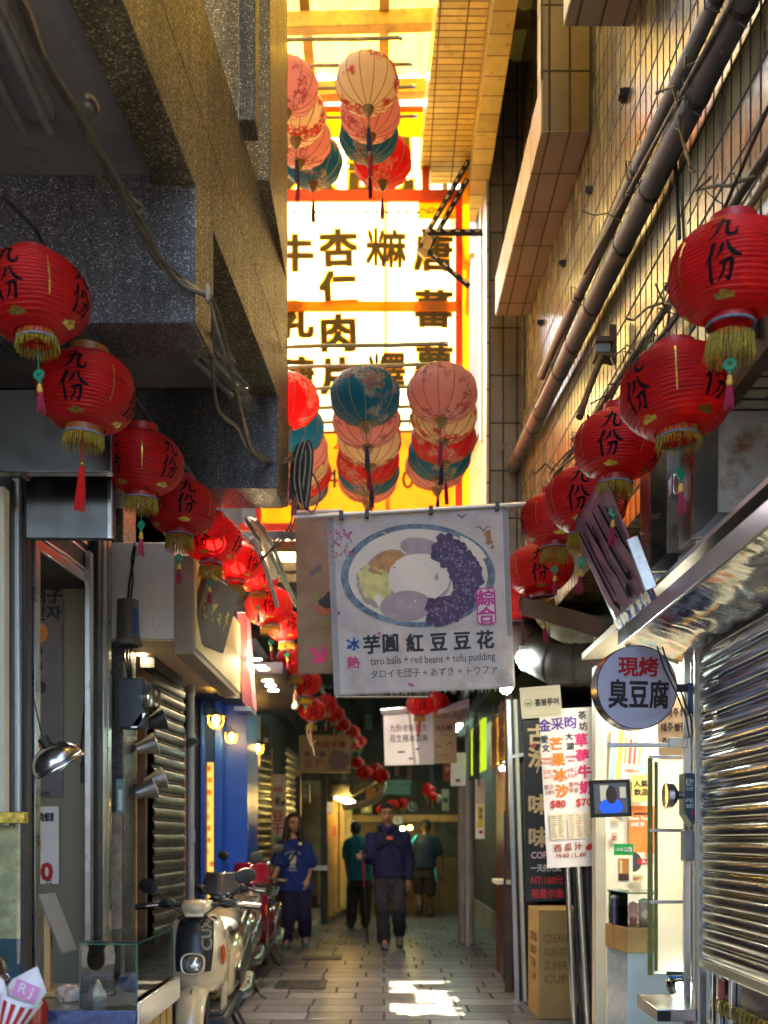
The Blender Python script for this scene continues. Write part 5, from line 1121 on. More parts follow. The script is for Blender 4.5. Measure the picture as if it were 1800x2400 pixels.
X = Matrix.Translation(P(1604,1864,4.76)) @ Matrix.Rotation(R(-90), 4, 'Y'); MB().xf(X).lathe([(.018,.0),(.02,.03),(.045,.045),(.062,.06),(.064,.085),(.058,.09),(.001,.088)], 28).build('chrome_lamp', M_STEEL, b)
fbox(MB(), 1606, 1640, 1946, 2018, 4.74, .08).build('junction_box', M_PVC, b, bevel=.004)
t = T('steel_tray', 'polished steel tray sticking out low beside the shutter guide', 'tray', P(1560, 2390, 4.7))
MB().hexa([P(1492,2358,4.9), P(1540,2395,4.62), P(1632,2395,4.62), P(1632,2358,4.9)], [P(1492,2330,4.9), P(1540,2366,4.62), P(1632,2366,4.62), P(1632,2330,4.9)]).build('tray_body', M_STEEL, t, bevel=.004, fix=True)
MB().hexa([P(1541,2394,4.60), P(1572,2394,4.60), P(1572,2394,4.62), P(1541,2394,4.62)], [P(1541,2368,4.60), P(1572,2368,4.60), P(1572,2368,4.62), P(1541,2368,4.62)]).build('black_pad', M_BLACK, t, fix=True)

# ------------------------------------------------------------------ bright drink stall
d = T('drink_stall', 'brightly lit cream drink stall with a wooden counter band', 'stall', (1.6, 6.2, 0))
M_STALL = mat('stall_wall', (.78,.74,.62), .6, var=.05)
fbox(MB(), 1395, 1900, 1480, 9999, 6.75, .05).build('rear_wall', M_STALL, d); fbox(MB(), 1395, 1421, 1560, 9999, 6.35, .1).build('post', M_CREAM, d, bevel=.004)
MB().box(1.3, 3.0, 5.3, 6.74, 2.52, 2.56).build('ceiling', M_STALL, d); MB().box(2.6, 2.65, 5.3, 6.74, 0, 2.5).build('side_wall', M_STALL, d)
MB().box(1.55, 2.3, 5.7, 6.3, 2.49, 2.515).build('lamp_panel', emit('stall_light', (1.0, .95, .78), 3.2), d)
cz = zat(2175, 5.75)
MB().prism([(xat(1418,6.1),6.1,cz-.14),(xat(1470,5.75),5.75,cz-.14),(2.2,5.75,cz-.14),(2.2,6.1,cz-.14)], (0,0,.14)).build('counter_band', M_WOOD, d, fix=True, bevel=.004)
MB().prism([(xat(1424,6.12),6.13,0),(xat(1472,5.78),5.79,0),(2.2,5.79,0),(2.2,6.13,0)], (0,0,cz-.141)).build('counter_front', mat('pale_blue_panel', (.50,.60,.64), .25, var=.08, scale=2), d, fix=True)
MB().prism([(xat(1424,6.1),6.11,cz+.19),(xat(1470,5.75),5.77,cz+.19),(2.2,5.77,cz+.19),(2.2,6.1,cz+.19)], (0,0,.008)).build('glass_shelf', M_GEDGE, d, fix=True)
MB().hexa([(xat(1426,6.1),6.10,cz),(xat(1471,5.76),5.765,cz),(xat(1471,5.76)+.004,5.772,cz),(xat(1426,6.1)+.004,6.106,cz)], [(xat(1426,6.1),6.10,cz+.19),(xat(1471,5.76),5.765,cz+.19),(xat(1471,5.76)+.004,5.772,cz+.19),(xat(1426,6.1)+.004,6.106,cz+.19)]).build('pane', M_GLASS, d)
MB().box(xat(1472,5.765), 2.2, 5.765, 5.771, cz+.001, cz+.189).build('pane', M_GLASS, d)
for i, (px, h, rpx, col, cap, lab) in enumerate(((1440,70,8,(.10,.08,.18),(.3,.3,.3),'violet drink carton at the left end of the glass shelf'),(1456,66,9,(.14,.06,.30),(.6,.6,.6),'purple drink pouch behind the shelf glass'),(1484,58,10,(.55,.02,.04),(.6,.05,.05),'slim red juice pouch behind the shelf glass'),(1509,66,13,(.12,.05,.02),(.05,.4,.08),'brown cup with a cream round label and green lid'),(1530,60,10,(.5,.03,.06),(.5,.45,.4),'red cup at the right end of the shelf'))):
    Y = 5.98 if px < 1470 else 5.86; k = Y/F; c = T('drink_pack', lab, 'drink', (xat(px,Y), Y, cz+.002)); o = OFF[c.name]
    MB().lathe([(.001,0),(rpx*k*.85,0),(rpx*k,h*k*.8),(rpx*k*.9,h*k*.85)], 16, o).build('cup', mat('drink', col, .3, var=.25), c); MB().lathe([(rpx*k*1.02,h*k*.86),(rpx*k*1.02,h*k*.92),(.001,h*k)], 16, o).build('lid', mat('lid', cap, .4), c)
    if i == 3: m = MB(); disc2(m, lambda x, y: Vector((o.x+x, o.y-rpx*k*1.03, o.z+.07+y)), 0, 0, 9*k, 10*k, 18); m.build('label_disc', ink((.7,.62,.35)), c, smooth=0)
t, wr, dot, bar, done = poster2('menu_poster', 1478, 1768, 96, 130, -4, 6.70, M_PAPER, 'pastel striped drink menu poster behind the grey towel arm')
for i, col in enumerate(((.25,.52,.58),(.75,.50,.12),(.72,.66,.50),(.75,.40,.35),(.72,.65,.45),(.22,.50,.55),(.6,.5,.3))): bar(1432+13.5*i, 1444+13.5*i, 1708, 1828, col)
for i, col in enumerate(((.7,.3,.03),(.7,.25,.03),(.55,.05,.04),(.55,.05,.04),(.65,.4,.03))): bar(1452+11*i, 1457+11*i, 1722+5*i, 1790, col)
for i in range(4): wr('35', 1468+9*i, 1806, 9, RD, .03)
done()
t, wr, dot, bar, done = poster2('tea_poster', 1506, 1945, 62, 112, 0, 6.71, mat('orange_poster', (.72,.20,.04), .5, var=.2, scale=4), 'orange tea poster with a dark drink behind the plastic screen')
wr('Black Tea', 1496, 1918, 11, WH, .03, fit=44); wr('冰紅茶', 1494, 1932, 11, WH, .03); bar(1485, 1520, 1905, 1909, BK); done()
t, wr, dot, bar, done = poster2('yellow_note', 1502, 1847, 40, 62, 2, 6.66, mat('note_yellow', (.72,.52,.12), .6), 'scalloped yellow note with black handwriting above the orange tea poster', 'note'); wr('人氣', 1502, 1836, 17, BK, .05); wr('飲品', 1502, 1856, 17, BK, .05); done()
t, wr, dot, bar, done = poster2('pay_sign', 1462, 1991, 46, 27, 0, 6.3, mat('pay_green', (.02,.42,.08), .4), 'small bright green payment sign at the stall', 'sign', .004); wr('LINE', 1452, 1991, 9, WH, .03); bar(1464, 1480, 1986, 1996, WH); wr('Pay', 1472, 1991, 9, GR, .04); done()
t, wr, dot, bar, done = poster2('drink_photo', 1463, 2035, 40, 66, 0, 6.5, M_PAPER, 'picture of an iced brown drink beside a dark disc at the stall'); bar(1449, 1474, 2012, 2062, (.40,.18,.04)); bar(1449, 1474, 2048, 2064, (.05,.02,.01)); bar(1452, 1458, 2016, 2046, (.7,.5,.25)); done()
t, wr, dot, bar, done = poster2('round_plaque', 1490, 2020, 44, 44, 0, 6.52, M_STALL, 'dark round plaque with a red price tag beside the drink picture', 'plaque'); dot(1482, 2020, 22, 24, (.05,.06,.06)); bar(1494, 1525, 2013, 2026, RD); wr('元.0', 1512, 2019.5, 10, WH, .04); done()
t, wr, dot, bar, done = poster2('brown_board', 1578, 1710, 74, 150, 3, 5.9, mat('tan_board', (.55,.36,.22), .6), 'tan board with black handwritten drips right of the round sign', 'board')
for i in range(4):
    for j in range(3): wr('청태주설'[(i+j) % 4], 1556+15*i, 1670+34*j, 22, BK, .05, sx=.7)
done()
t, wr, dot, bar, done = poster2('cup_sign', 1440, 1932, 22, 26, 0, 6.3, M_PAPER, 'small cup shaped card stuck inside the stall', 'card'); dot(1440, 1926, 8, 4, (.7,.55,.35)); done()
for i, (px, py, w_, h_, c_, lab) in enumerate(((1432,1880,16,20,(.60,.45,.25),'small tan price card under the pastel menu'),(1455,1905,18,14,(.70,.66,.5),'small cream card left of the orange tea poster'),(1440,1962,14,22,(.55,.35,.30),'small salmon card beside the cup shaped card'),(1492,2058,30,16,(.66,.58,.30),'wide yellow card low on the stall wall'),(1448,2090,20,16,(.55,.60,.55),'pale card at the left end of the glass shelf'))):
    t, wr, dot, bar, done = poster2('price_card', px, py, w_, h_, (-3, 2, 4, -2, 3)[i], 6.72, mat('card_paper', c_, .6), lab, 'card'); bar(px-w_*.3, px+w_*.3, py-h_*.1, py+h_*.05, (.2,.1,.05)); bar(px-w_*.3, px+w_*.1, py+h_*.15, py+h_*.28, (.4,.05,.04)); done()
for i in range(5):
    px = 1480 + 12*i; c = T('paper_cup', ('first stacked white paper cup tower at the shelf pane','second stacked paper cup tower, with a red band','third stacked paper cup tower, in the middle','fourth stacked paper cup tower, with a green band','last stacked paper cup tower, half behind the green tape')[i], 'cup', (xat(px,6.2), 6.2, cz+.002)); o = OFF[c.name]
    MB().lathe([(.001,0),(.020,0),(.027,.07),(.027,.10+.01*i),(.001,.11+.01*i)], 16, o).build('cup_stack', M_PAPER, c); MB().lathe([(.0245,.03),(.0265,.055)], 16, o).build('band', mat('cup_band', [(.5,.4,.2),(.5,.03,.03),(.4,.4,.4),(.05,.35,.08),(.3,.15,.05)][i], .6), c)
# tablet
t = T('tablet_screen', 'black framed tablet showing a person in a blue shirt beside the fruit menu', 'tablet', P(1432, 1917, 5.9)); C = P(1431, 1871, 5.9); k = 5.9/F; rr = Vector((math.cos(R(-3.0)),0,math.sin(R(2.2)))).normalized(); uu = Vector((-.055,0,1)).normalized(); nn = rr.cross(uu)
q = lambda x, y, d: C + rr*x*k + uu*y*k + nn*d
MB().hexa([q(-48,-44,-.015),q(48,-44,-.015),q(48,44,-.015),q(-48,44,-.015)], [q(-48,-44,0),q(48,-44,0),q(48,44,0),q(-48,44,0)]).build('frame', M_BLACK, t, bevel=.004)
fn = lambda d: (lambda x, y: q(x/k, y/k, d)); m = MB(); rect2(m, fn(.0015), -39*k, 39*k, -35*k, 35*k); m.build('screen', emit('screen_dark', (.05,.055,.07), .10), t, smooth=0)
m = MB(); rect2(m, fn(.0025), -24*k, -4*k, -6*k, 31*k); rect2(m, fn(.0025), 22*k, 36*k, 0, 26*k); m.build('screen_window', emit('screen_beige', (.35,.33,.25), .10), t, smooth=0)
m = MB(); disc2(m, fn(.0030), 0, -20*k, 28*k, 20*k, 24); m.build('screen_shirt', emit('screen_blue', (.01,.07,.5), .12), t, smooth=0); m = MB(); disc2(m, fn(.0036), 2*k, 8*k, 13*k, 21*k, 24); m.build('screen_head', emit('screen_head', (.03,.02,.02), .05), t, smooth=0)
m = MB(); rect2(m, fn(.0040), -10*k, 24*k, -36*k, -35*k); rect2(m, fn(.0042), -39*k, 39*k, -44*k, -35.2*k); m.build('lower_bezel', M_BLACK, t, smooth=0)
# menus left of the stall
t, wr, dot, bar, done = poster2('fruit_menu', 1335, 1846, 124, 372, 3.0, 6.85, mat('menu_paper', (.76,.70,.66), .6, var=.06, scale=2), 'tall white fruit drink menu with orange and magenta characters', 'menu', .006)
for ch, px in zip('金采昀', (1284,1314,1345)): wr(ch, px, 1697-(px-1284)*.06, 31, PUR, .04)
for ch, px, py, sz in zip('茶坊愛文大湖', (1373,1374,1282,1284,1340,1341), (1678,1704,1730,1751,1726,1749), (21,21,19,19,19,19)): wr(ch, px, py, sz, BK, .04)
for ch, px, py in zip('芒果冰沙', (1309,1312,1315,1317), (1741,1779,1815,1853)): wr(ch, px, py, 32, ORG, .07)
for ch, px, py in zip('草莓牛奶', (1368,1369,1372,1373), (1736,1773,1810,1847)): wr(ch, px, py, 32, MAG, .07)
wr('MANGO', 1286, 1776, 8, ORG, .05, fit=24); wr('SMOOTHIE', 1286, 1785, 8, ORG, .05, fit=25); wr('STRAWBERRY', 1342, 1774, 7, RD, .05, fit=28); wr('MILK', 1342, 1783, 7, RD, .05)
wr('マンゴー', 1287, 1806, 11, ORG, .05, fit=23); wr('スムージ', 1287, 1818, 11, ORG, .05, fit=23); wr('いちご', 1343, 1804, 12, MAG, .05, fit=21); wr('ミルク', 1343, 1818, 12, MAG, .05, fit=21)
wr('망고', 1286, 1842, 12, BRN, .04); wr('스무디', 1288, 1855, 11, BRN, .04, fit=20); wr('딸기', 1344, 1839, 12, BRN, .05); wr('우유', 1344, 1853, 12, BRN, .05)
wr('$80', 1306, 1884, 24, (.6,.03,.02), .04); wr('$70', 1366, 1883, 24, (.6,.03,.02), .04)
for x0, x1 in ((1284,1321),(1326,1392)):
    bar(x0, x1, 1906, 1966, (.74,.64,.45))
    for j in range(11):
        for u in range(2 if x1 < 1330 else 4):
            a = x0+3+u*17; bar(a, a+random.uniform(8,13), 1911+j*4.8, 1912.6+j*4.8, (.35,.28,.2) if j % 4 else (.5,.1,.06))
for px, py, c_ in ((1377,1948,BK),(1386,1946,ORG),(1374,1956,BK),(1382,1957,RD),(1390,1955,GR)): dot(px, py, 3, 2.4, c_)
wr('西', 1300, 1986, 19, BRN, .05); wr('瓜', 1324, 1985, 19, BRN, .05); wr('汁', 1348, 1984, 19, BRN, .05); wr('M:40 / L:60', 1330, 2004, 13, BRN, .03, fit=70)
g = [(1362,1993),(1386,1976),(1385,1988),(1376,1997)]; dot(1375, 1987, 11, 7, (.6,.03,.02), rot=.5); dot(1387, 2009, 12, 12, (.45,.4,.38), r0=.9); wr('金采', 1387, 2009, 6, BK, .04, rot=1.57); done()
t, wr, dot, bar, done = poster2('tour_sign', 1268, 1645, 95, 73, 4.6, 6.6, mat('tour_cream', (.72,.66,.45), .6, var=.04), 'small cream sign with Korean lettering and a ring logo above the fruit menu', 'sign', .008)
wr('홍봉투어', 1281, 1646, 18, (.03,.025,.02), .05, fit=55); dot(1238, 1646, 9.5, 9.5, (.45,.35,.25), r0=.8); dot(1238, 1647, 6, 3, (.15,.45,.05)); bar(1226, 1309, 1614.5, 1615.2, (.5,.5,.3)); bar(1226, 1309, 1675, 1675.7, (.5,.5,.3)); done()
t, wr, dot, bar, done = poster2('coffee_board', 1280, 1900, 102, 424, .6, 7.35, mat('board_black', (.012,.012,.013), .5), 'tall black coffee board with gold brush characters half behind the fruit menu', 'board', .02)
for ch, py in zip('古法一味味', (1722,1775,1800,1885,1962)): wr(ch, 1262, py, 50 if ch != '一' else 24, (.60,.42,.20), .05, rot=(1.3 if ch == '一' else 0))
dot(1250, 1745, 7, 9, (.4,.05,.04), rot=.6); dot(1256, 1772, 8, 7, (.6,.42,.2))
wr('COFFEE', 1275, 2004, 22, (.72,.45,.45), .05, fit=62); wr('一天的元氣', 1278, 2034, 19, (.62,.6,.55), .04, fit=70); wr('NT:100元', 1280, 2063, 23, (.60,.03,.03), .05, fit=74); wr('限量供應', 1281, 2094, 23, (.60,.03,.03), .05, fit=74); done()
c = T('coffee_carton', 'big brown carton with black stamped lettering below the black coffee board', 'carton', P(1285, 2340, 8.0))
MB().hexa([(xat(1238,8.1),8.1,0),(xat(1262,7.6),7.6,0),(xat(1345,7.6),7.6,0),(xat(1345,8.1),8.1,0)], [(xat(1238,8.1),8.1,zat(2122,8.1)),(xat(1262,7.6),7.6,zat(2122,8.1)),(xat(1345,7.6),7.6,zat(2122,8.1)),(xat(1345,8.1),8.1,zat(2122,8.1))]).build('carton_body', M_CARD, c, fix=True, bevel=.006)
m = MB(); fn = plane_fn((xat(1262,7.6),7.597,0), (1,0,0), (0,0,1))
for i, tx in enumerate(('CLEAN', 'ROBUST', 'SUPER', 'CUP')): put_text(m, tx, fn, .13, .60-.10*i, .09, .02, fit=.17)
m.build('lettering', ink((.22,.13,.045)), c, smooth=0)
fn2 = plane_fn((xat(1238,8.1)-.003,8.1,0), Vector((xat(1262,7.6)-xat(1238,8.1),-.5,0)), (0,0,1)); m = MB()
for i, tx in enumerate(('CLEAN', 'ROBUST', 'SUPER', 'CUP')): put_text(m, tx, fn2, .26, .60-.10*i, .09, .02, fit=.3)
m.build('lettering', ink((.22,.13,.045)), c, smooth=0)
p = T('steel_posts', 'shiny steel tubes and dark posts leaning together in front of the stall', 'posts', (1.3, 7.0, 0))
for (xa, ya), (xb, yb), rr_, m_ in (((1327,2030),(1346,2400),.020,M_STEEL),((1340,2030),(1362,2400),.012,M_DKMET),((1352,2030),(1378,2400),.028,M_STEEL),((1372,2030),(1398,2400),.030,M_DKMET),((1392,2030),(1404,2400),.018,M_STEEL)):
    A = P(xa, ya-60, 7.02); B = P(xb, yb, 7.02); t_ = (A.z)/(A.z-B.z); MB().cyl(A, A+(B-A)*t_, rr_, 16).build('tube', m_, p)
# folding door frame
f = T('folding_door', 'narrow white folding door frame leaning beside the coffee carton', 'door', (1.12, 8.5, 0))
for (xa, xb), w_, m_, Y in (((1191,1212),10,M_ALU,8.45),((1201,1222),7,M_DKMET,8.5),((1207,1230),8,M_CREAM,8.45),((1217,1240),9,M_DKMET,8.55)):
    A = P(xa, 1640, Y); B = P(xb, 2345, Y); B = A + (B-A)*(A.z/(A.z-B.z)); MB().beam(A, B, w_*Y/F, .05).build('rail', m_, f, bevel=.002)
MB().beam(P(1190,1775,8.44), P(1230,1768,8.44), .03, .03).build('crossbar', M_ALU, f); MB().beam(P(1184,1900,8.4), P(1182,2300,8.4), .02, .02).build('rod', M_BLACK, f)
d = T('maroon_doors', 'dark maroon panelled shop doors past the white folding frame', 'door', (1.15, 10, 0))
for i in range(3): MB().box(1.12+.02*i, 1.16+.02*i, 9.0+.55*i, 9.5+.55*i, 0, 2.5).build('leaf', mat('maroon_paint', (.09,.015,.015), .4, var=.2), d, bevel=.006); 
MB().box(1.06, 1.12, 8.95, 9.0, 0, 2.6).build('post', M_DKWOOD, d); MB().box(.98, 1.14, 8.9, 9.3, zat(2072,9), zat(2062,9)).build('shelf', M_CREAM, d, bevel=.003)
def lit(nm, px0, px1, py0, py1, Y0, Y1, m, label, lines, col):
    t = T(nm, label, 'sign', P((px0+px1)/2, py1, (Y0+Y1)/2)); a, b_ = P(px0, py0, Y1), P(px1, py0-30, Y0); a2, b2 = P(px0, py1, Y1), P(px1, py1-14, Y0); r_ = (b_-a); n_ = r_.cross(Vector((0,0,1))).normalized()
    MB().hexa([a2, b2, b2+n_*-.04, a2+n_*-.04], [a, b_, b_+n_*-.04, a+n_*-.04]).build('panel', m, t, fix=True); m2 = MB()
    for i in range(lines):
        for j in range(5): c_ = a.lerp(b_, (i+.6)/(lines+.2)) .lerp(a2.lerp(b2, (i+.6)/(lines+.2)), (j+.7)/5.6); fn = plane_fn(c_, r_, (0,0,1), .006); put_text(m2, '九份芋圓茶壺豆花香'[(i*5+j) % 9], fn, 0, 0, r_.length/(lines+.6), .05)
    m2.build('lettering', ink(col), t, smooth=0); return t
lit('orange_sign', 1150, 1187, 1694, 1796, 9.3, 10.3, emit('orange_sign', (.75,.33,.01), .05), 'hanging orange sign with dark characters beside the maroon doors', 2, (.12,.04,.01))
lit('lime_sign', 1104, 1132, 1712, 1818, 11.2, 12.2, emit('lime_sign', (.50,.72,.02), .085), 'bright lime yellow hanging sign with black characters', 1, BK)
b = T('white_box', 'plain white meter box on the far concrete post', 'box', P(1075, 1842, 12.2)); fbox(MB(), 1058, 1092, 1764, 1842, 12.1, .15).build('box_body', M_WHITE, b, bevel=.008); fbox(MB(), 1068, 1078, 1826, 1832, 12.09, .01).build('latch', M_DKMET, b)
t, wr, dot, bar, done = poster2('yellow_poster', 1125, 1896, 22, 140, 0, 11.6, M_PAPER, 'narrow white and yellow poster below the lime sign'); bar(1119, 1132, 1888, 1940, (.72,.5,.02)); wr('豆', 1127, 1900, 11, BK, .05); wr('花', 1127, 1914, 11, BK, .05); dot(1127, 1950, 5, 4, RD); bar(1115, 1135, 1828, 1884, (.6,.42,.32)); done()
p = T('concrete_post', 'rough concrete post at the far right shop corner', 'post', (xat(1095,13), 13, 0)); fbox(MB(), 1078, 1112, 1830, 9999, 12.9, .4).build('shaft', M_CONC, p, bevel=.02); fbox(MB(), 1092, 1100, 1700, 9999, 12.6, .1).build('conduit', M_PVC, p)
# bare lamps under the right roof
for px, py, rp, Y, lab in ((1224,1543,15,7.0,'bare white lamp glaring beside the edge of the tofu pudding banner'),(1186,1607,16,7.4,'bare white lamp just under the lower corner of the tofu pudding banner'),(1180,1801,9,9.8,'small white lamp under the orange sign')):
    l = T('bare_lamp', lab, 'lamp', P(px, py, Y)); o = OFF[l.name]; k = Y/F; MB().ball(o, rp*k, 16, 10, 1, 1, 1.25 if rp > 10 else .7).build('bulb', M_LEDW if Y > 7.2 else emit('lamp_white', (.85,1,.92), 16), l); MB().cyl(o+Vector((0,0,rp*k*1.1)), o+Vector((0,0,rp*k*1.9)), rp*k*.5).build('socket', M_ALU, l); MB().cyl(o+Vector((0,0,rp*k*1.8)), (o.x, o.y, 3.0), .006, 6).build('cord', M_BLACK, l)
# duct
d = T('air_duct', 'fat grey rusty air duct bending over the stall entrance', 'duct', P(1300, 1560, 7.0)); pts = [P(1150,1395,8.2), P(1195,1445,7.7), P(1222,1490,7.4), P(1255,1530,7.15), P(1300,1555,7.0), P(1350,1560,6.9), P(1460,1552,6.8)]
MB().tube(pts, .145, 28, cap=False).build('shell', mat('duct_metal', (.075,.07,.065), .5, .3, var=.2, scale=5, dirt=(.12,.06,.02), dscale=5, damt=.55), d)
for i in range(1, 6): MB().tube([pts[i] + (pts[i+1]-pts[i]).normalized()*-.012, pts[i] + (pts[i+1]-pts[i]).normalized()*.012], .152, 28, cap=False).build('seam_ring', M_DKMET, d)
MB().hexa([P(1225,1440,6.3),P(1420,1500,6.3),P(1420,1500,7.6),P(1225,1440,7.6)], [P(1225,1400,6.3),P(1420,1450,6.3),P(1420,1450,7.6),P(1225,1400,7.6)]).build('hood_board', M_DKWOOD, d, fix=True)
a = T('plastic_awning', 'milky plastic awning sheet over the stall entrance behind the duct', 'awning', P(1350, 1470, 7.8)); MB().grid(lambda u, v: P(1290+140*u, 1455+70*v, 7.9-.2*v), 6, 4).build('awning_sheet', M_ROOFT, a, solid=.004); MB().beam(P(1286,1452,7.88), P(1436,1455,7.88), .03).build('bar', M_ALU, a)
# ------------------------------------------------------------------ tofu pudding banner and its neighbours
def cloth(name, cx, cy, wpx, hpx, rot, Y, m, label, amp=.010):
    k = Y / F; C = P(cx, cy, Y); a = R(rot); rr = Vector((math.cos(a), 0, math.sin(a))); uu = Vector((-math.sin(a), 0, math.cos(a))); nn = rr.cross(uu)
    sd = random.uniform(0, 50); hw, hh = wpx*k/2, hpx*k/2
    def fn(d):
        def f(x, y):
            e = (hh - y) / (2*hh)
            wv = amp * (noise.noise(Vector((x*3.2, y*1.2, sd))) * 1.4 + .5*noise.noise(Vector((x*9 + y*3, y*2.5, sd))) * (0.4 + e)) + amp*.5*math.sin(x*9+sd)*e
            wv += amp*.8*noise.noise(Vector(((x+y)*5, (x-y)*1.2, sd+9)))
            return C + rr*x + uu*y + nn*(wv + d)
        return f
    t = T(name, label, 'banner', P(cx, cy + hpx/2, Y)); MB().grid(lambda u, v: fn(0)(-hw+2*hw*u, -hh+2*hh*v), 60, 60).build('cloth', m, t, smooth=180, solid=.002)
    return t, fn, k, cx, cy, nn
t, FN, k, cx, cy, nn = cloth('food_banner', 986, 1409, 424, 424, 2.4, 6.0, sheet('banner_cloth', (.60,.545,.52), .22, .8, var=.07, scale=4, dirt=(.44,.37,.30)), 'big cloth food banner of a tofu pudding bowl with multilingual lettering', .023)
X_ = lambda px: (px - cx)*k
Y_ = lambda py: -(py - cy)*k
L = {}
def lay(nm, col, d): 
    key = (nm, tuple(col) if isinstance(col, (tuple, list)) else col.name, d)
    if key not in L: L[key] = (MB(), nm, ink(col) if isinstance(col, (tuple, list)) else col, FN(d))
    return L[key][0], L[key][3]
def el(nm, col, d, px, py, rx, ry, **kw): m, f = lay(nm, col, d); disc2(m, f, X_(px), Y_(py), rx*k, ry*k, kw.pop('n', 40), **kw)
def tx(nm, col, d, s, px, py, size, bold=.04, fit=None, **kw): m, f = lay(nm, col, d); put_text(m, s, f, X_(px), Y_(py), size*k, bold, fit=fit*k if fit else None, **kw)
def st(nm, col, d, pts, wd, seg=3): m, f = lay(nm, col, d); stroke2(m, f, [(X_(x), Y_(y)) for x, y in pts], [q*k for q in wd], seg)
M_RING = mat('bowl_ring', (.13,.18,.23), .7, var=.7, scale=26.)
M_SOUP = mat('soup_print', (.62,.55,.47), .7, var=.05, scale=5); M_TOFU = mat('tofu_print', (.66,.60,.52), .7, var=.04, scale=6)
M_BEAN = mat('bean_print', (.05,.028,.075), .6, var=.7, scale=46.); M_TARO = mat('taro_print', (.36,.27,.30), .7, var=.22, scale=12); M_SWEET = mat('yam_print', (.40,.20,.07), .65, var=.35, scale=14); M_YAM = mat('yellow_yam_print', (.56,.50,.18), .65, var=.25, scale=16)
M_SHADE = mat('print_outline', (.33,.27,.24), .7, var=.1)
el('bowl_print', M_SOUP, .003, 982, 1350, 176, 116, rings=8, n=64); el('bowl_print', M_RING, .0036, 982, 1350, 181, 121, r0=.90, n=80, rot=-.04)
el('food_print', M_TARO, .004, 996, 1289, 54, 25, rot=-.25); el('food_print', M_SHADE, .0041, 908, 1318, 48, 28, rot=.35); el('food_print', M_SWEET, .0046, 910, 1316, 44, 25, rot=.38, jit=.08)
el('food_print', M_SHADE, .0041, 884, 1368, 45, 56, rot=.35, jit=.05); el('food_print', M_YAM, .0046, 880, 1364, 35, 47, rot=.42, jit=.10); el('food_print', M_TOFU, .005, 893, 1412, 9, 24, rot=.5)
el('food_print', M_SHADE, .0041, 985, 1357, 77, 62, jit=.02); el('food_print', M_TOFU, .0050, 984, 1356, 72, 57, jit=.02, rings=5); el('food_print', M_SHADE, .0052, 952, 1421, 62, 35); el('food_print', M_TARO, .0056, 952, 1420, 57, 31, jit=.03)
rs = random.Random(4)
for i in range(300):
    u = rs.random(); a = 1.25 - 2.75*u; rr_ = 62 + rs.random()*52; x = 998 + rr_*1.12*math.cos(a); y = 1362 - rr_*.92*math.sin(a)
    m, f = lay('bean_print', M_BEAN, .0060 + .0003*(i % 7)); disc2(m, f, X_(x), Y_(y), rs.uniform(9, 17)*k, rs.uniform(6, 12)*k, 12, rot=rs.uniform(0, 3), jit=.2, rings=2)
for i in range(110):
    u = rs.random(); a = 1.2 - 2.65*u; rr_ = 66 + rs.random()*46; x = 998 + rr_*1.12*math.cos(a); y = 1362 - rr_*.92*math.sin(a)
    m, f = lay('bean_print', (.20,.15,.24), .0082); disc2(m, f, X_(x), Y_(y), 4*k, 1.6*k, 8, rot=rs.uniform(0, 3), jit=.3, rings=1)
PK = (.45,.02,.22)
def rrect(nm, col, d, x0, x1, y0, y1, r, wd):
    pts = []
    for cx_, cy_, a0 in ((x1-r,y0+r,-90),(x1-r,y1-r,0),(x0+r,y1-r,90),(x0+r,y0+r,180)):
        for j in range(6): a = R(a0 + 18*j); pts.append((cx_+r*math.cos(a), cy_+r*math.sin(a)))
    pts.append(pts[0]); st(nm, col, d, pts, [wd]*len(pts), 2)
m, f = lay('stamp', (.60,.50,.50), .009); rect2(m, f, X_(1119), X_(1157), Y_(1468), Y_(1389), 3, 6)
rrect('stamp', PK, .0095, 1117, 1159, 1387, 1470, 9, 3.2); tx('lettering', PK, .0095, '綜', 1138, 1409, 40, .05); tx('lettering', PK, .0095, '合', 1138, 1449, 40, .05)
el('badge', (.42,.50,.52), .003, 823, 1502, 19, 19); tx('lettering', (.02,.03,.20), .0036, '冰', 823, 1502, 30, .06); el('badge', (.58,.40,.42), .003, 822, 1545, 18, 18); tx('lettering', (.45,.015,.12), .0036, '熱', 822, 1545, 30, .05)
for ch, px in zip('芋圓紅豆豆花', (867, 911, 968, 1024, 1079, 1133)): tx('lettering', (.012,.012,.014), .0036, ch, px, 1506, 45, .06, sx=.92)
tx('lettering', (.03,.028,.03), .0036, 'taro balls + red beans + tofu pudding', 1008, 1548, 26, .004, fit=292); tx('lettering', (.03,.028,.03), .0036, 'タロイモ団子 + あずき + トウファ', 1010, 1576, 22, .0, fit=296)
for x, y, s_ in ((1090,1217,12),(1139,1248,18)): st('bird', (.05,.045,.05), .0036, [(x-s_,y-3),(x-s_*.5,y-s_*.35),(x,y+s_*.3),(x+s_*.5,y-s_*.3),(x+s_,y-2)], [1,2.4,3,2.2,1])
for pts in ([(784,1298),(800,1290),(812,1282),(820,1262)], [(782,1272),(795,1255),(806,1236)], [(812,1282),(818,1300)], [(784,1325),(790,1310)]): st('twig', (.06,.03,.04), .0036, pts, [2.4]+[1.6]*(len(pts)-2)+[.8])
for i in range(34): el('blossom', rs.choice(((.50,.10,.22),(.55,.22,.30),(.38,.05,.14))), .004, rs.uniform(779, 836), 1232 + abs(rs.gauss(0, 42)), rs.uniform(2, 4.4), rs.uniform(2, 4), n=7, rings=1, jit=.2)
for px, py in ((886,1482),(793,1427),(952,1603),(958,1606)): el('blossom', (.45,.06,.22), .004, px, py, 4, 3.5, n=7, rings=1)
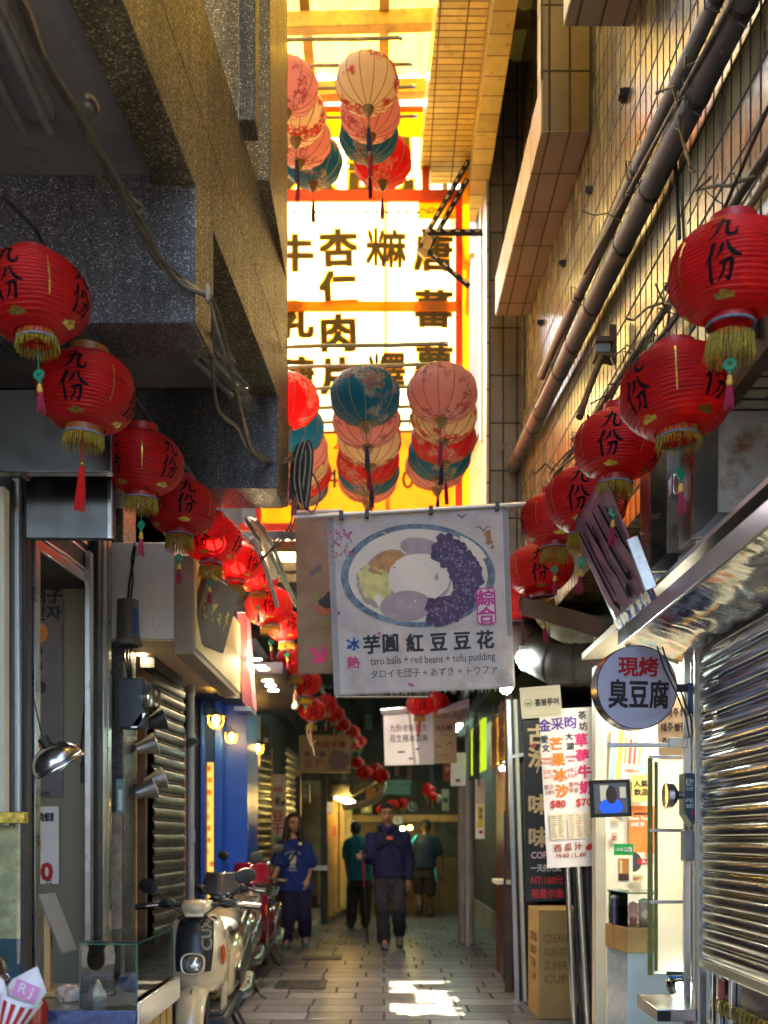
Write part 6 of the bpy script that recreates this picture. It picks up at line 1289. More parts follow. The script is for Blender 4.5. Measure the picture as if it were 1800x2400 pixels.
m, f = lay('side_tape', (.26,.26,.26), .0035); rect2(m, f, X_(775), X_(789), Y_(1619), Y_(1203), 2, 40); m, f = lay('side_tape', (.24,.24,.24), .0036); rect2(m, f, X_(1185), X_(1197), Y_(1500), Y_(1200), 2, 30)
for i in range(7): el('rust_spot', (.30,.15,.05), .0034, 1150+rs.uniform(-8, 22), 1270+rs.uniform(-26, 26), rs.uniform(2, 6), rs.uniform(4, 9), n=10, jit=.3, rings=1)
m, f = lay('frayed_edge', M_CREAM, 0)
for i in range(110):
    x = rs.uniform(778, 1192); a = rs.uniform(-4, 4); m.add([f(X_(x), Y_(1618)), f(X_(x+1.3), Y_(1618)), f(X_(x+a+.4), Y_(1624+rs.uniform(0, 9)))], [(0,1,2)])
for m, nm, mt, f in L.values(): m.build(nm, mt, t, smooth=0)
A, B = P(690, 1212, 5.97), P(1232, 1181, 5.97); MB().cyl(A, B, .012, 10).build('pole', M_ALU, t)
for px in (800, 860, 1010, 1165): D = A.lerp(B, (px-690)/542); MB().box(D.x-.012, D.x+.012, 5.95, 5.985, D.z-.03, D.z+.018).build('clip', M_DKMET, t)
# brown banner behind
t, f0, k2, cx2, cy2, nn2 = cloth('old_banner', 741, 1391, 92, 378, 1.2, 6.5, sheet('brown_cloth', (.33,.24,.16), .3, .85, var=.22, scale=5, dirt=(.20,.13,.09)), 'narrow brown stained banner with a pink arrow behind the food banner', .008)
f = f0(.003); q = lambda px, py: ((px-cx2)*k2, -(py-cy2)*k2)
m = MB(); 
for pts, wd in (([(727,1518),(738,1532),(752,1545)],[11,13,12]), ([(756,1516),(757,1530),(755,1548)],[9,12,12]), ([(728,1550),(742,1548),(756,1548)],[9,12,12])): stroke2(m, f, [q(*p) for p in pts], [w_*k2 for w_ in wd])
m.build('arrow', ink((.55,.02,.14)), t, smooth=0)
m = MB(); x, y = q(762, 1428); disc2(m, f0(.0035), x, y, 22*k2, 15*k2, 20); m.build('bowl_print', ink((.35,.10,.03)), t, smooth=0)
m = MB(); 
for px, py, r_ in ((756,1412,11),(768,1404,12),(776,1396,12),(766,1418,12)): x, y = q(px, py); disc2(m, f0(.005), x, y, r_*k2, r_*.8*k2, 12)
m.build('bean_print', ink((.03,.015,.02)), t, smooth=0)
m = MB(); x, y = q(741, 1338); disc2(m, f0(.004), x-8*k2, y-4*k2, 9*k2, 6*k2, 12, rot=.6, jit=.2); disc2(m, f0(.0043), x+6*k2, y+5*k2, 12*k2, 7*k2, 12, rot=.7, jit=.2); m.build('butterfly_print', ink((.12,.09,.11)), t, smooth=0)
m = MB(); x, y = q(742, 1402); disc2(m, f0(.004), x, y, 12*k2, 8*k2, 12, rot=-.3); x, y = q(762,1462); disc2(m, f0(.004), x, y, 16*k2, 6*k2, 12); m.build('leaf_print', ink((.20,.19,.04)), t, smooth=0)
MB().cyl(P(690,1201,6.5), P(800,1198,6.5), .014, 10).build('pole', M_ALU, t)
# black food strip behind the banner's foot
t, wr, dot, bar, done = poster2('food_strip', 895, 1622, 222, 26, 0, 6.9, mat('strip_black', (.02,.018,.018), .5), 'black strip sign with small food pictures just below the food banner', 'sign', .03)
for i, (px, c_) in enumerate(((800,(.5,.45,.4)),(852,(.5,.03,.05)),(868,(.06,.25,.04)),(893,(.6,.5,.2)),(930,(.55,.4,.25)),(974,(.5,.03,.04)),(988,(.06,.22,.05)))): dot(px, 1620, 7, 6, c_)
bar(786, 1004, 1632, 1634, WH); done()
# far white and tan banners
t, fw, k3, cx3, cy3, n3 = cloth('white_banner', 958, 1728, 116, 130, 1.5, 10.8, sheet('white_cloth', (.68,.66,.70), .3, .8, var=.06, dirt=(.5,.48,.5)), 'creased white banner with faint lettering on a white roller in the distance', .01)
g = MB(); h = MB()
for s_, py, sz, mm in (('九份老街花生', 1706, 17, h), ('花生捲冰淇淋', 1730, 19, g)): put_text(mm, s_, fw(.003), 0, -(py-cy3)*k3, sz*k3, .03, fit=88*k3)
for px, py, rx in ((940,1762,10),(978,1756,6),(962,1778,7)): disc2(g, fw(.003), (px-cx3)*k3, -(py-cy3)*k3, rx*k3, 2.4*k3, 12)
g.build('lettering', ink((.16,.15,.20)), t, smooth=0); h.build('lettering', ink((.28,.12,.22)), t, smooth=0)
MB().cyl(P(893,1668,10.8), P(982,1661,10.8), .028, 14).build('roller', M_WHITE, t)
t, fw, k3, cx3, cy3, n3 = cloth('tan_banner', 1043, 1736, 54, 106, 1.0, 10.9, sheet('tan_cloth', (.52,.37,.23), .3, .8, var=.1), 'tan banner with a line drawn smiling face beside the far white banner', .006)
g = MB(); F3 = fw(.003); e_ = lambda px, py: ((px-cx3)*k3, -(py-cy3)*k3)
put_text(g, '花生糖', F3, *e_(1040, 1706), 13*k3, .03)
for pts, wd in (([(1022,1751),(1028,1747),(1035,1751)],[2,2.4,2]),([(1046,1747),(1052,1741),(1060,1744)],[2,3,2]),([(1030,1768),(1040,1772),(1051,1767)],[1,1.4,1]),([(1024,1735),(1032,1724),(1044,1722),(1055,1728),(1061,1742),(1060,1760),(1050,1778),(1036,1780),(1025,1770),(1020,1752),(1024,1735)],[.9]*11)): stroke2(g, F3, [e_(*p) for p in pts], [w_*k3 for w_ in wd])
g.build('face_drawing', ink((.10,.05,.04)), t, smooth=0)

# ------------------------------------------------------------------ cables, pipes on the walls
def cable(pts, r, m, label, nm='cable', cat='cable', sub=6, sag=0., jit=0.):
    pts = [P(*p) for p in pts]; out = []
    n = len(pts)
    for i in range(n-1):
        p0, p1, p2, p3 = pts[max(i-1,0)], pts[i], pts[i+1], pts[min(i+2,n-1)]
        for j in range(sub):
            t_ = j/sub; v = .5*((2*p1) + (p2-p0)*t_ + (2*p0-5*p1+4*p2-p3)*t_*t_ + (3*p1-p0-3*p2+p3)*t_**3); out.append(v + Vector((0,0,-sag*4*t_*(1-t_))) + Vector([random.uniform(-jit,jit) for _ in range(3)]))
    out.append(pts[-1]); return out
M_OCHRE = mat('dusty_cable', (.13,.11,.055), .5, var=.4, scale=16)
cb = T('cable_bundle', 'drooping bundle of dusty twisted cables crossing the ceiling to the beam corner', 'cables', P(300, 480, 3.3))
base = [(28,-60,2.2),(70,60,2.42),(112,150,2.62),(165,240,2.82),(215,330,3.02),(262,410,3.2),(305,480,3.35),(342,560,3.5),(380,620,3.62),(430,665,3.70),(488,692,3.745)]
for i in range(5):
    pts = [(x + 9*math.sin(j*1.7+i*2.1) + random.uniform(-5,5), y + 7*math.cos(j*1.3+i*1.3), Y + .01*i) for j, (x, y, Y) in enumerate(base)]
    pts[-1] = (488+2*i, 690+3*i, 3.745); MB().tube(cable(pts, 0, 0, ''), [.0085,.006,.0055,.005,.007][i], 6).build('cable', [M_CABLE, M_OCHRE, M_CABLE, M_OCHRE, M_CABLE][i], cb)
MB().tube(cable([(205,225,2.8),(222,240,2.85),(226,258,2.9),(214,262,2.9),(205,245,2.85)],0,0,''), .008, 6).build('loop', M_OCHRE, cb); MB().tube(cable([(208,300,2.95),(206,380,3.1),(250,430,3.25),(330,480,3.4),(325,500,3.42)],0,0,''), .006, 6).build('cable', M_OCHRE, cb)
MB().box(xat(484,3.74), xat(492,3.74), 3.73, 3.765, zat(706,3.74), zat(668,3.74)).build('cleat', M_CABLE_P, cb)
cb = T('cable_drop', 'cables hanging from the beam corner and sagging to the coil at the far balcony end', 'cables', P(560, 1000, 4.8))
for i, pts in enumerate(([(492,692,3.745),(500,740,3.9),(498,850,4.2),(512,960,4.5),(560,1005,4.9),(585,1060,5.3),(640,1088,5.6),(686,1070,5.85)], [(494,692,3.745),(520,760,3.9),(545,880,4.2),(566,960,4.5),(580,1010,4.9),(600,1060,5.3),(650,1085,5.6),(690,1076,5.85)], [(490,694,3.745),(512,780,3.9),(538,860,4.2),(560,930,4.5),(582,1030,5.0),(610,1075,5.4),(640,1078,5.6),(682,1072,5.85)])): MB().tube(cable(pts,0,0,''), .008-.001*i, 6).build('cable', [M_CABLE, M_OCHRE, M_CABLE_P][i], cb)
cb = T('cable_coil', 'coiled black and tan cables tied at the far lower corner of the balcony', 'cables', P(705, 1130, 5.92))
for i in range(7):
    x = 690 + 4*i; MB().tube(cable([(x-6,1080,5.90),(x+6,1045-2*i,5.90),(x+18,1055,5.91),(x+16,1110,5.92),(x+4,1160+6*i,5.92),(x-8,1130,5.91),(x-6,1080,5.90)],0,0,''), .006, 6).build('loop', [M_BLACK, M_CABLE_P][i % 3 == 2], cb)
for pts in ([(712,1085,5.92),(738,1120,5.93),(750,1160,5.95),(735,1198,5.95),(722,1190,5.94),(720,1130,5.93)], [(690,1170,5.9),(680,1230,6.1),(650,1270,6.3),(600,1330,6.6)], [(694,1150,5.9),(690,1220,6.1),(668,1262,6.3),(610,1310,6.5)]): MB().tube(cable(pts,0,0,''), .006, 6).build('cable', M_CABLE, cb)
pb = T('wrapped_pipes', 'tangle of taped pipes and cables below the far beam end', 'pipes', P(625, 1300, 6.6))
for i, (pts, r_, m_) in enumerate((([(580,1222,6.3),(610,1240,6.4),(628,1290,6.6),(640,1350,6.9)], .030, M_CREAM), ([(598,1218,6.3),(622,1250,6.4),(648,1300,6.7),(680,1390,7.2),(696,1420,7.4)], .014, M_CABLE_P), ([(575,1215,6.2),(640,1320,6.8),(690,1395,7.3)], .012, M_CABLE), ([(636,1300,6.6),(664,1360,7),(698,1420,7.4)], .014, M_CABLE_P), ([(590,1260,6.4),(622,1330,6.7),(650,1420,7.1)], .016, M_PVC))): MB().tube(cable(pts,0,0,''), r_, 10).build('pipe', m_, pb)
# long pipes on the tiled wall
def wallpt(px, py, out=.0):
    # point on the tiled wall, moved off it by out
    X = 1.47 - out; s = (px-VX)/F; Y = X/(s + .033); return P(px, py, Y)
def wpipe(nm, label, a, b, r, m, out, nclip=0, cat='pipe'):
    A, B = wallpt(*a, out), wallpt(*b, out); A = A + (A-B).normalized()*2.0
    if not nclip: return single(MB().cyl(A, B, r, 20), nm, m, label, cat)
    t = T(nm, label, cat, wallpt(*b, out))
    MB().cyl(A, B, r, 20).build('pipe', m, t)
    for i in range(nclip):
        C = A.lerp(B, .12 + .86*i/nclip + random.uniform(-.02,.02)); d = (B-A).normalized()
        MB().cyl(C - d*.012, C + d*.012, r*1.06, 20).build('tie', M_DKMET, t); MB().tube([C+Vector((-.01,0,r)), C+Vector((-.05,.02,r+.02)), C+Vector((-.04,.03,-.03)), C+Vector((.02,.01,-r-.03))], .004, 5).build('wire', M_DKMET, t)
    return t
wpipe('drain_pipe', 'thick grey metal pipe running the length of the tiled wall', (1742,0), (1185,1130), .054, mat('zinc_pipe', (.085,.10,.11), .5, 0., var=.3, scale=3, dirt=(.07,.06,.045), dscale=7), .07, 12)
wpipe('drain_pipe', 'thinner grey pipe right above the thick one on the tiled wall', (1676,0), (1270,880), .034, mat('pale_pipe', (.115,.135,.145), .5, 0., var=.15, scale=3), .06, 4)
wpipe('conduit', 'dark flexible conduit above the pipes on the tiled wall', (1640,60), (1180,1120), .012, M_CABLE, .04, 0, 'cable')
wpipe('conduit', 'black cable sagging under the thick pipe on the tiled wall', (1700,30), (1370,640), .010, M_CABLE, .13, 0, 'cable')
wpipe('conduit', 'dusty conduit behind the red lanterns on the tiled wall', (1790,370), (1230,1225), .018, M_CABLE, .05, 6, 'cable')
wpipe('conduit', 'second dusty conduit just under the first behind the red lanterns', (1800,420), (1240,1250), .015, M_CABLE_P, .05, 0, 'cable')
t = T('wire_tangle', 'tangled dusty wires tied along the conduits of the tiled wall', 'wires', wallpt(1400, 960, .08))
rs = random.Random(9)
for i in range(46):
    u = rs.random(); px, py = (1795 + (1215-1795)*u, 372 + (1240-372)*u) if i % 3 else (1700 + (1185-1700)*u, 60 + (1120-60)*u)
    p = wallpt(px, py, .07); q = [p]; 
    for j in range(4): q.append(q[-1] + Vector((rs.uniform(-.07,.03), rs.uniform(-.10,.10), rs.uniform(-.09,.05))))
    MB().tube(q, rs.choice((.003,.004,.006)), 5).build('wire', rs.choice((M_CABLE, M_BLACK, M_OCHRE)), t)
for (x, y, x2, y2) in ((1228,700,1228,960),(1165,930,1172,1150),(1580,180,1592,560)):
    MB().tube([wallpt(x, y, .012), wallpt(x+2, (y+y2)/2, .014), wallpt(x2, y2, .012)], .010, 6).build('wire', M_DKMET, t)
MB().tube([wallpt(1590,215,.1), wallpt(1592,300,.12), wallpt(1618,390,.13), wallpt(1628,402,.12), wallpt(1612,400,.12)], .006, 6).build('hook', M_RUST, t)
for i, (px, py) in enumerate(((1472,218),(1468,230),(1388,446),(1325,618),(1272,757),(1187,958),(1440,1010))):
    p = wallpt(px, py, .0); o = single(MB().box(p.x-.03, p.x+.002, p.y-.02, p.y+.02, p.z-.014, p.z+.016).box(p.x-.045, p.x-.028, p.y-.010, p.y+.010, p.z-.008, p.z+.02), 'wall_peg', M_DKMET, ('dark metal peg on the tiled wall, ' + ('upper of the close pair by the top pipe','lower of the close pair by the top pipe','beside the lower edge of the big bay','left of the pipe below the big bay','beside the thin dark downpipe','close to the pink silk lanterns','behind the bracket stub')[i]), 'peg', 'pegs on the tiled wall')
# string that carries the lanterns
for nm, pl, lab in (('l', LL[:12], 'black cord carrying the red lanterns below the terrazzo balcony'), ('r', LR, 'black cord carrying the red lanterns along the tiled wall')):
    pts = [P(px, py - wpx*.62, Y) + Vector((0, .0, .02)) for px, py, wpx, Y, *_ in pl]; pts.insert(0, pts[0]*2 - pts[1])
    if nm == 'l': pts = [P(0,455,2.9)] + pts[1:]
    single(MB().tube(pts, .006, 6), 'lantern_cord', M_BLACK, lab, 'cord')
# perforated bracket by the yellow building
b = T('slotted_bracket', 'black slotted steel bracket reaching out from the yellow tiled wall', 'bracket', P(1040, 560, 8.6))
def slot(a, c, w_=.045):
    A, B = P(*a), P(*c); MB().beam(A, B, w_, .01, (0,1,0)).build('arm', M_DKMET, b); m = MB(); n_ = int((B-A).length/.10); d = (B-A).normalized(); s_ = d.cross(Vector((0,1,0))).normalized()
    for i in range(n_): C = A.lerp(B, (i+.5)/n_) + Vector((0,-.026,0)); m.beam(C-d*.022, C+d*.022, .014, .004, (0,1,0))
    m.build('slot_hole', M_CREAM, b)
slot((1108,360,8.9),(985,575,8.6)); slot((1096,420,8.9),(1000,590,8.7)); slot((985,575,8.6),(1100,672,8.75)); slot((990,545,8.6),(1130,545,8.85), .06)
MB().hexa([P(976,585,8.6),P(996,605,8.6),P(1014,560,8.6),P(994,542,8.6)], [p+Vector((0,.04,0)) for p in (P(976,585,8.6),P(996,605,8.6),P(1014,560,8.6),P(994,542,8.6))]).build('corner_plate', M_BEAM, b)
p = T('bent_pipe', 'bent yellowed plastic pipe beside the slotted bracket', 'pipe', P(1080, 560, 9.1)); MB().tube(cable([(1042,434,9.1),(1046,480,9.1),(1066,520,9.1),(1076,580,9.1),(1090,600,9.1),(1110,596,9.1)],0,0,''), .028, 12).build('pipe', M_CREAM, p); MB().tube([P(1096,600,9.1), P(1092,660,9.12), P(1088,700,9.12)], .03, 12).build('branch', M_CREAM, p)
# ------------------------------------------------------------------ people
SKIN = mat('skin', (.42,.235,.15), .5, var=.10, scale=14); SKIN_D = mat('skin_dark', (.11,.055,.035), .5, var=.12, scale=14)
HAIR = mat('hair', (.010,.008,.008), .62, var=.4, scale=60, bump=.002, bscale=60, aniso=(1,1,.12)); HAIRB = mat('brown_hair', (.018,.010,.008), .68, var=.4, scale=60, bump=.002, bscale=60, aniso=(1,1,.12))
def fab(n, c, **k): return mat(n, c, .85, var=.2, scale=9, bump=.006, bscale=14, **k)
def limb(mb, pts, rads, sub=4, n=14, flat=1.0):
    pts = [Vector(p) for p in pts]; out = []; rr = []
    for i in range(len(pts)-1):
        p0, p1, p2, p3 = pts[max(i-1,0)], pts[i], pts[i+1], pts[min(i+2,len(pts)-1)]
        for j in range(sub):
            t = j/sub; out.append(.5*((2*p1)+(p2-p0)*t+(2*p0-5*p1+4*p2-p3)*t*t+(3*p1-p0-3*p2+p3)*t**3)); rr.append(rads[i]*(1-t)+rads[i+1]*t)
    out.append(pts[-1]); rr.append(rads[-1]); mb.tube(out, rr, n)
    mb.ball(out[0], rr[0]*.98, 12, 8); mb.ball(out[-1], rr[-1]*.98, 12, 8); return mb
def torso(mb, rows, n=22):
    "rows: centre, half width, half depth"
    rings = []
    for c, a, b in rows:
        c = Vector(c); rings.append([c + Vector((a*math.copysign(abs(math.cos(t))**.85, math.cos(t)), b*math.copysign(abs(math.sin(t))**.85, math.sin(t)), 0)) for t in [2*math.pi*i/n for i in range(n)]])
    return mb.loft(rings)
def hand(mb, w, d, side, size=.17, grip=False, fwd=Vector((0,-1,0))):
    "w wrist, d direction of the fingers, side: which way the thumb leaves"
    d = d.normalized(); s = Vector(side).normalized(); s = (s - d*s.dot(d)).normalized(); n_ = d.cross(s); L = size
    limb(mb, [w, w+d*L*.2, w+d*L*.48], [.022, .030, .032], n=12)
    mb.ball(w+d*L*.30, .030, 12, 8, 1, 1, 1); ln = (.40, .47, .44, .34)
    for i in range(4):
        b = w + d*L*.5 + s*(.030 - .020*i); l = L*ln[i]; cu = (.9 if grip else .35)
        p1 = b + (d*(1-cu*.35) + n_*cu*.45).normalized()*l*.45; p2 = p1 + (d*(1-cu*.95) + n_*cu*.95).normalized()*l*.33; p3 = p2 + (d*(.8-cu*1.5) + n_*cu*1.0).normalized()*l*.25
        limb(mb, [b - d*.012, p1, p2, p3], [.0098, .0092, .0085, .0072], sub=2, n=8)
    t0 = w + d*L*.18 + s*.026; limb(mb, [t0, t0 + (s*.7+d*.6+n_*.2).normalized()*L*.20, t0 + (s*.45+d*.8+n_*.5).normalized()*L*.38], [.013, .011, .008], sub=2, n=8)
def head(mb, c, f, h=.228, w=.078):
    "c centre of the head, f facing direction; returns the frame"
    f = Vector(f).normalized(); u = Vector((0,0,1)); r = f.cross(u).normalized(); k = h/.228
    X = Matrix((( r.x, f.x, 0, c.x), (r.y, f.y, 0, c.y), (r.z, f.z, 1, c.z), (0,0,0,1)))
    mb.xf(X); mb.ball((0,-.008,.022), 1, 22, 16, w*k, .094*k, .098*k); mb.ball((0,.022,-.040), 1, 18, 12, .058*k, .070*k, .066*k); mb.ball((0,.050,-.082), 1, 14, 8, .034*k, .034*k, .026*k)
    for s in (-1, 1): mb.ball((s*.043*k,.050*k,-.030*k), .030*k, 12, 8); mb.ball((s*w*k*.99,-.005,-.008), 1, 10, 8, .012*k, .020*k, .032*k)
    limb(mb, [(0,.082*k,.012*k),(0,.098*k,-.014*k),(0,.102*k,-.030*k)], [.010*k,.013*k,.015*k], n=10); mb.ball((0,.086*k,-.058*k), 1, 12, 7, .026*k, .012*k, .010*k)
    mb.ball((0,.078*k,.028*k), 1, 14, 8, .052*k, .018*k, .012*k); mb.xf(); return X
def face_bits(t, X, h=.228, glasses=None):
    k = h/.228
    m = MB().xf(X)
    for s in (-1, 1): m.ball((s*.031*k,.0815*k,.004*k), 1, 10, 6, .013*k, .008*k, .0055*k)
    m.build('eye', ink((.03,.02,.018)), t)
    m = MB().xf(X)
    for s in (-1, 1): m.tube([(s*.014*k,.093*k,.024*k),(s*.032*k,.090*k,.029*k),(s*.050*k,.079*k,.023*k)], [.0035,.004,.0025], 6)
    m.build('eyebrow', HAIR, t)
    m = MB().xf(X); m.ball((0,.0935*k,-.0565*k), 1, 14, 6, .024*k, .007*k, .0035*k); m.ball((0,.0925*k,-.063*k), 1, 14, 6, .020*k, .007*k, .0045*k); m.build('lips', mat('lips', (.30,.10,.08), .45), t)
    if glasses:
        m = MB().xf(X)
        for s in (-1, 1):
            m.tube([(s*.034*k+.023*k*math.cos(a*R(30)), .104*k - .25*abs(s*.034*k+.023*k*math.cos(a*R(30)))**1.0*.2, .002*k+.016*k*math.sin(a*R(30))) for a in range(13)], .0022, 5); m.tube([(s*.057*k,.098*k,.008*k),(s*.076*k,.05*k,.008*k),(s*.079*k,.0,.004*k)], .002, 5)
        m.tube([(-.011*k,.105*k,.006*k),(.011*k,.105*k,.006*k)], .002, 5); m.build('glasses', glasses, t)
def hairbits(mb, rnd, X, n, reach, spread):
    return mb

# ---- man in navy with a trekking pole
Y0 = 12.4
def J(zx, zy, dy=0.): return P(780 + zx/5.529, 1860 + zy/5.529, Y0 + dy)
t = T('person', 'man with glasses in a navy hooded top and grey trousers, walking with a red pole', 'person', P(905, 2225, Y0))
b = MB(); hc = J(697, 258, -.02)
X = head(b, hc, (.10,-1,0), .245, .080)
limb(b, [J(700,345,.02), J(705,420,.02), J(715,480,.03)], [.056,.056,.075])
torso(b, [(J(730,1140),.165,.105),(J(725,1000),.155,.10),(J(720,800),.17,.105),(J(718,620),.185,.11),(J(716,520),.15,.09),(J(716,470),.07,.06)])
LE, LW = J(470,850,-.10), J(395,800,-.36); limb(b, [J(520,570), LE, LW], [.058,.045,.032]); hand(b, LW, (J(372,812,-.46)-LW), (0,0,1), grip=True)
RE, RW = J(985,850,.04), J(985,1105,-.04); limb(b, [J(925,570), RE, RW], [.058,.045,.032]); hand(b, RW, Vector((-.02,-.04,-1)), (-.3,-1,0))
for hp, kn, an, toe in ((J(625,1150), J(648,1500,-.10), J(665,1880,.0), J(678,1975,-.16)), (J(825,1150), J(850,1500,-.16), J(855,1830,.20), J(868,1930,.05))):
    limb(b, [hp, kn, an], [.09,.06,.045]); limb(b, [an, (an+toe)/2, toe], [.030,.028,.022])
remeshed(b, 'body', SKIN, t, .0075, 4); face_bits(t, X, .245, M_DKMET)
h = MB().xf(X); h.ball((0,-.022,.048), 1, 22, 14, .089, .100, .086); h.ball((.0,.050,.100), 1, 16, 9, .070, .046, .034); h.ball((.03,.072,.085), 1, 12, 8, .045, .028, .030); h.ball((-.035,.068,.088), 1, 12, 8, .04, .03, .03)
for s in (-1, 1): h.ball((s*.078,.012,.030), 1, 10, 8, .014, .030, .045); 
h.ball((0,-.070,-.01), 1, 14, 10, .070, .04, .055); h = remeshed(h, 'hair', HAIR, t, .008, 3)
NAVY = fab('navy_jersey', (.012,.014,.075)); GREY = fab('grey_trousers', (.030,.030,.042))
s = MB(); torso(s, [(J(735,1090),.192,.128),(J(730,1060),.200,.136),(J(726,980),.195,.13),(J(722,820),.198,.128),(J(720,660),.215,.13),(J(718,570),.218,.125),(J(716,510),.165,.105),(J(714,460),.085,.075)])
limb(s, [J(505,570), LE+Vector((0,.01,0)), LW+(LE-LW)*.16], [.080,.066,.046]); limb(s, [J(930,570), RE, RW+(RE-RW)*.06], [.080,.064,.047])
limb(s, [J(600,450,.06), J(640,440,-.06), J(700,480,-.12), J(770,445,-.06), J(830,455,.06)], [.035,.04,.03,.04,.035]); limb(s, [J(640,430,.10), J(710,420,.14), J(790,430,.10)], [.05,.06,.05])
remeshed(s, 'jersey', NAVY, t, .010, 5, fold=.013)
q = MB(); torso(q, [(J(735,1205),.185,.125),(J(735,1140),.19,.128),(J(733,1060),.180,.120)])
limb(q, [J(632,1170), J(645,1500,-.10), J(660,1880,.01)], [.108,.088,.078]); limb(q, [J(832,1170), J(855,1480,-.17), J(860,1780,.16)], [.108,.090,.082]); remeshed(q, 'trousers', GREY, t, .010, 5, fold=.013)
SH = mat('grey_shoe', (.20,.17,.17), .7, var=.3, scale=30); SOLE = mat('shoe_sole', (.05,.05,.05), .7)
def shoe(an, toe, m, sole, zmin=None):
    d = (toe-an); d.z = 0; d = d.normalized(); c0 = an + Vector((0,0,-.03)); q = MB(); limb(q, [an+Vector((0,0,.02)), an - d*.03 + Vector((0,0,-.03)), toe - d*.06, toe + d*.02], [.052,.050,.050,.040]); a = remeshed(q, 'shoe', m, t, .010, 3)
    lo = min(an.z, toe.z) - .046; r_ = Vector((d.y,-d.x,0)); L_ = (toe-an).length
    MB().prism([Vector((an.x,an.y,lo)) + d*x + r_*y for x, y in ((-.07,-.035),(-.07,.035),(.05,.042),(L_*.9+.02,.036),(L_*.9+.055,.0),(L_*.9+.02,-.036),(.05,-.042))], (0,0,.026)).build('sole', sole, a, fix=True)
shoe(J(668,1905,.02), J(685,1985,-.14), SH, SOLE); shoe(J(858,1800,.20), J(872,1935,.02), SH, SOLE)
bz = MB(); limb(bz, [J(650,455,-.13), J(690,540,-.16), J(735,590,-.165), J(600,700,-.14), J(540,760,.0)], [.011]*5, n=6); bz.build('chest_strap', M_BLACK, t); bz = MB(); limb(bz, [J(820,455,-.13), J(790,530,-.16), J(735,590,-.165), J(850,680,-.14), J(905,760,.0)], [.011]*5, n=6); bz.build('chest_strap', M_BLACK, t)
A = J(736,574,-.185); MB().box(A.x-.038, A.x+.038, A.y-.012, A.y+.01, A.z-.018, A.z+.018).build('chest_badge', mat('badge_red', (.75,.09,.04), .5), t, bevel=.004)
p = T('trekking_pole', 'dark trekking pole with a red upper shaft in the hand of the man', 'walking pole', J(458,1945,-.30)); top, mid, tip = J(392,770,-.46), J(408,1200,-.40), J(458,1950,-.28)
MB().cyl(top.lerp(mid,.25), mid, .012, 10).build('upper_shaft', mat('pole_red', (.30,.01,.03), .4), p); MB().cyl(mid, tip, .009, 10).build('lower_shaft', M_BLACK, p); MB().tube([top+Vector((0,0,.03)), top, top.lerp(mid,.25)], [.014,.018,.015], 10).build('grip', mat('grip_blue', (.02,.03,.15), .6), p)

# ---- woman in a blue T-shirt with a cane
Y0 = 12.5
def J(zx, zy, dy=0.): return P(600 + zx/5.532, 1860 + zy/5.532, Y0 + dy)
t = T('person', 'woman with long dark hair in a blue printed T-shirt and navy trousers, holding a cane', 'person', P(690, 2222, Y0))
b = MB(); hc = J(487, 385, -.02); X = head(b, hc, (.42,-1,0), .235, .076)
limb(b, [J(480,470,.02), J(484,540,.02), J(486,600,.03)], [.050,.050,.068])
torso(b, [(J(510,1260),.165,.11),(J(500,1080),.145,.10),(J(492,880),.14,.095),(J(488,720),.155,.10),(J(486,640),.13,.085),(J(486,590),.06,.055)])
LE, LW = J(285,930,-.02), J(222,1105,-.14); limb(b, [J(335,680), LE, LW], [.050,.038,.027]); hand(b, LW, (J(222,1205,-.16)-LW), (.3,-1,0), size=.155, grip=True)
RE, RW = J(705,930,.03), J(668,1110,-.08); limb(b, [J(640,680), RE, RW], [.050,.038,.027]); hand(b, RW, J(648,1230,-.12)-RW, (-.6,-1,0), size=.155)
for hp, kn, an, toe in ((J(430,1270), J(420,1560,-.08), J(400,1880,.03), J(385,1990,-.13)), (J(610,1270), J(625,1560,-.02), J(640,1850,.12), J(648,1965,.0))): limb(b, [hp, kn, an], [.085,.058,.042]); limb(b, [an, (an+toe)/2, toe], [.030,.028,.022])
remeshed(b, 'body', SKIN, t, .0075, 4); face_bits(t, X, .235, M_STEEL)
h = MB().xf(X); h.ball((0,-.022,.040), 1, 22, 14, .087, .098, .090); h.ball((0,.030,.095), 1, 14, 8, .060, .05, .030); h.xf()
for s, dx in ((-1, -.085), (1, .080)):
    limb(h, [hc+Vector((dx*.9,-.03,.05)), hc+Vector((dx*1.02,-.03,-.06)), hc+Vector((dx*1.15,-.03,-.17)), hc+Vector((dx*1.45,-.05,-.26))], [.030,.034,.045,.030], n=12)
limb(h, [hc+Vector((0,.06,.04)), hc+Vector((0,.075,-.08)), hc+Vector((-.03,.08,-.20)), hc+Vector((-.08,.07,-.26))], [.075,.085,.085,.05], n=14)
remeshed(h, 'hair', HAIRB, t, .008, 3)
TB = fab('blue_tshirt', (.008,.028,.20)); NV = fab('navy_trousers', (.012,.010,.055))
s = MB(); torso(s, [(J(520,1265),.205,.14),(J(515,1200),.200,.138),(J(505,1080),.185,.13),(J(495,900),.175,.122),(J(490,760),.185,.12),(J(487,670),.182,.11),(J(486,620),.125,.09),(J(486,590),.072,.066)])
limb(s, [J(350,670), J(318,770), J(290,878,-.01)], [.078,.080,.088]); limb(s, [J(625,670), J(672,770), J(712,878,.01)], [.078,.080,.088]); s.add([J(690,1220,.02), J(765,1310,.06), J(700,1180,.06), J(690,1300,.05)], [(0,1,2),(1,3,0),(2,1,3),(0,2,3)])
remeshed(s, 'tshirt', TB, t, .010, 4, fold=.013)
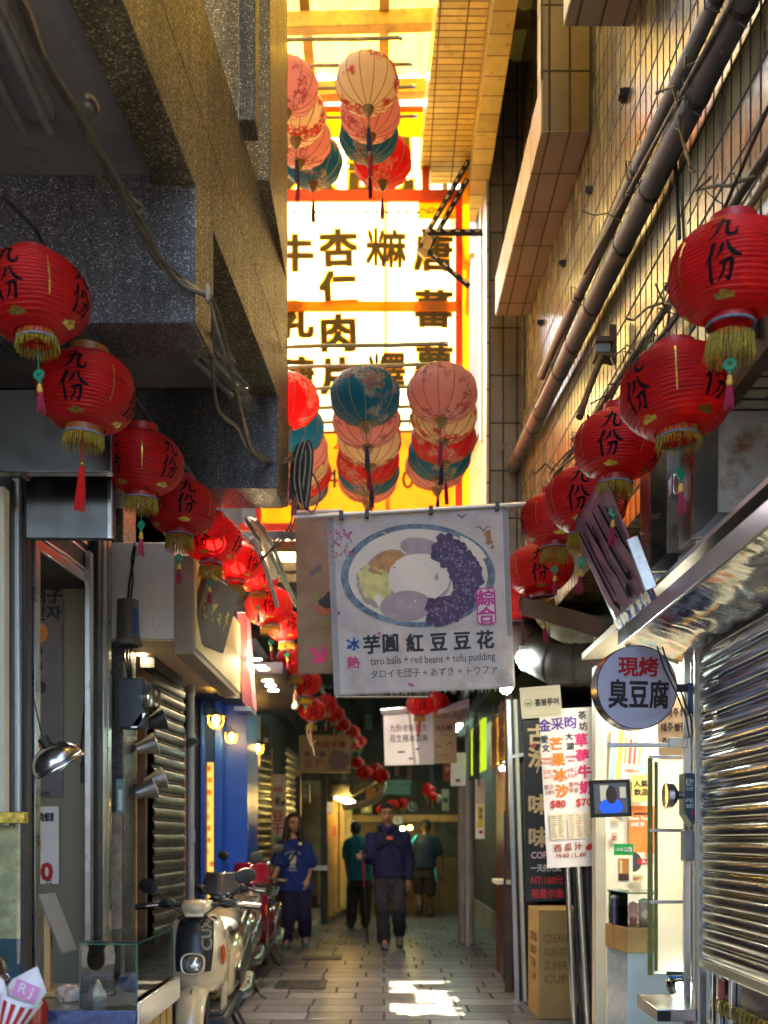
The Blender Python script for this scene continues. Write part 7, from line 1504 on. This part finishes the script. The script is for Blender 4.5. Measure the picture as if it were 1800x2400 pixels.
q = MB(); torso(q, [(J(515,1360),.175,.12),(J(515,1300),.182,.125),(J(512,1230),.172,.12)]); limb(q, [J(432,1310), J(425,1560,-.08), J(395,1860,.03)], [.105,.092,.082]); limb(q, [J(605,1310), J(628,1560,-.03), J(636,1800,.11)], [.105,.090,.076]); remeshed(q, 'trousers', NV, t, .010, 5, fold=.013)
TEAL = mat('teal_shoe', (.05,.14,.17), .6, var=.35, scale=30); shoe(J(402,1900,.03), J(385,1998,-.12), TEAL, mat('pale_sole', (.25,.23,.12), .7)); shoe(J(640,1860,.12), J(648,1972,.0), TEAL, mat('pale_sole', (.25,.23,.12), .7))
def chest(zx, zy, d=.0): return lambda x, y: J(zx, zy) + Vector((x, -.128 + .9*abs(x)**1.8*1.2 - d, y))
g = MB(); f = chest(488, 740)
for i in range(9):
    a = R(-34 + 8.5*i); x_, y_ = .155*math.sin(a), .155*math.cos(a)-.165; stroke2(g, f, [(x_-.008*math.sin(a)-.004, y_-.012), (x_, y_+.002), (x_+.008*math.sin(a)+.003, y_+.012)], [.011,.007,.012])
f = chest(478, 985, .008); rect2(g, f, -.06, .065, .004, .011); rect2(g, f, -.055, .05, -.012, -.006); g.build('chest_print', ink((.45,.46,.5)), t, smooth=0)
g = MB(); f = chest(488, 850, .004); disc2(g, f, 0, 0, .045, .065, 16, jit=.08); f = chest(488, 930, .008); rect2(g, f, -.035, -.005, -.022, .0); rect2(g, f, .005, .032, -.022, .0); disc2(g, f, 0, .02, .02, .016, 10); g.build('chest_print', ink((.55,.52,.42)), t, smooth=0)
q = MB(); limb(q, [J(590,620,-.08), J(560,680,-.13), J(470,830,-.145), J(400,930,-.12), J(350,1010,-.03)], [.014]*5, n=6); q.build('bag_strap', M_BLACK, t); A = J(573,655,-.145); MB().ball(A, .022, 12, 8, 1.3, .4, 1).build('buckle', M_ALU, t)
p = T('walking_cane', 'dark cane with a pale grip in the hand of the woman', 'cane', J(245,2010,-.2)); MB().cyl(J(232,1250,-.19), J(246,2012,-.2), .009, 10).build('shaft', M_BLACK, p); MB().cyl(J(228,1195,-.19), J(233,1385,-.19), .014, 10).build('sleeve', M_ALU, p); MB().tube([J(250,1180,-.16), J(226,1172,-.19), J(205,1190,-.2)], .013, 8).build('handle', M_BLACK, p)

# ---- man in a teal shirt seen from behind
Y0 = 15.3
def J(zx, zy, dy=0.): return P(780 + zx/5.529, 1860 + zy/5.529, Y0 + dy)
def K(dx, z, dy=0.): return Vector((base.x + dx, base.y + dy, z))
base = P(836, 2175, Y0)
t = T('person', 'man in a teal polo shirt and black trousers standing with his back turned', 'person', (base.x, base.y, 0))
b = MB(); hc = J(300, 465); X = head(b, hc, (-.15,1,0), .235, .078); limb(b, [J(300,510), J(300,580)], [.055,.07])
torso(b, [(J(345,1120),.16,.11),(J(340,900),.165,.11),(J(325,680),.18,.11),(J(318,600),.15,.09)])
limb(b, [J(190,650), J(185,860), J(205,1080,-.06)], [.055,.045,.032]); hand(b, J(205,1080,-.06), Vector((.05,-.05,-1)), (0,-1,0)); limb(b, [J(455,650), J(478,860,.05), J(470,1080,.10)], [.055,.045,.032]); hand(b, J(470,1080,.10), Vector((-.05,.05,-1)), (0,1,0))
for zx, z2 in ((265,235),(430,420)): limb(b, [J(zx,1150), J((zx+z2)/2,1400), J(z2,1660)], [.09,.06,.045]); limb(b, [J(z2,1660), J(z2,1715,.08), J(z2,1720,.2)], [.045,.045,.035])
remeshed(b, 'body', SKIN_D, t, .011, 4); q = MB().xf(X); q.ball((0,-.015,.045), 1, 20, 12, .087, .102, .085); q.ball((0,-.07,.0), 1, 14, 9, .068, .04, .06); remeshed(q, 'hair', HAIR, t, .010, 3)
s = MB(); torso(s, [(J(348,1125),.195,.14),(J(345,1000),.19,.135),(J(338,800),.19,.13),(J(325,660),.20,.125),(J(312,590),.15,.10),(J(305,550),.08,.075)]); limb(s, [J(205,645), J(188,720), J(178,805)], [.078,.078,.080]); limb(s, [J(440,645), J(462,720), J(475,805)], [.078,.078,.080]); remeshed(s, 'polo_shirt', fab('teal_polo', (.0,.085,.115)), t, .012, 4, fold=.012)
q = MB(); torso(q, [(J(345,1200),.178,.125),(J(345,1110),.172,.12)]); limb(q, [J(268,1180), J(250,1400), J(236,1660)], [.105,.088,.075]); limb(q, [J(428,1180), J(425,1400), J(425,1660)], [.105,.088,.075]); remeshed(q, 'trousers', fab('black_trousers', (.014,.013,.014)), t, .012, 4, fold=.012)
shoe(J(238,1665), J(238,1712,.15), M_BLACK, SOLE); shoe(J(425,1665), J(425,1712,.15), M_BLACK, SOLE)

# ---- man walking away in dark clothes
Y0 = 17.2
t = T('person', 'dim man walking away in a dark T-shirt and knee length shorts', 'person', (P(997,2150,Y0).x, Y0, 0))
b = MB(); hc = J(1208, 430); X = head(b, hc, (0,1,0), .24, .08); limb(b, [J(1205,480), J(1200,560)], [.055,.07]); torso(b, [(J(1190,1000),.155,.11),(J(1190,800),.17,.11),(J(1190,640),.19,.11),(J(1195,570),.14,.09)])
limb(b, [J(1050,620), J(1030,800), J(1045,980,.1)], [.055,.045,.032]); hand(b, J(1045,980,.1), Vector((0,.1,-1)), (1,0,0)); limb(b, [J(1335,620), J(1390,810), J(1405,1000,-.05)], [.055,.045,.032]); hand(b, J(1405,1000,-.05), Vector((0,-.1,-1)), (-1,0,0))
limb(b, [J(1120,1060), J(1110,1290,.06), J(1120,1480,-.28)], [.09,.055,.042]); limb(b, [J(1120,1480,-.28), J(1110,1510,-.24), J(1100,1545,-.22)], [.04,.042,.035]); limb(b, [J(1250,1060), J(1262,1300), J(1268,1530)], [.09,.055,.042]); limb(b, [J(1268,1530), J(1268,1560,.08), J(1266,1565,.2)], [.04,.042,.035])
remeshed(b, 'body', SKIN_D, t, .012, 4); q = MB().xf(X); q.ball((0,-.012,.045), 1, 18, 12, .086, .10, .082); q.ball((0,-.07,.01), 1, 14, 9, .065, .04, .05); remeshed(q, 'hair', HAIR, t, .011, 3)
s = MB(); torso(s, [(J(1190,965),.20,.14),(J(1190,800),.195,.13),(J(1190,640),.21,.13),(J(1195,565),.15,.10),(J(1200,530),.08,.07)]); limb(s, [J(1065,615), J(1040,690), J(1030,770)], [.08,.08,.082]); limb(s, [J(1325,615), J(1350,680), J(1372,750)], [.08,.08,.082]); remeshed(s, 'tshirt', fab('dark_tshirt', (.006,.016,.035)), t, .013, 4)
q = MB(); torso(q, [(J(1190,1090),.18,.125),(J(1190,960),.175,.12)]); limb(q, [J(1118,1070), J(1115,1250,.04)], [.11,.10]); limb(q, [J(1250,1070), J(1262,1270)], [.11,.10]); remeshed(q, 'shorts', fab('dark_shorts', (.022,.018,.015)), t, .013, 4)
shoe(J(1118,1490,-.26), J(1102,1545,-.20), M_BLACK, SOLE); shoe(J(1268,1540), J(1266,1562,.16), M_BLACK, SOLE)
q = MB(); limb(q, [J(1085,545,-.08), J(1035,610,-.13), J(1000,680,-.12)], [.014]*3, n=6); q.build('shoulder_strap', mat('cyan_strap', (.03,.45,.55), .4), t); q = MB(); limb(q, [J(1330,960,-.1), J(1330,1040,-.12), J(1345,1130,-.1)], [.012,.020,.016], n=6); q.build('towel', mat('cyan_strap', (.03,.40,.45), .4), t)

# ------------------------------------------------------------------ scooters
def make_scooter(x, y, yaw, paint, panel, seatm, label, kind=0):
    t = T('scooter', label, 'scooter', (x, y, 0), 'scooters parked in line beside the old shutters'); X = Matrix.Translation((x, y, 0)) @ Matrix.Rotation(R(yaw), 4, 'Z')
    AX = Matrix.Rotation(R(90), 4, 'Y')
    for yy, nm in ((0, 'front_wheel'), (1.22, 'rear_wheel')):
        w = MB().xf(X @ Matrix.Translation((0,yy,.205)) @ AX); w.lathe([(.085,-.03),(.095,-.028),(.135,-.030),(.145,-.025),(.145,.025),(.135,.030),(.095,.028),(.085,.03),(.085,-.03)], 32); w.lathe([(.001,-.035),(.035,-.035),(.035,.035),(.001,.035)], 16); wh = w.build(nm, M_ALU, t, smooth=40)
        for a in range(5): MB().xf(X @ Matrix.Translation((0,yy,.205)) @ Matrix.Rotation(R(72*a), 4, 'X')).box(-.014,.014,-.016,.016,.03,.09).build('spoke', M_ALU, wh, bevel=.004)
        w = MB().xf(X @ Matrix.Translation((0,yy,.205)) @ AX); w.lathe([(.142,-.036),(.165,-.046),(.192,-.040),(.205,-.018),(.205,.018),(.192,.040),(.165,.046),(.142,.036),(.142,-.036)], 40); w.build('tyre', M_BLACK, wh, smooth=50)
    m = MB().xf(X)
    for s in (-1, 1): m.tube([(s*.062,0,.205),(s*.062,.03,.36),(s*.045,.09,.56)], .018, 10)
    m.build('fork', M_DKMET, t)
    # mudguard
    def mud(u, v):
        a = R(-28 + 150*u); q = (v-.5)*2; r_ = .245 + .020*math.sin(u*3.1) - .035*q*q; return (.088*q*(1-.25*(1-u)), -r_*math.cos(a)*1.05+.02, .215 + r_*math.sin(a)*1.02)
    MB().xf(X).grid(mud, 24, 12).build('mudguard', paint, t, smooth=60, solid=.006)
    # leg shield
    W = [(.43,.105,-.015),(.50,.150,-.04),(.58,.165,-.055),(.68,.165,-.045),(.78,.150,-.015),(.85,.130,.03),(.885,.085,.07)]
    def prof(v):
        f = v*(len(W)-1); i = min(int(f), len(W)-2); a = f-i; return [W[i][j]*(1-a)+W[i+1][j]*a for j in range(3)]
    def shield(u, v, off=0., nar=1.):
        z, hw, y0 = prof(v); q = (u-.5)*2*nar; return (hw*q, y0 + .13*abs(q)**2.2 - off*(1-.4*abs(q)), z)
    globals()['SHIELD'] = shield
    MB().xf(X).grid(shield, 28, 28).build('leg_shield', paint, t, smooth=60, solid=.012)
    MB().xf(X).grid(lambda u, v: shield(u, .30+.68*v, .012, .55+.2*v), 16, 20).build('centre_panel', panel, t, smooth=60, solid=.006)
    for s in (-1, 1):   # side wings that run down to the floor
        MB().xf(X).grid(lambda u, v, s=s: (s*(.165 - .045*v), .075 + .20*u + .12*v, .80 - .52*v - .06*u), 8, 14).build('side_wing', paint, t, smooth=60, solid=.014)
        MB().xf(X).ball((s*.150,.035,.655), 1, 12, 9, .014, .03, .062).build('indicator', mat('amber_lens', (.65,.10,.01), .15, coat=1.), t)
    MB().xf(X).box(-.11,.11,.10,.14,.40,.88).build('inner_shield', M_DKMET, t, bevel=.02)
    m = MB().xf(X @ Matrix.Translation((0,-.066,.605)) @ Matrix.Rotation(R(78), 4, 'X')); m.lathe([(.066,.0),(.070,.006),(.066,.014),(.058,.012)], 28, lobe=lambda a, i: 1 + .10*math.cos(4*a)*-.6 + .06*math.sin(a)); m.build('headlight_rim', paint, t)
    hl = MB().xf(X @ Matrix.Translation((0,-.052,.605)) @ Matrix.Rotation(R(78), 4, 'X')).lathe([(.001,.036),(.03,.032),(.052,.018),(.062,.0)], 24); hl.build('headlight', mat('lamp_glass', (.5,.5,.48), .06, .75, var=.5, scale=40), t); MB().xf(X).ball((0,-.092,.600), .012, 10, 8).build('headlight_bulb', mat('bulb_glass', (.9,.88,.8), .1), t)
    # handlebar head
    c = MB().xf(X); c.hexa([(-.055,-.01,.875),(.055,-.01,.875),(.085,.14,.895),(-.085,.14,.895)], [(-.062,.03,.965),(.062,.03,.965),(.09,.15,.975),(-.09,.15,.975)]); c.ball((0,.07,.93), 1, 18, 12, .088, .085, .052); remeshed(c, 'handlebar_cowl', paint, t, .009, 5)
    if kind: MB().xf(X).grid(lambda u, v: ((.17-.05*v+.04*(kind-1))*(u-.5)*2, -.05+.14*abs((u-.5)*2)**2+.10*v, .91+(.17+.03*(kind-1))*v), 16, 10).build('windscreen', mat('smoked_screen', (.08,.08,.08), .12, coat=1.) if kind == 1 else paint, t, smooth=60, solid=.005)
    hb = MB().xf(X).tube([(-.33,.16,.93),(-.22,.13,.945),(0,.10,.95),(.22,.13,.945),(.33,.16,.93)], .013, 10).build('handlebar', M_DKMET, t)
    for s in (-1, 1):
        MB().xf(X).tube([(s*.24,.135,.943),(s*.34,.165,.929)], .020, 12).build('grip', M_BLACK, hb); MB().xf(X).tube([(s*.21,.10,.945),(s*.27,.08,.94),(s*.34,.11,.93)], .006, 6).build('brake_lever', M_STEEL, hb)
        MB().xf(X).ball((s*.16,.115,.955), 1, 10, 8, .05, .035, .03).build('switch_block', M_BLACK, hb)
        hz = (1.09 if s > 0 else 1.03) + .07*min(kind, 1) + .05*max(kind-1, 0); MB().xf(X).tube([(s*.17,.12,.96),(s*.20,.11,1.01),(s*.25,.10,hz-.02)], .007, 8).build('mirror_stalk', M_BLACK, t)
        q = MB().xf(X @ Matrix.Translation((s*.265,.10,hz+.03)) @ Matrix.Rotation(R(-18*s), 4, 'Y') @ Matrix.Rotation(R(22*s), 4, 'Z')); q.ball((0,0,0), 1, 18, 12, .062, .014, .046); q.build('mirror', M_BLACK, t); MB().xf(X @ Matrix.Translation((s*.265,.1145,hz+.03)) @ Matrix.Rotation(R(-18*s), 4, 'Y') @ Matrix.Rotation(R(22*s), 4, 'Z')).ball((0,.0,0), 1, 16, 8, .054, .004, .038).build('mirror_glass', M_STEEL, t)
    for s in (-1, 1): MB().xf(X).tube([(s*.21,.10,.94),(s*.14,.0,.96),(s*.06,-.02,.90),(s*.03,.05,.80)], .005, 6).build('brake_cable', M_BLACK, t)
    MB().xf(X).box(-.002,.002,-.135,-.06,.44,.47).build('mudguard_seam', M_BLACK, t); MB().xf(X).box(-.10,.10,1.56,1.575,.42,.55).build('number_plate', M_PAPER, t)
    MB().xf(X).box(-.14,.14,.14,.62,.25,.30).build('floorboard', M_BLACK, t, bevel=.02)
    MB().xf(X).hexa([(-.15,.10,.17),(.15,.10,.17),(.13,1.0,.20),(-.13,1.0,.20)], [(-.165,.12,.27),(.165,.12,.27),(.16,.95,.30),(-.16,.95,.30)]).build('lower_fairing', M_DKMET, t, bevel=.02)
    rows = []
    for yy, z0, z1, hw in ((.52,.28,.56,.13),(.64,.27,.66,.165),(.85,.30,.69,.18),(1.08,.37,.70,.175),(1.30,.46,.70,.15),(1.48,.55,.68,.10),(1.56,.60,.66,.05)):
        rows.append([Vector((hw*math.copysign(abs(math.cos(a))**.7, math.cos(a)), yy, (z0+z1)/2 + (z1-z0)/2*math.copysign(abs(math.sin(a))**.7, math.sin(a)))) for a in [2*math.pi*i/20 for i in range(20)]])
    MB().xf(X).loft(rows).build('rear_body', paint, t, smooth=60, subsurf=1)
    MB().xf(X).grid(lambda u, v: ((.182-.02*(v-.5)**2)*1.0, .62+.8*u, .36+.10*u+(.14+.06*u)*v), 12, 6).build('side_panel', panel, t, solid=.01); MB().xf(X).grid(lambda u, v: (-(.182-.02*(v-.5)**2), .62+.8*u, .36+.10*u+(.14+.06*u)*v), 12, 6).build('side_panel', panel, t, solid=.01)
    rows = []
    for yy, zc, hh, hw in ((.50,.66,.03,.06),(.58,.70,.055,.12),(.80,.725,.055,.15),(.98,.745,.06,.155),(1.15,.78,.065,.15),(1.36,.80,.055,.12),(1.46,.80,.03,.06)): rows.append([Vector((hw*math.copysign(abs(math.cos(a))**.75, math.cos(a)), yy, zc + hh*math.copysign(abs(math.sin(a))**.75, math.sin(a)))) for a in [2*math.pi*i/18 for i in range(18)]])
    MB().xf(X).loft(rows).build('seat', seatm, t, smooth=70, subsurf=1)
    MB().xf(X).tube([(-.13,1.30,.74),(-.14,1.52,.80),(0,1.60,.81),(.14,1.52,.80),(.13,1.30,.74)], .013, 8).build('grab_rail', M_ALU, t); MB().xf(X).ball((0,1.58,.63), 1, 14, 9, .08, .03, .035).build('tail_light', mat('red_lens', (.45,.01,.01), .15, coat=1.), t)
    m = MB().xf(X)
    for s in (-1, 1): m.tube([(s*.08,.82,.24),(s*.15,.95,.05),(s*.19,1.0,.015)], .014, 8)
    m.build('centre_stand', M_DKMET, t); MB().xf(X).tube([(.14,.75,.24),(.26,.62,.03),(.30,.60,.015)], .010, 8).build('side_stand', M_DKMET, t); MB().xf(X).tube([(.15,.95,.28),(.17,1.15,.27),(.165,1.5,.33)], [.03,.05,.04], 14).build('exhaust', M_STEEL_BR, t)
    return t, X
PCREAM = mat('cream_paint', (.62,.50,.30), .22, var=.05, coat=.8); PGREY = mat('silver_paint', (.20,.20,.20), .28, .5, var=.08, coat=.8); PMAG = mat('magenta_paint', (.22,.008,.035), .2, .2, var=.08, coat=1.)
PBLK = mat('black_panel', (.018,.020,.021), .35, var=.1); PSEAT = mat('black_seat', (.015,.015,.017), .45, var=.2); PSIL = mat('silver_panel', (.40,.39,.39), .25, .6, var=.08, coat=.5)
t, X = make_scooter(-1.12, 6.05, 2, PCREAM, PBLK, PSEAT, 'cream scooter with a black nose panel and big headlight, nearest in the parked line')
t.scale = (1.10, 1, 1)
g = MB(); put_text(g, 'CUXI', lambda x, y: X @ Vector(SHIELD(.72 - y/.31, .70 + x/.455, .024, 1.)), 0, 0, .075, .05, sx=1.0); g.build('lettering', ink((.22,.20,.13)), t, smooth=0)
make_scooter(-1.27, 7.9, 1, PGREY, PGREY, PSEAT, 'dark silver scooter with a smoked windscreen, middle of the parked line', 1)
make_scooter(-1.27, 9.7, 1, PMAG, PSIL, PSEAT, 'magenta scooter with silver side panels, last of the parked line', 2)
# ------------------------------------------------------------------ far end of the alley
t, wr, dot, bar, done = poster2('snack_signboard', 761, 1767, 120, 88, 0, 14.0, mat('tan_signboard', (.34,.23,.10), .6, var=.2), 'dim tan snack signboard with maroon characters and a food picture', 'signboard', .06)
for i, ch in enumerate('阿柑芋圓'): wr(ch, 748+18*i, 1745, 16, (.25,.02,.03), .05)
for i, ch in enumerate('草仔粿'): wr(ch, 720+18*i, 1768, 15, (.08,.04,.10), .05)
wr('豆干', 734, 1789, 22, (.20,.05,.06), .05); dot(794, 1782, 26, 24, (.16,.11,.10), jit=.15); done()
d = T('timber_shopfront', 'yellow timber shop front glowing warmly behind the woman', 'shop', (P(785,2150,16.3).x, 16.3, 0))
fbox(MB(), 768, 779, 1905, 2148, 16.0, .1).build('post', M_WOOD, d, bevel=.004); fbox(MB(), 767, 779, 1880, 1905, 15.99, .1).build('grey_sleeve', M_ALU, d); fbox(MB(), 780, 792, 1872, 2140, 16.4, .1).build('post', M_WOOD, d); fbox(MB(), 796, 808, 1872, 2130, 16.8, .1).build('post', mat('pale_wood', (.62,.42,.16), .5, var=.2), d)
fbox(MB(), 783, 787, 1935, 1960, 16.38, .02).build('red_tag', M_RED, d); fbox(MB(), 765, 769, 1950, 1972, 15.98, .02).build('red_tag', M_RED, d); fbox(MB(), 809, 825, 1880, 2130, 17.2, .05).build('lit_wall', mat('warm_wall', (.62,.48,.22), .7), d)
MB().hexa([P(768,2150,16.0), P(808,2124,16.9), P(808,2130,16.9), P(768,2158,16.0)], [P(768,2146,16.0), P(808,2120,16.9), P(808,2121,16.9), P(768,2147,16.0)]).build('sill', M_WOOD, d, fix=True)
for i, ((ax, ay), (bx, by)) in enumerate((((786,1869),(818,1882)),((800,1860),(812,1872)),((816,1876),(830,1881)))):
    l = T('strip_lamp', ('longest glowing yellow strip lamp over the timber shop front','short glowing yellow strip lamp above the longest one','short glowing yellow strip lamp at the hose end')[i], 'lamp', P(ax, ay, 15.9)); MB().cyl(P(ax, ay, 15.9), P(bx, by, 15.9), .022, 10).build('tube', emit('strip_yellow', (1,.66,.16), 22), l); MB().beam(P(ax-2, ay-5, 15.92), P(bx+2, by-5, 15.92), .05, .03).build('holder', M_ALU, l)
single(MB().tube(cable([(806,1892,15.5),(830,1888,15.4),(862,1882,15.2),(888,1866,15.0),(898,1838,14.9),(890,1800,14.8)],0,0,''), .05, 12), 'curved_hose', M_CREAM, 'thick pale hose curving down beside the glowing far lantern', 'hose')
single(MB().hexa([P(818,1850,15.6),P(880,1822,15.2),P(884,1830,15.2),P(824,1866,15.6)], [p + Vector((0,.5,.0)) for p in (P(818,1850,15.6),P(880,1822,15.2),P(884,1830,15.2),P(824,1866,15.6))]), 'tin_gutter', M_ALU, 'shiny tin gutter leading up from the strip lamps', 'gutter')
single(MB().grid(lambda u, v: P(772+60*u, 1826+42*v+10*math.sin(u*3), 15.4+.6*v), 8, 5), 'dark_tarp', M_DARK, 'dark tarpaulin sagging above the timber shop front', 'tarp', solid=.01)
fbox(MB(), 858, 880, 1846, 1872, 15.7, .1).build('orange_panel', mat('orange_panel_far', (.5,.12,.02), .6), d)
t, wr, dot, bar, done = poster2('price_card', 932, 1922, 22, 18, 0, 16.8, M_PAPER, 'small pale price card reading 1 beside the face of the man with glasses', 'card'); wr('1.', 932, 1922, 14, BK, .04); done()
for px, py, c_, lab in ((944,1942,(.5,1,.55),'small greenish lamp over the shoulder of the man with glasses'),(961,1940,(1,.5,.05),'small orange lamp over the shoulder of the man with glasses')):
    l = T('round_lamp', lab, 'lamp', P(px, py, 17.0)); MB().ball(P(px,py,17.0), .035, 12, 8).build('bulb', emit('bulb_far', c_, 14), l); MB().cyl(P(px,py,17.03), P(px,py,17.25), .02).build('stem', M_DKMET, l)
l = T('tube_light', 'long greenish tube light under the far roof on the yellow sign side', 'lamp', P(1058, 1882, 15.2)); A, B = Vector((1.05,14.2,2.9)), Vector((.98,16.6,2.9)); MB().cyl(A, B, .03, 12).build('tube', emit('tube_green', (.62,1,.80), 5), l); MB().beam(A+Vector((0,0,.05)), B+Vector((0,0,.05)), .09, .04).build('housing', M_WHITE, l); MB().beam(A+Vector((0,.2,.05)), A+Vector((0,.2,1.1)), .012).build('chain', M_DKMET, l)
s = T('shop_step', 'grey stone step along the shops behind the woman', 'step', (-1.5, 15, 0)); MB().box(-1.75, -.98, 13.9, 17.8, .001, .13).build('tread', M_CONC, s, bevel=.01)
b = T('far_shop', 'dim shop with steel counter behind the woman', 'shop', (-1.4, 15, 0)); fbox(MB(), 706, 752, 1830, 2100, 15.9, .05).build('rear_wall', mat('dim_wall', (.22,.17,.09), .7, var=.5, scale=3), b); fbox(MB(), 690, 704, 1820, 9999, 15.0, .1).build('post', M_DKMET, b); fbox(MB(), 700, 766, 2030, 2040, 15.6, .3).build('counter', M_STEEL_BR, b); fbox(MB(), 745, 749, 2040, 2120, 15.6, .05).build('counter_leg', M_WOOD, b); fbox(MB(), 752, 766, 1820, 9999, 15.9, .1).build('post', M_DKMET, b)
b = T('far_sign_box', 'greenish framed sign box on the dark far wall', 'sign', P(930, 1850, 17.5)); fbox(MB(), 900, 962, 1832, 1862, 17.5, .1).build('panel', mat('green_sign', (.03,.09,.08), .5, var=.4, scale=20), b); fbox(MB(), 898, 964, 1829, 1832, 17.48, .1).build('frame', mat('green_frame', (.06,.16,.14), .5), b)
b = T('round_clock', 'small round greenish clock past the three far lanterns', 'clock', P(966, 1890, 17.0)); X = Matrix.Translation(P(966,1890,17.0)) @ Matrix.Rotation(R(90), 4, 'X'); MB().xf(X).lathe([(.062,0),(.075,.005),(.075,-.03),(.062,-.03)], 24).build('rim', mat('green_rim', (.20,.30,.24), .4), b); MB().xf(X).lathe([(.001,.001),(.062,.0)], 24).build('face', mat('dark_face', (.05,.06,.05), .3), b); m = MB().xf(X); m.box(-.004,.004,.0,.045,.004,.006); m.box(0,.03,-.004,.004,.0065,.0085); m.build('clock_hand', M_PAPER, b)
b = T('far_awning', 'striped plastic awning hanging under the roof beside the far white banner', 'awning', P(1075, 1670, 10.6)); MB().hexa([P(1026,1676,10.4),P(1100,1660,10.4),P(1100,1640,11.6),P(1026,1665,11.6)], [p+Vector((0,0,.02)) for p in (P(1026,1676,10.4),P(1100,1660,10.4),P(1100,1640,11.6),P(1026,1665,11.6))]).build('sheet', mat('awning_pinkgrey', (.24,.15,.14), .6, var=.3), b, fix=True); m = MB()
for i in range(12): x = 1030+6*i; m.box(xat(x,10.39), xat(x+3,10.39), 10.385, 10.395, zat(1702-i,10.39), zat(1676-i*1.3,10.39))
m.build('valance', mat('valance_pink', (.22,.12,.11), .7), b)
r = T('red_streamer', 'bright red paper streamer drooping from the far roof', 'streamer', P(1010, 1850, 14.5)); MB().tube([P(1000,1834,14.5), P(1003,1850,14.5), P(1010,1864,14.5), P(1026,1870,14.4)], [.03,.05,.06,.05], 10).build('streamer_body', M_TASR, r); MB().tube([P(1012,1868,14.5), P(1014,1882,14.5), P(1014,1896,14.5)], .012, 6).build('tail', M_FRNG, r); MB().ball(P(1029,1872,14.4), .05, 12, 8, .8, .8, 1.2).build('bead', M_CREAM, r)
# things far back on the dark wall, roofs and pipes that break the darkness
rs = random.Random(3)
for i in range(10):
    px = 770 + i*30 + rs.uniform(-8, 8); py = rs.uniform(1650, 1800); w_ = rs.uniform(8, 16); h_ = rs.uniform(20, 60)
    o = fbox(MB(), px, px+w_, py, py+h_, 17.9 + .01*i, .04).build('wall_panel', mat('far_panel', rs.choice(((.05,.08,.07),(.10,.09,.07),(.04,.05,.08),(.12,.06,.04))), .6, var=.4), None)
    tag(o, ('slim dim panel high on the far wall, %s' % ('beside the snack signboard','above the strip lamps','left of the curved hose','over the curved hose','above the three lanterns','behind the white banner roller','behind the white banner middle','behind the white banner edge','behind the tan banner','right of the tan banner')[i]), 'panel')

for i, (x, y, z, L_, nm) in enumerate(((-.95,12.5,3.55,6,'pipe run'),(-.5,12.6,3.7,5.5,'pipe run'),(.75,11.8,3.6,6.2,'pipe run'),(1.1,12.2,3.4,5.8,'cable tray'))):
    o = MB().tube([(x,y,z),(x+.05,y+L_*.5,z-.06),(x+.02,y+L_,z)], .035+.01*i, 10); single(o, 'ceiling_pipe', [M_PVC, M_DKMET, M_RUST, M_ALU][i], ('grey pipe under the dark alley roof over the left shops','thin dark pipe under the middle of the alley roof','rusty pipe under the alley roof toward the lime sign','shiny tray under the alley roof over the maroon doors')[i], 'pipe')
for i, (px0, px1, py0, py1, Y, c_, tx_) in enumerate(((612,634,1700,1770,12.9,(.05,.07,.06),'茶'),(706,726,1838,1880,14.9,(.20,.14,.04),'小吃'),(1040,1056,1776,1830,13.6,(.30,.05,.03),'芋'),(1000,1034,1770,1790,15.6,(.06,.12,.11),'魚丸'),(1036,1052,1850,1900,15.9,(.25,.20,.12),'麵'),(846,872,1886,1906,17.4,(.25,.20,.06),'冰'))):
    t, wr, dot, bar, done = poster2('shop_sign', (px0+px1)/2, (py0+py1)/2, px1-px0, py1-py0, 0, Y, mat('far_sign', c_, .5, var=.2), ('dark shop sign above the second shutter','small ochre shop sign by the steel counter','small red hanging sign left of the white meter box','dim green shop sign under the tan banner','beige shop sign above the dark back wall opening','small yellow sign behind the shoulder of the teal shirt man')[i], 'sign', .05)
    for j, ch in enumerate(tx_): wr(ch, (px0+px1)/2, (py0+py1)/2 + (j-(len(tx_)-1)/2)*14*(1 if py1-py0 > 24 else 0) , 13, (.6,.5,.35) if i != 4 else BK, .05) if py1-py0 > 24 or len(tx_) == 1 else wr(ch, (px0+px1)/2 + (j-.5)*14, (py0+py1)/2, 13, (.3,.5,.45), .05)
    done()
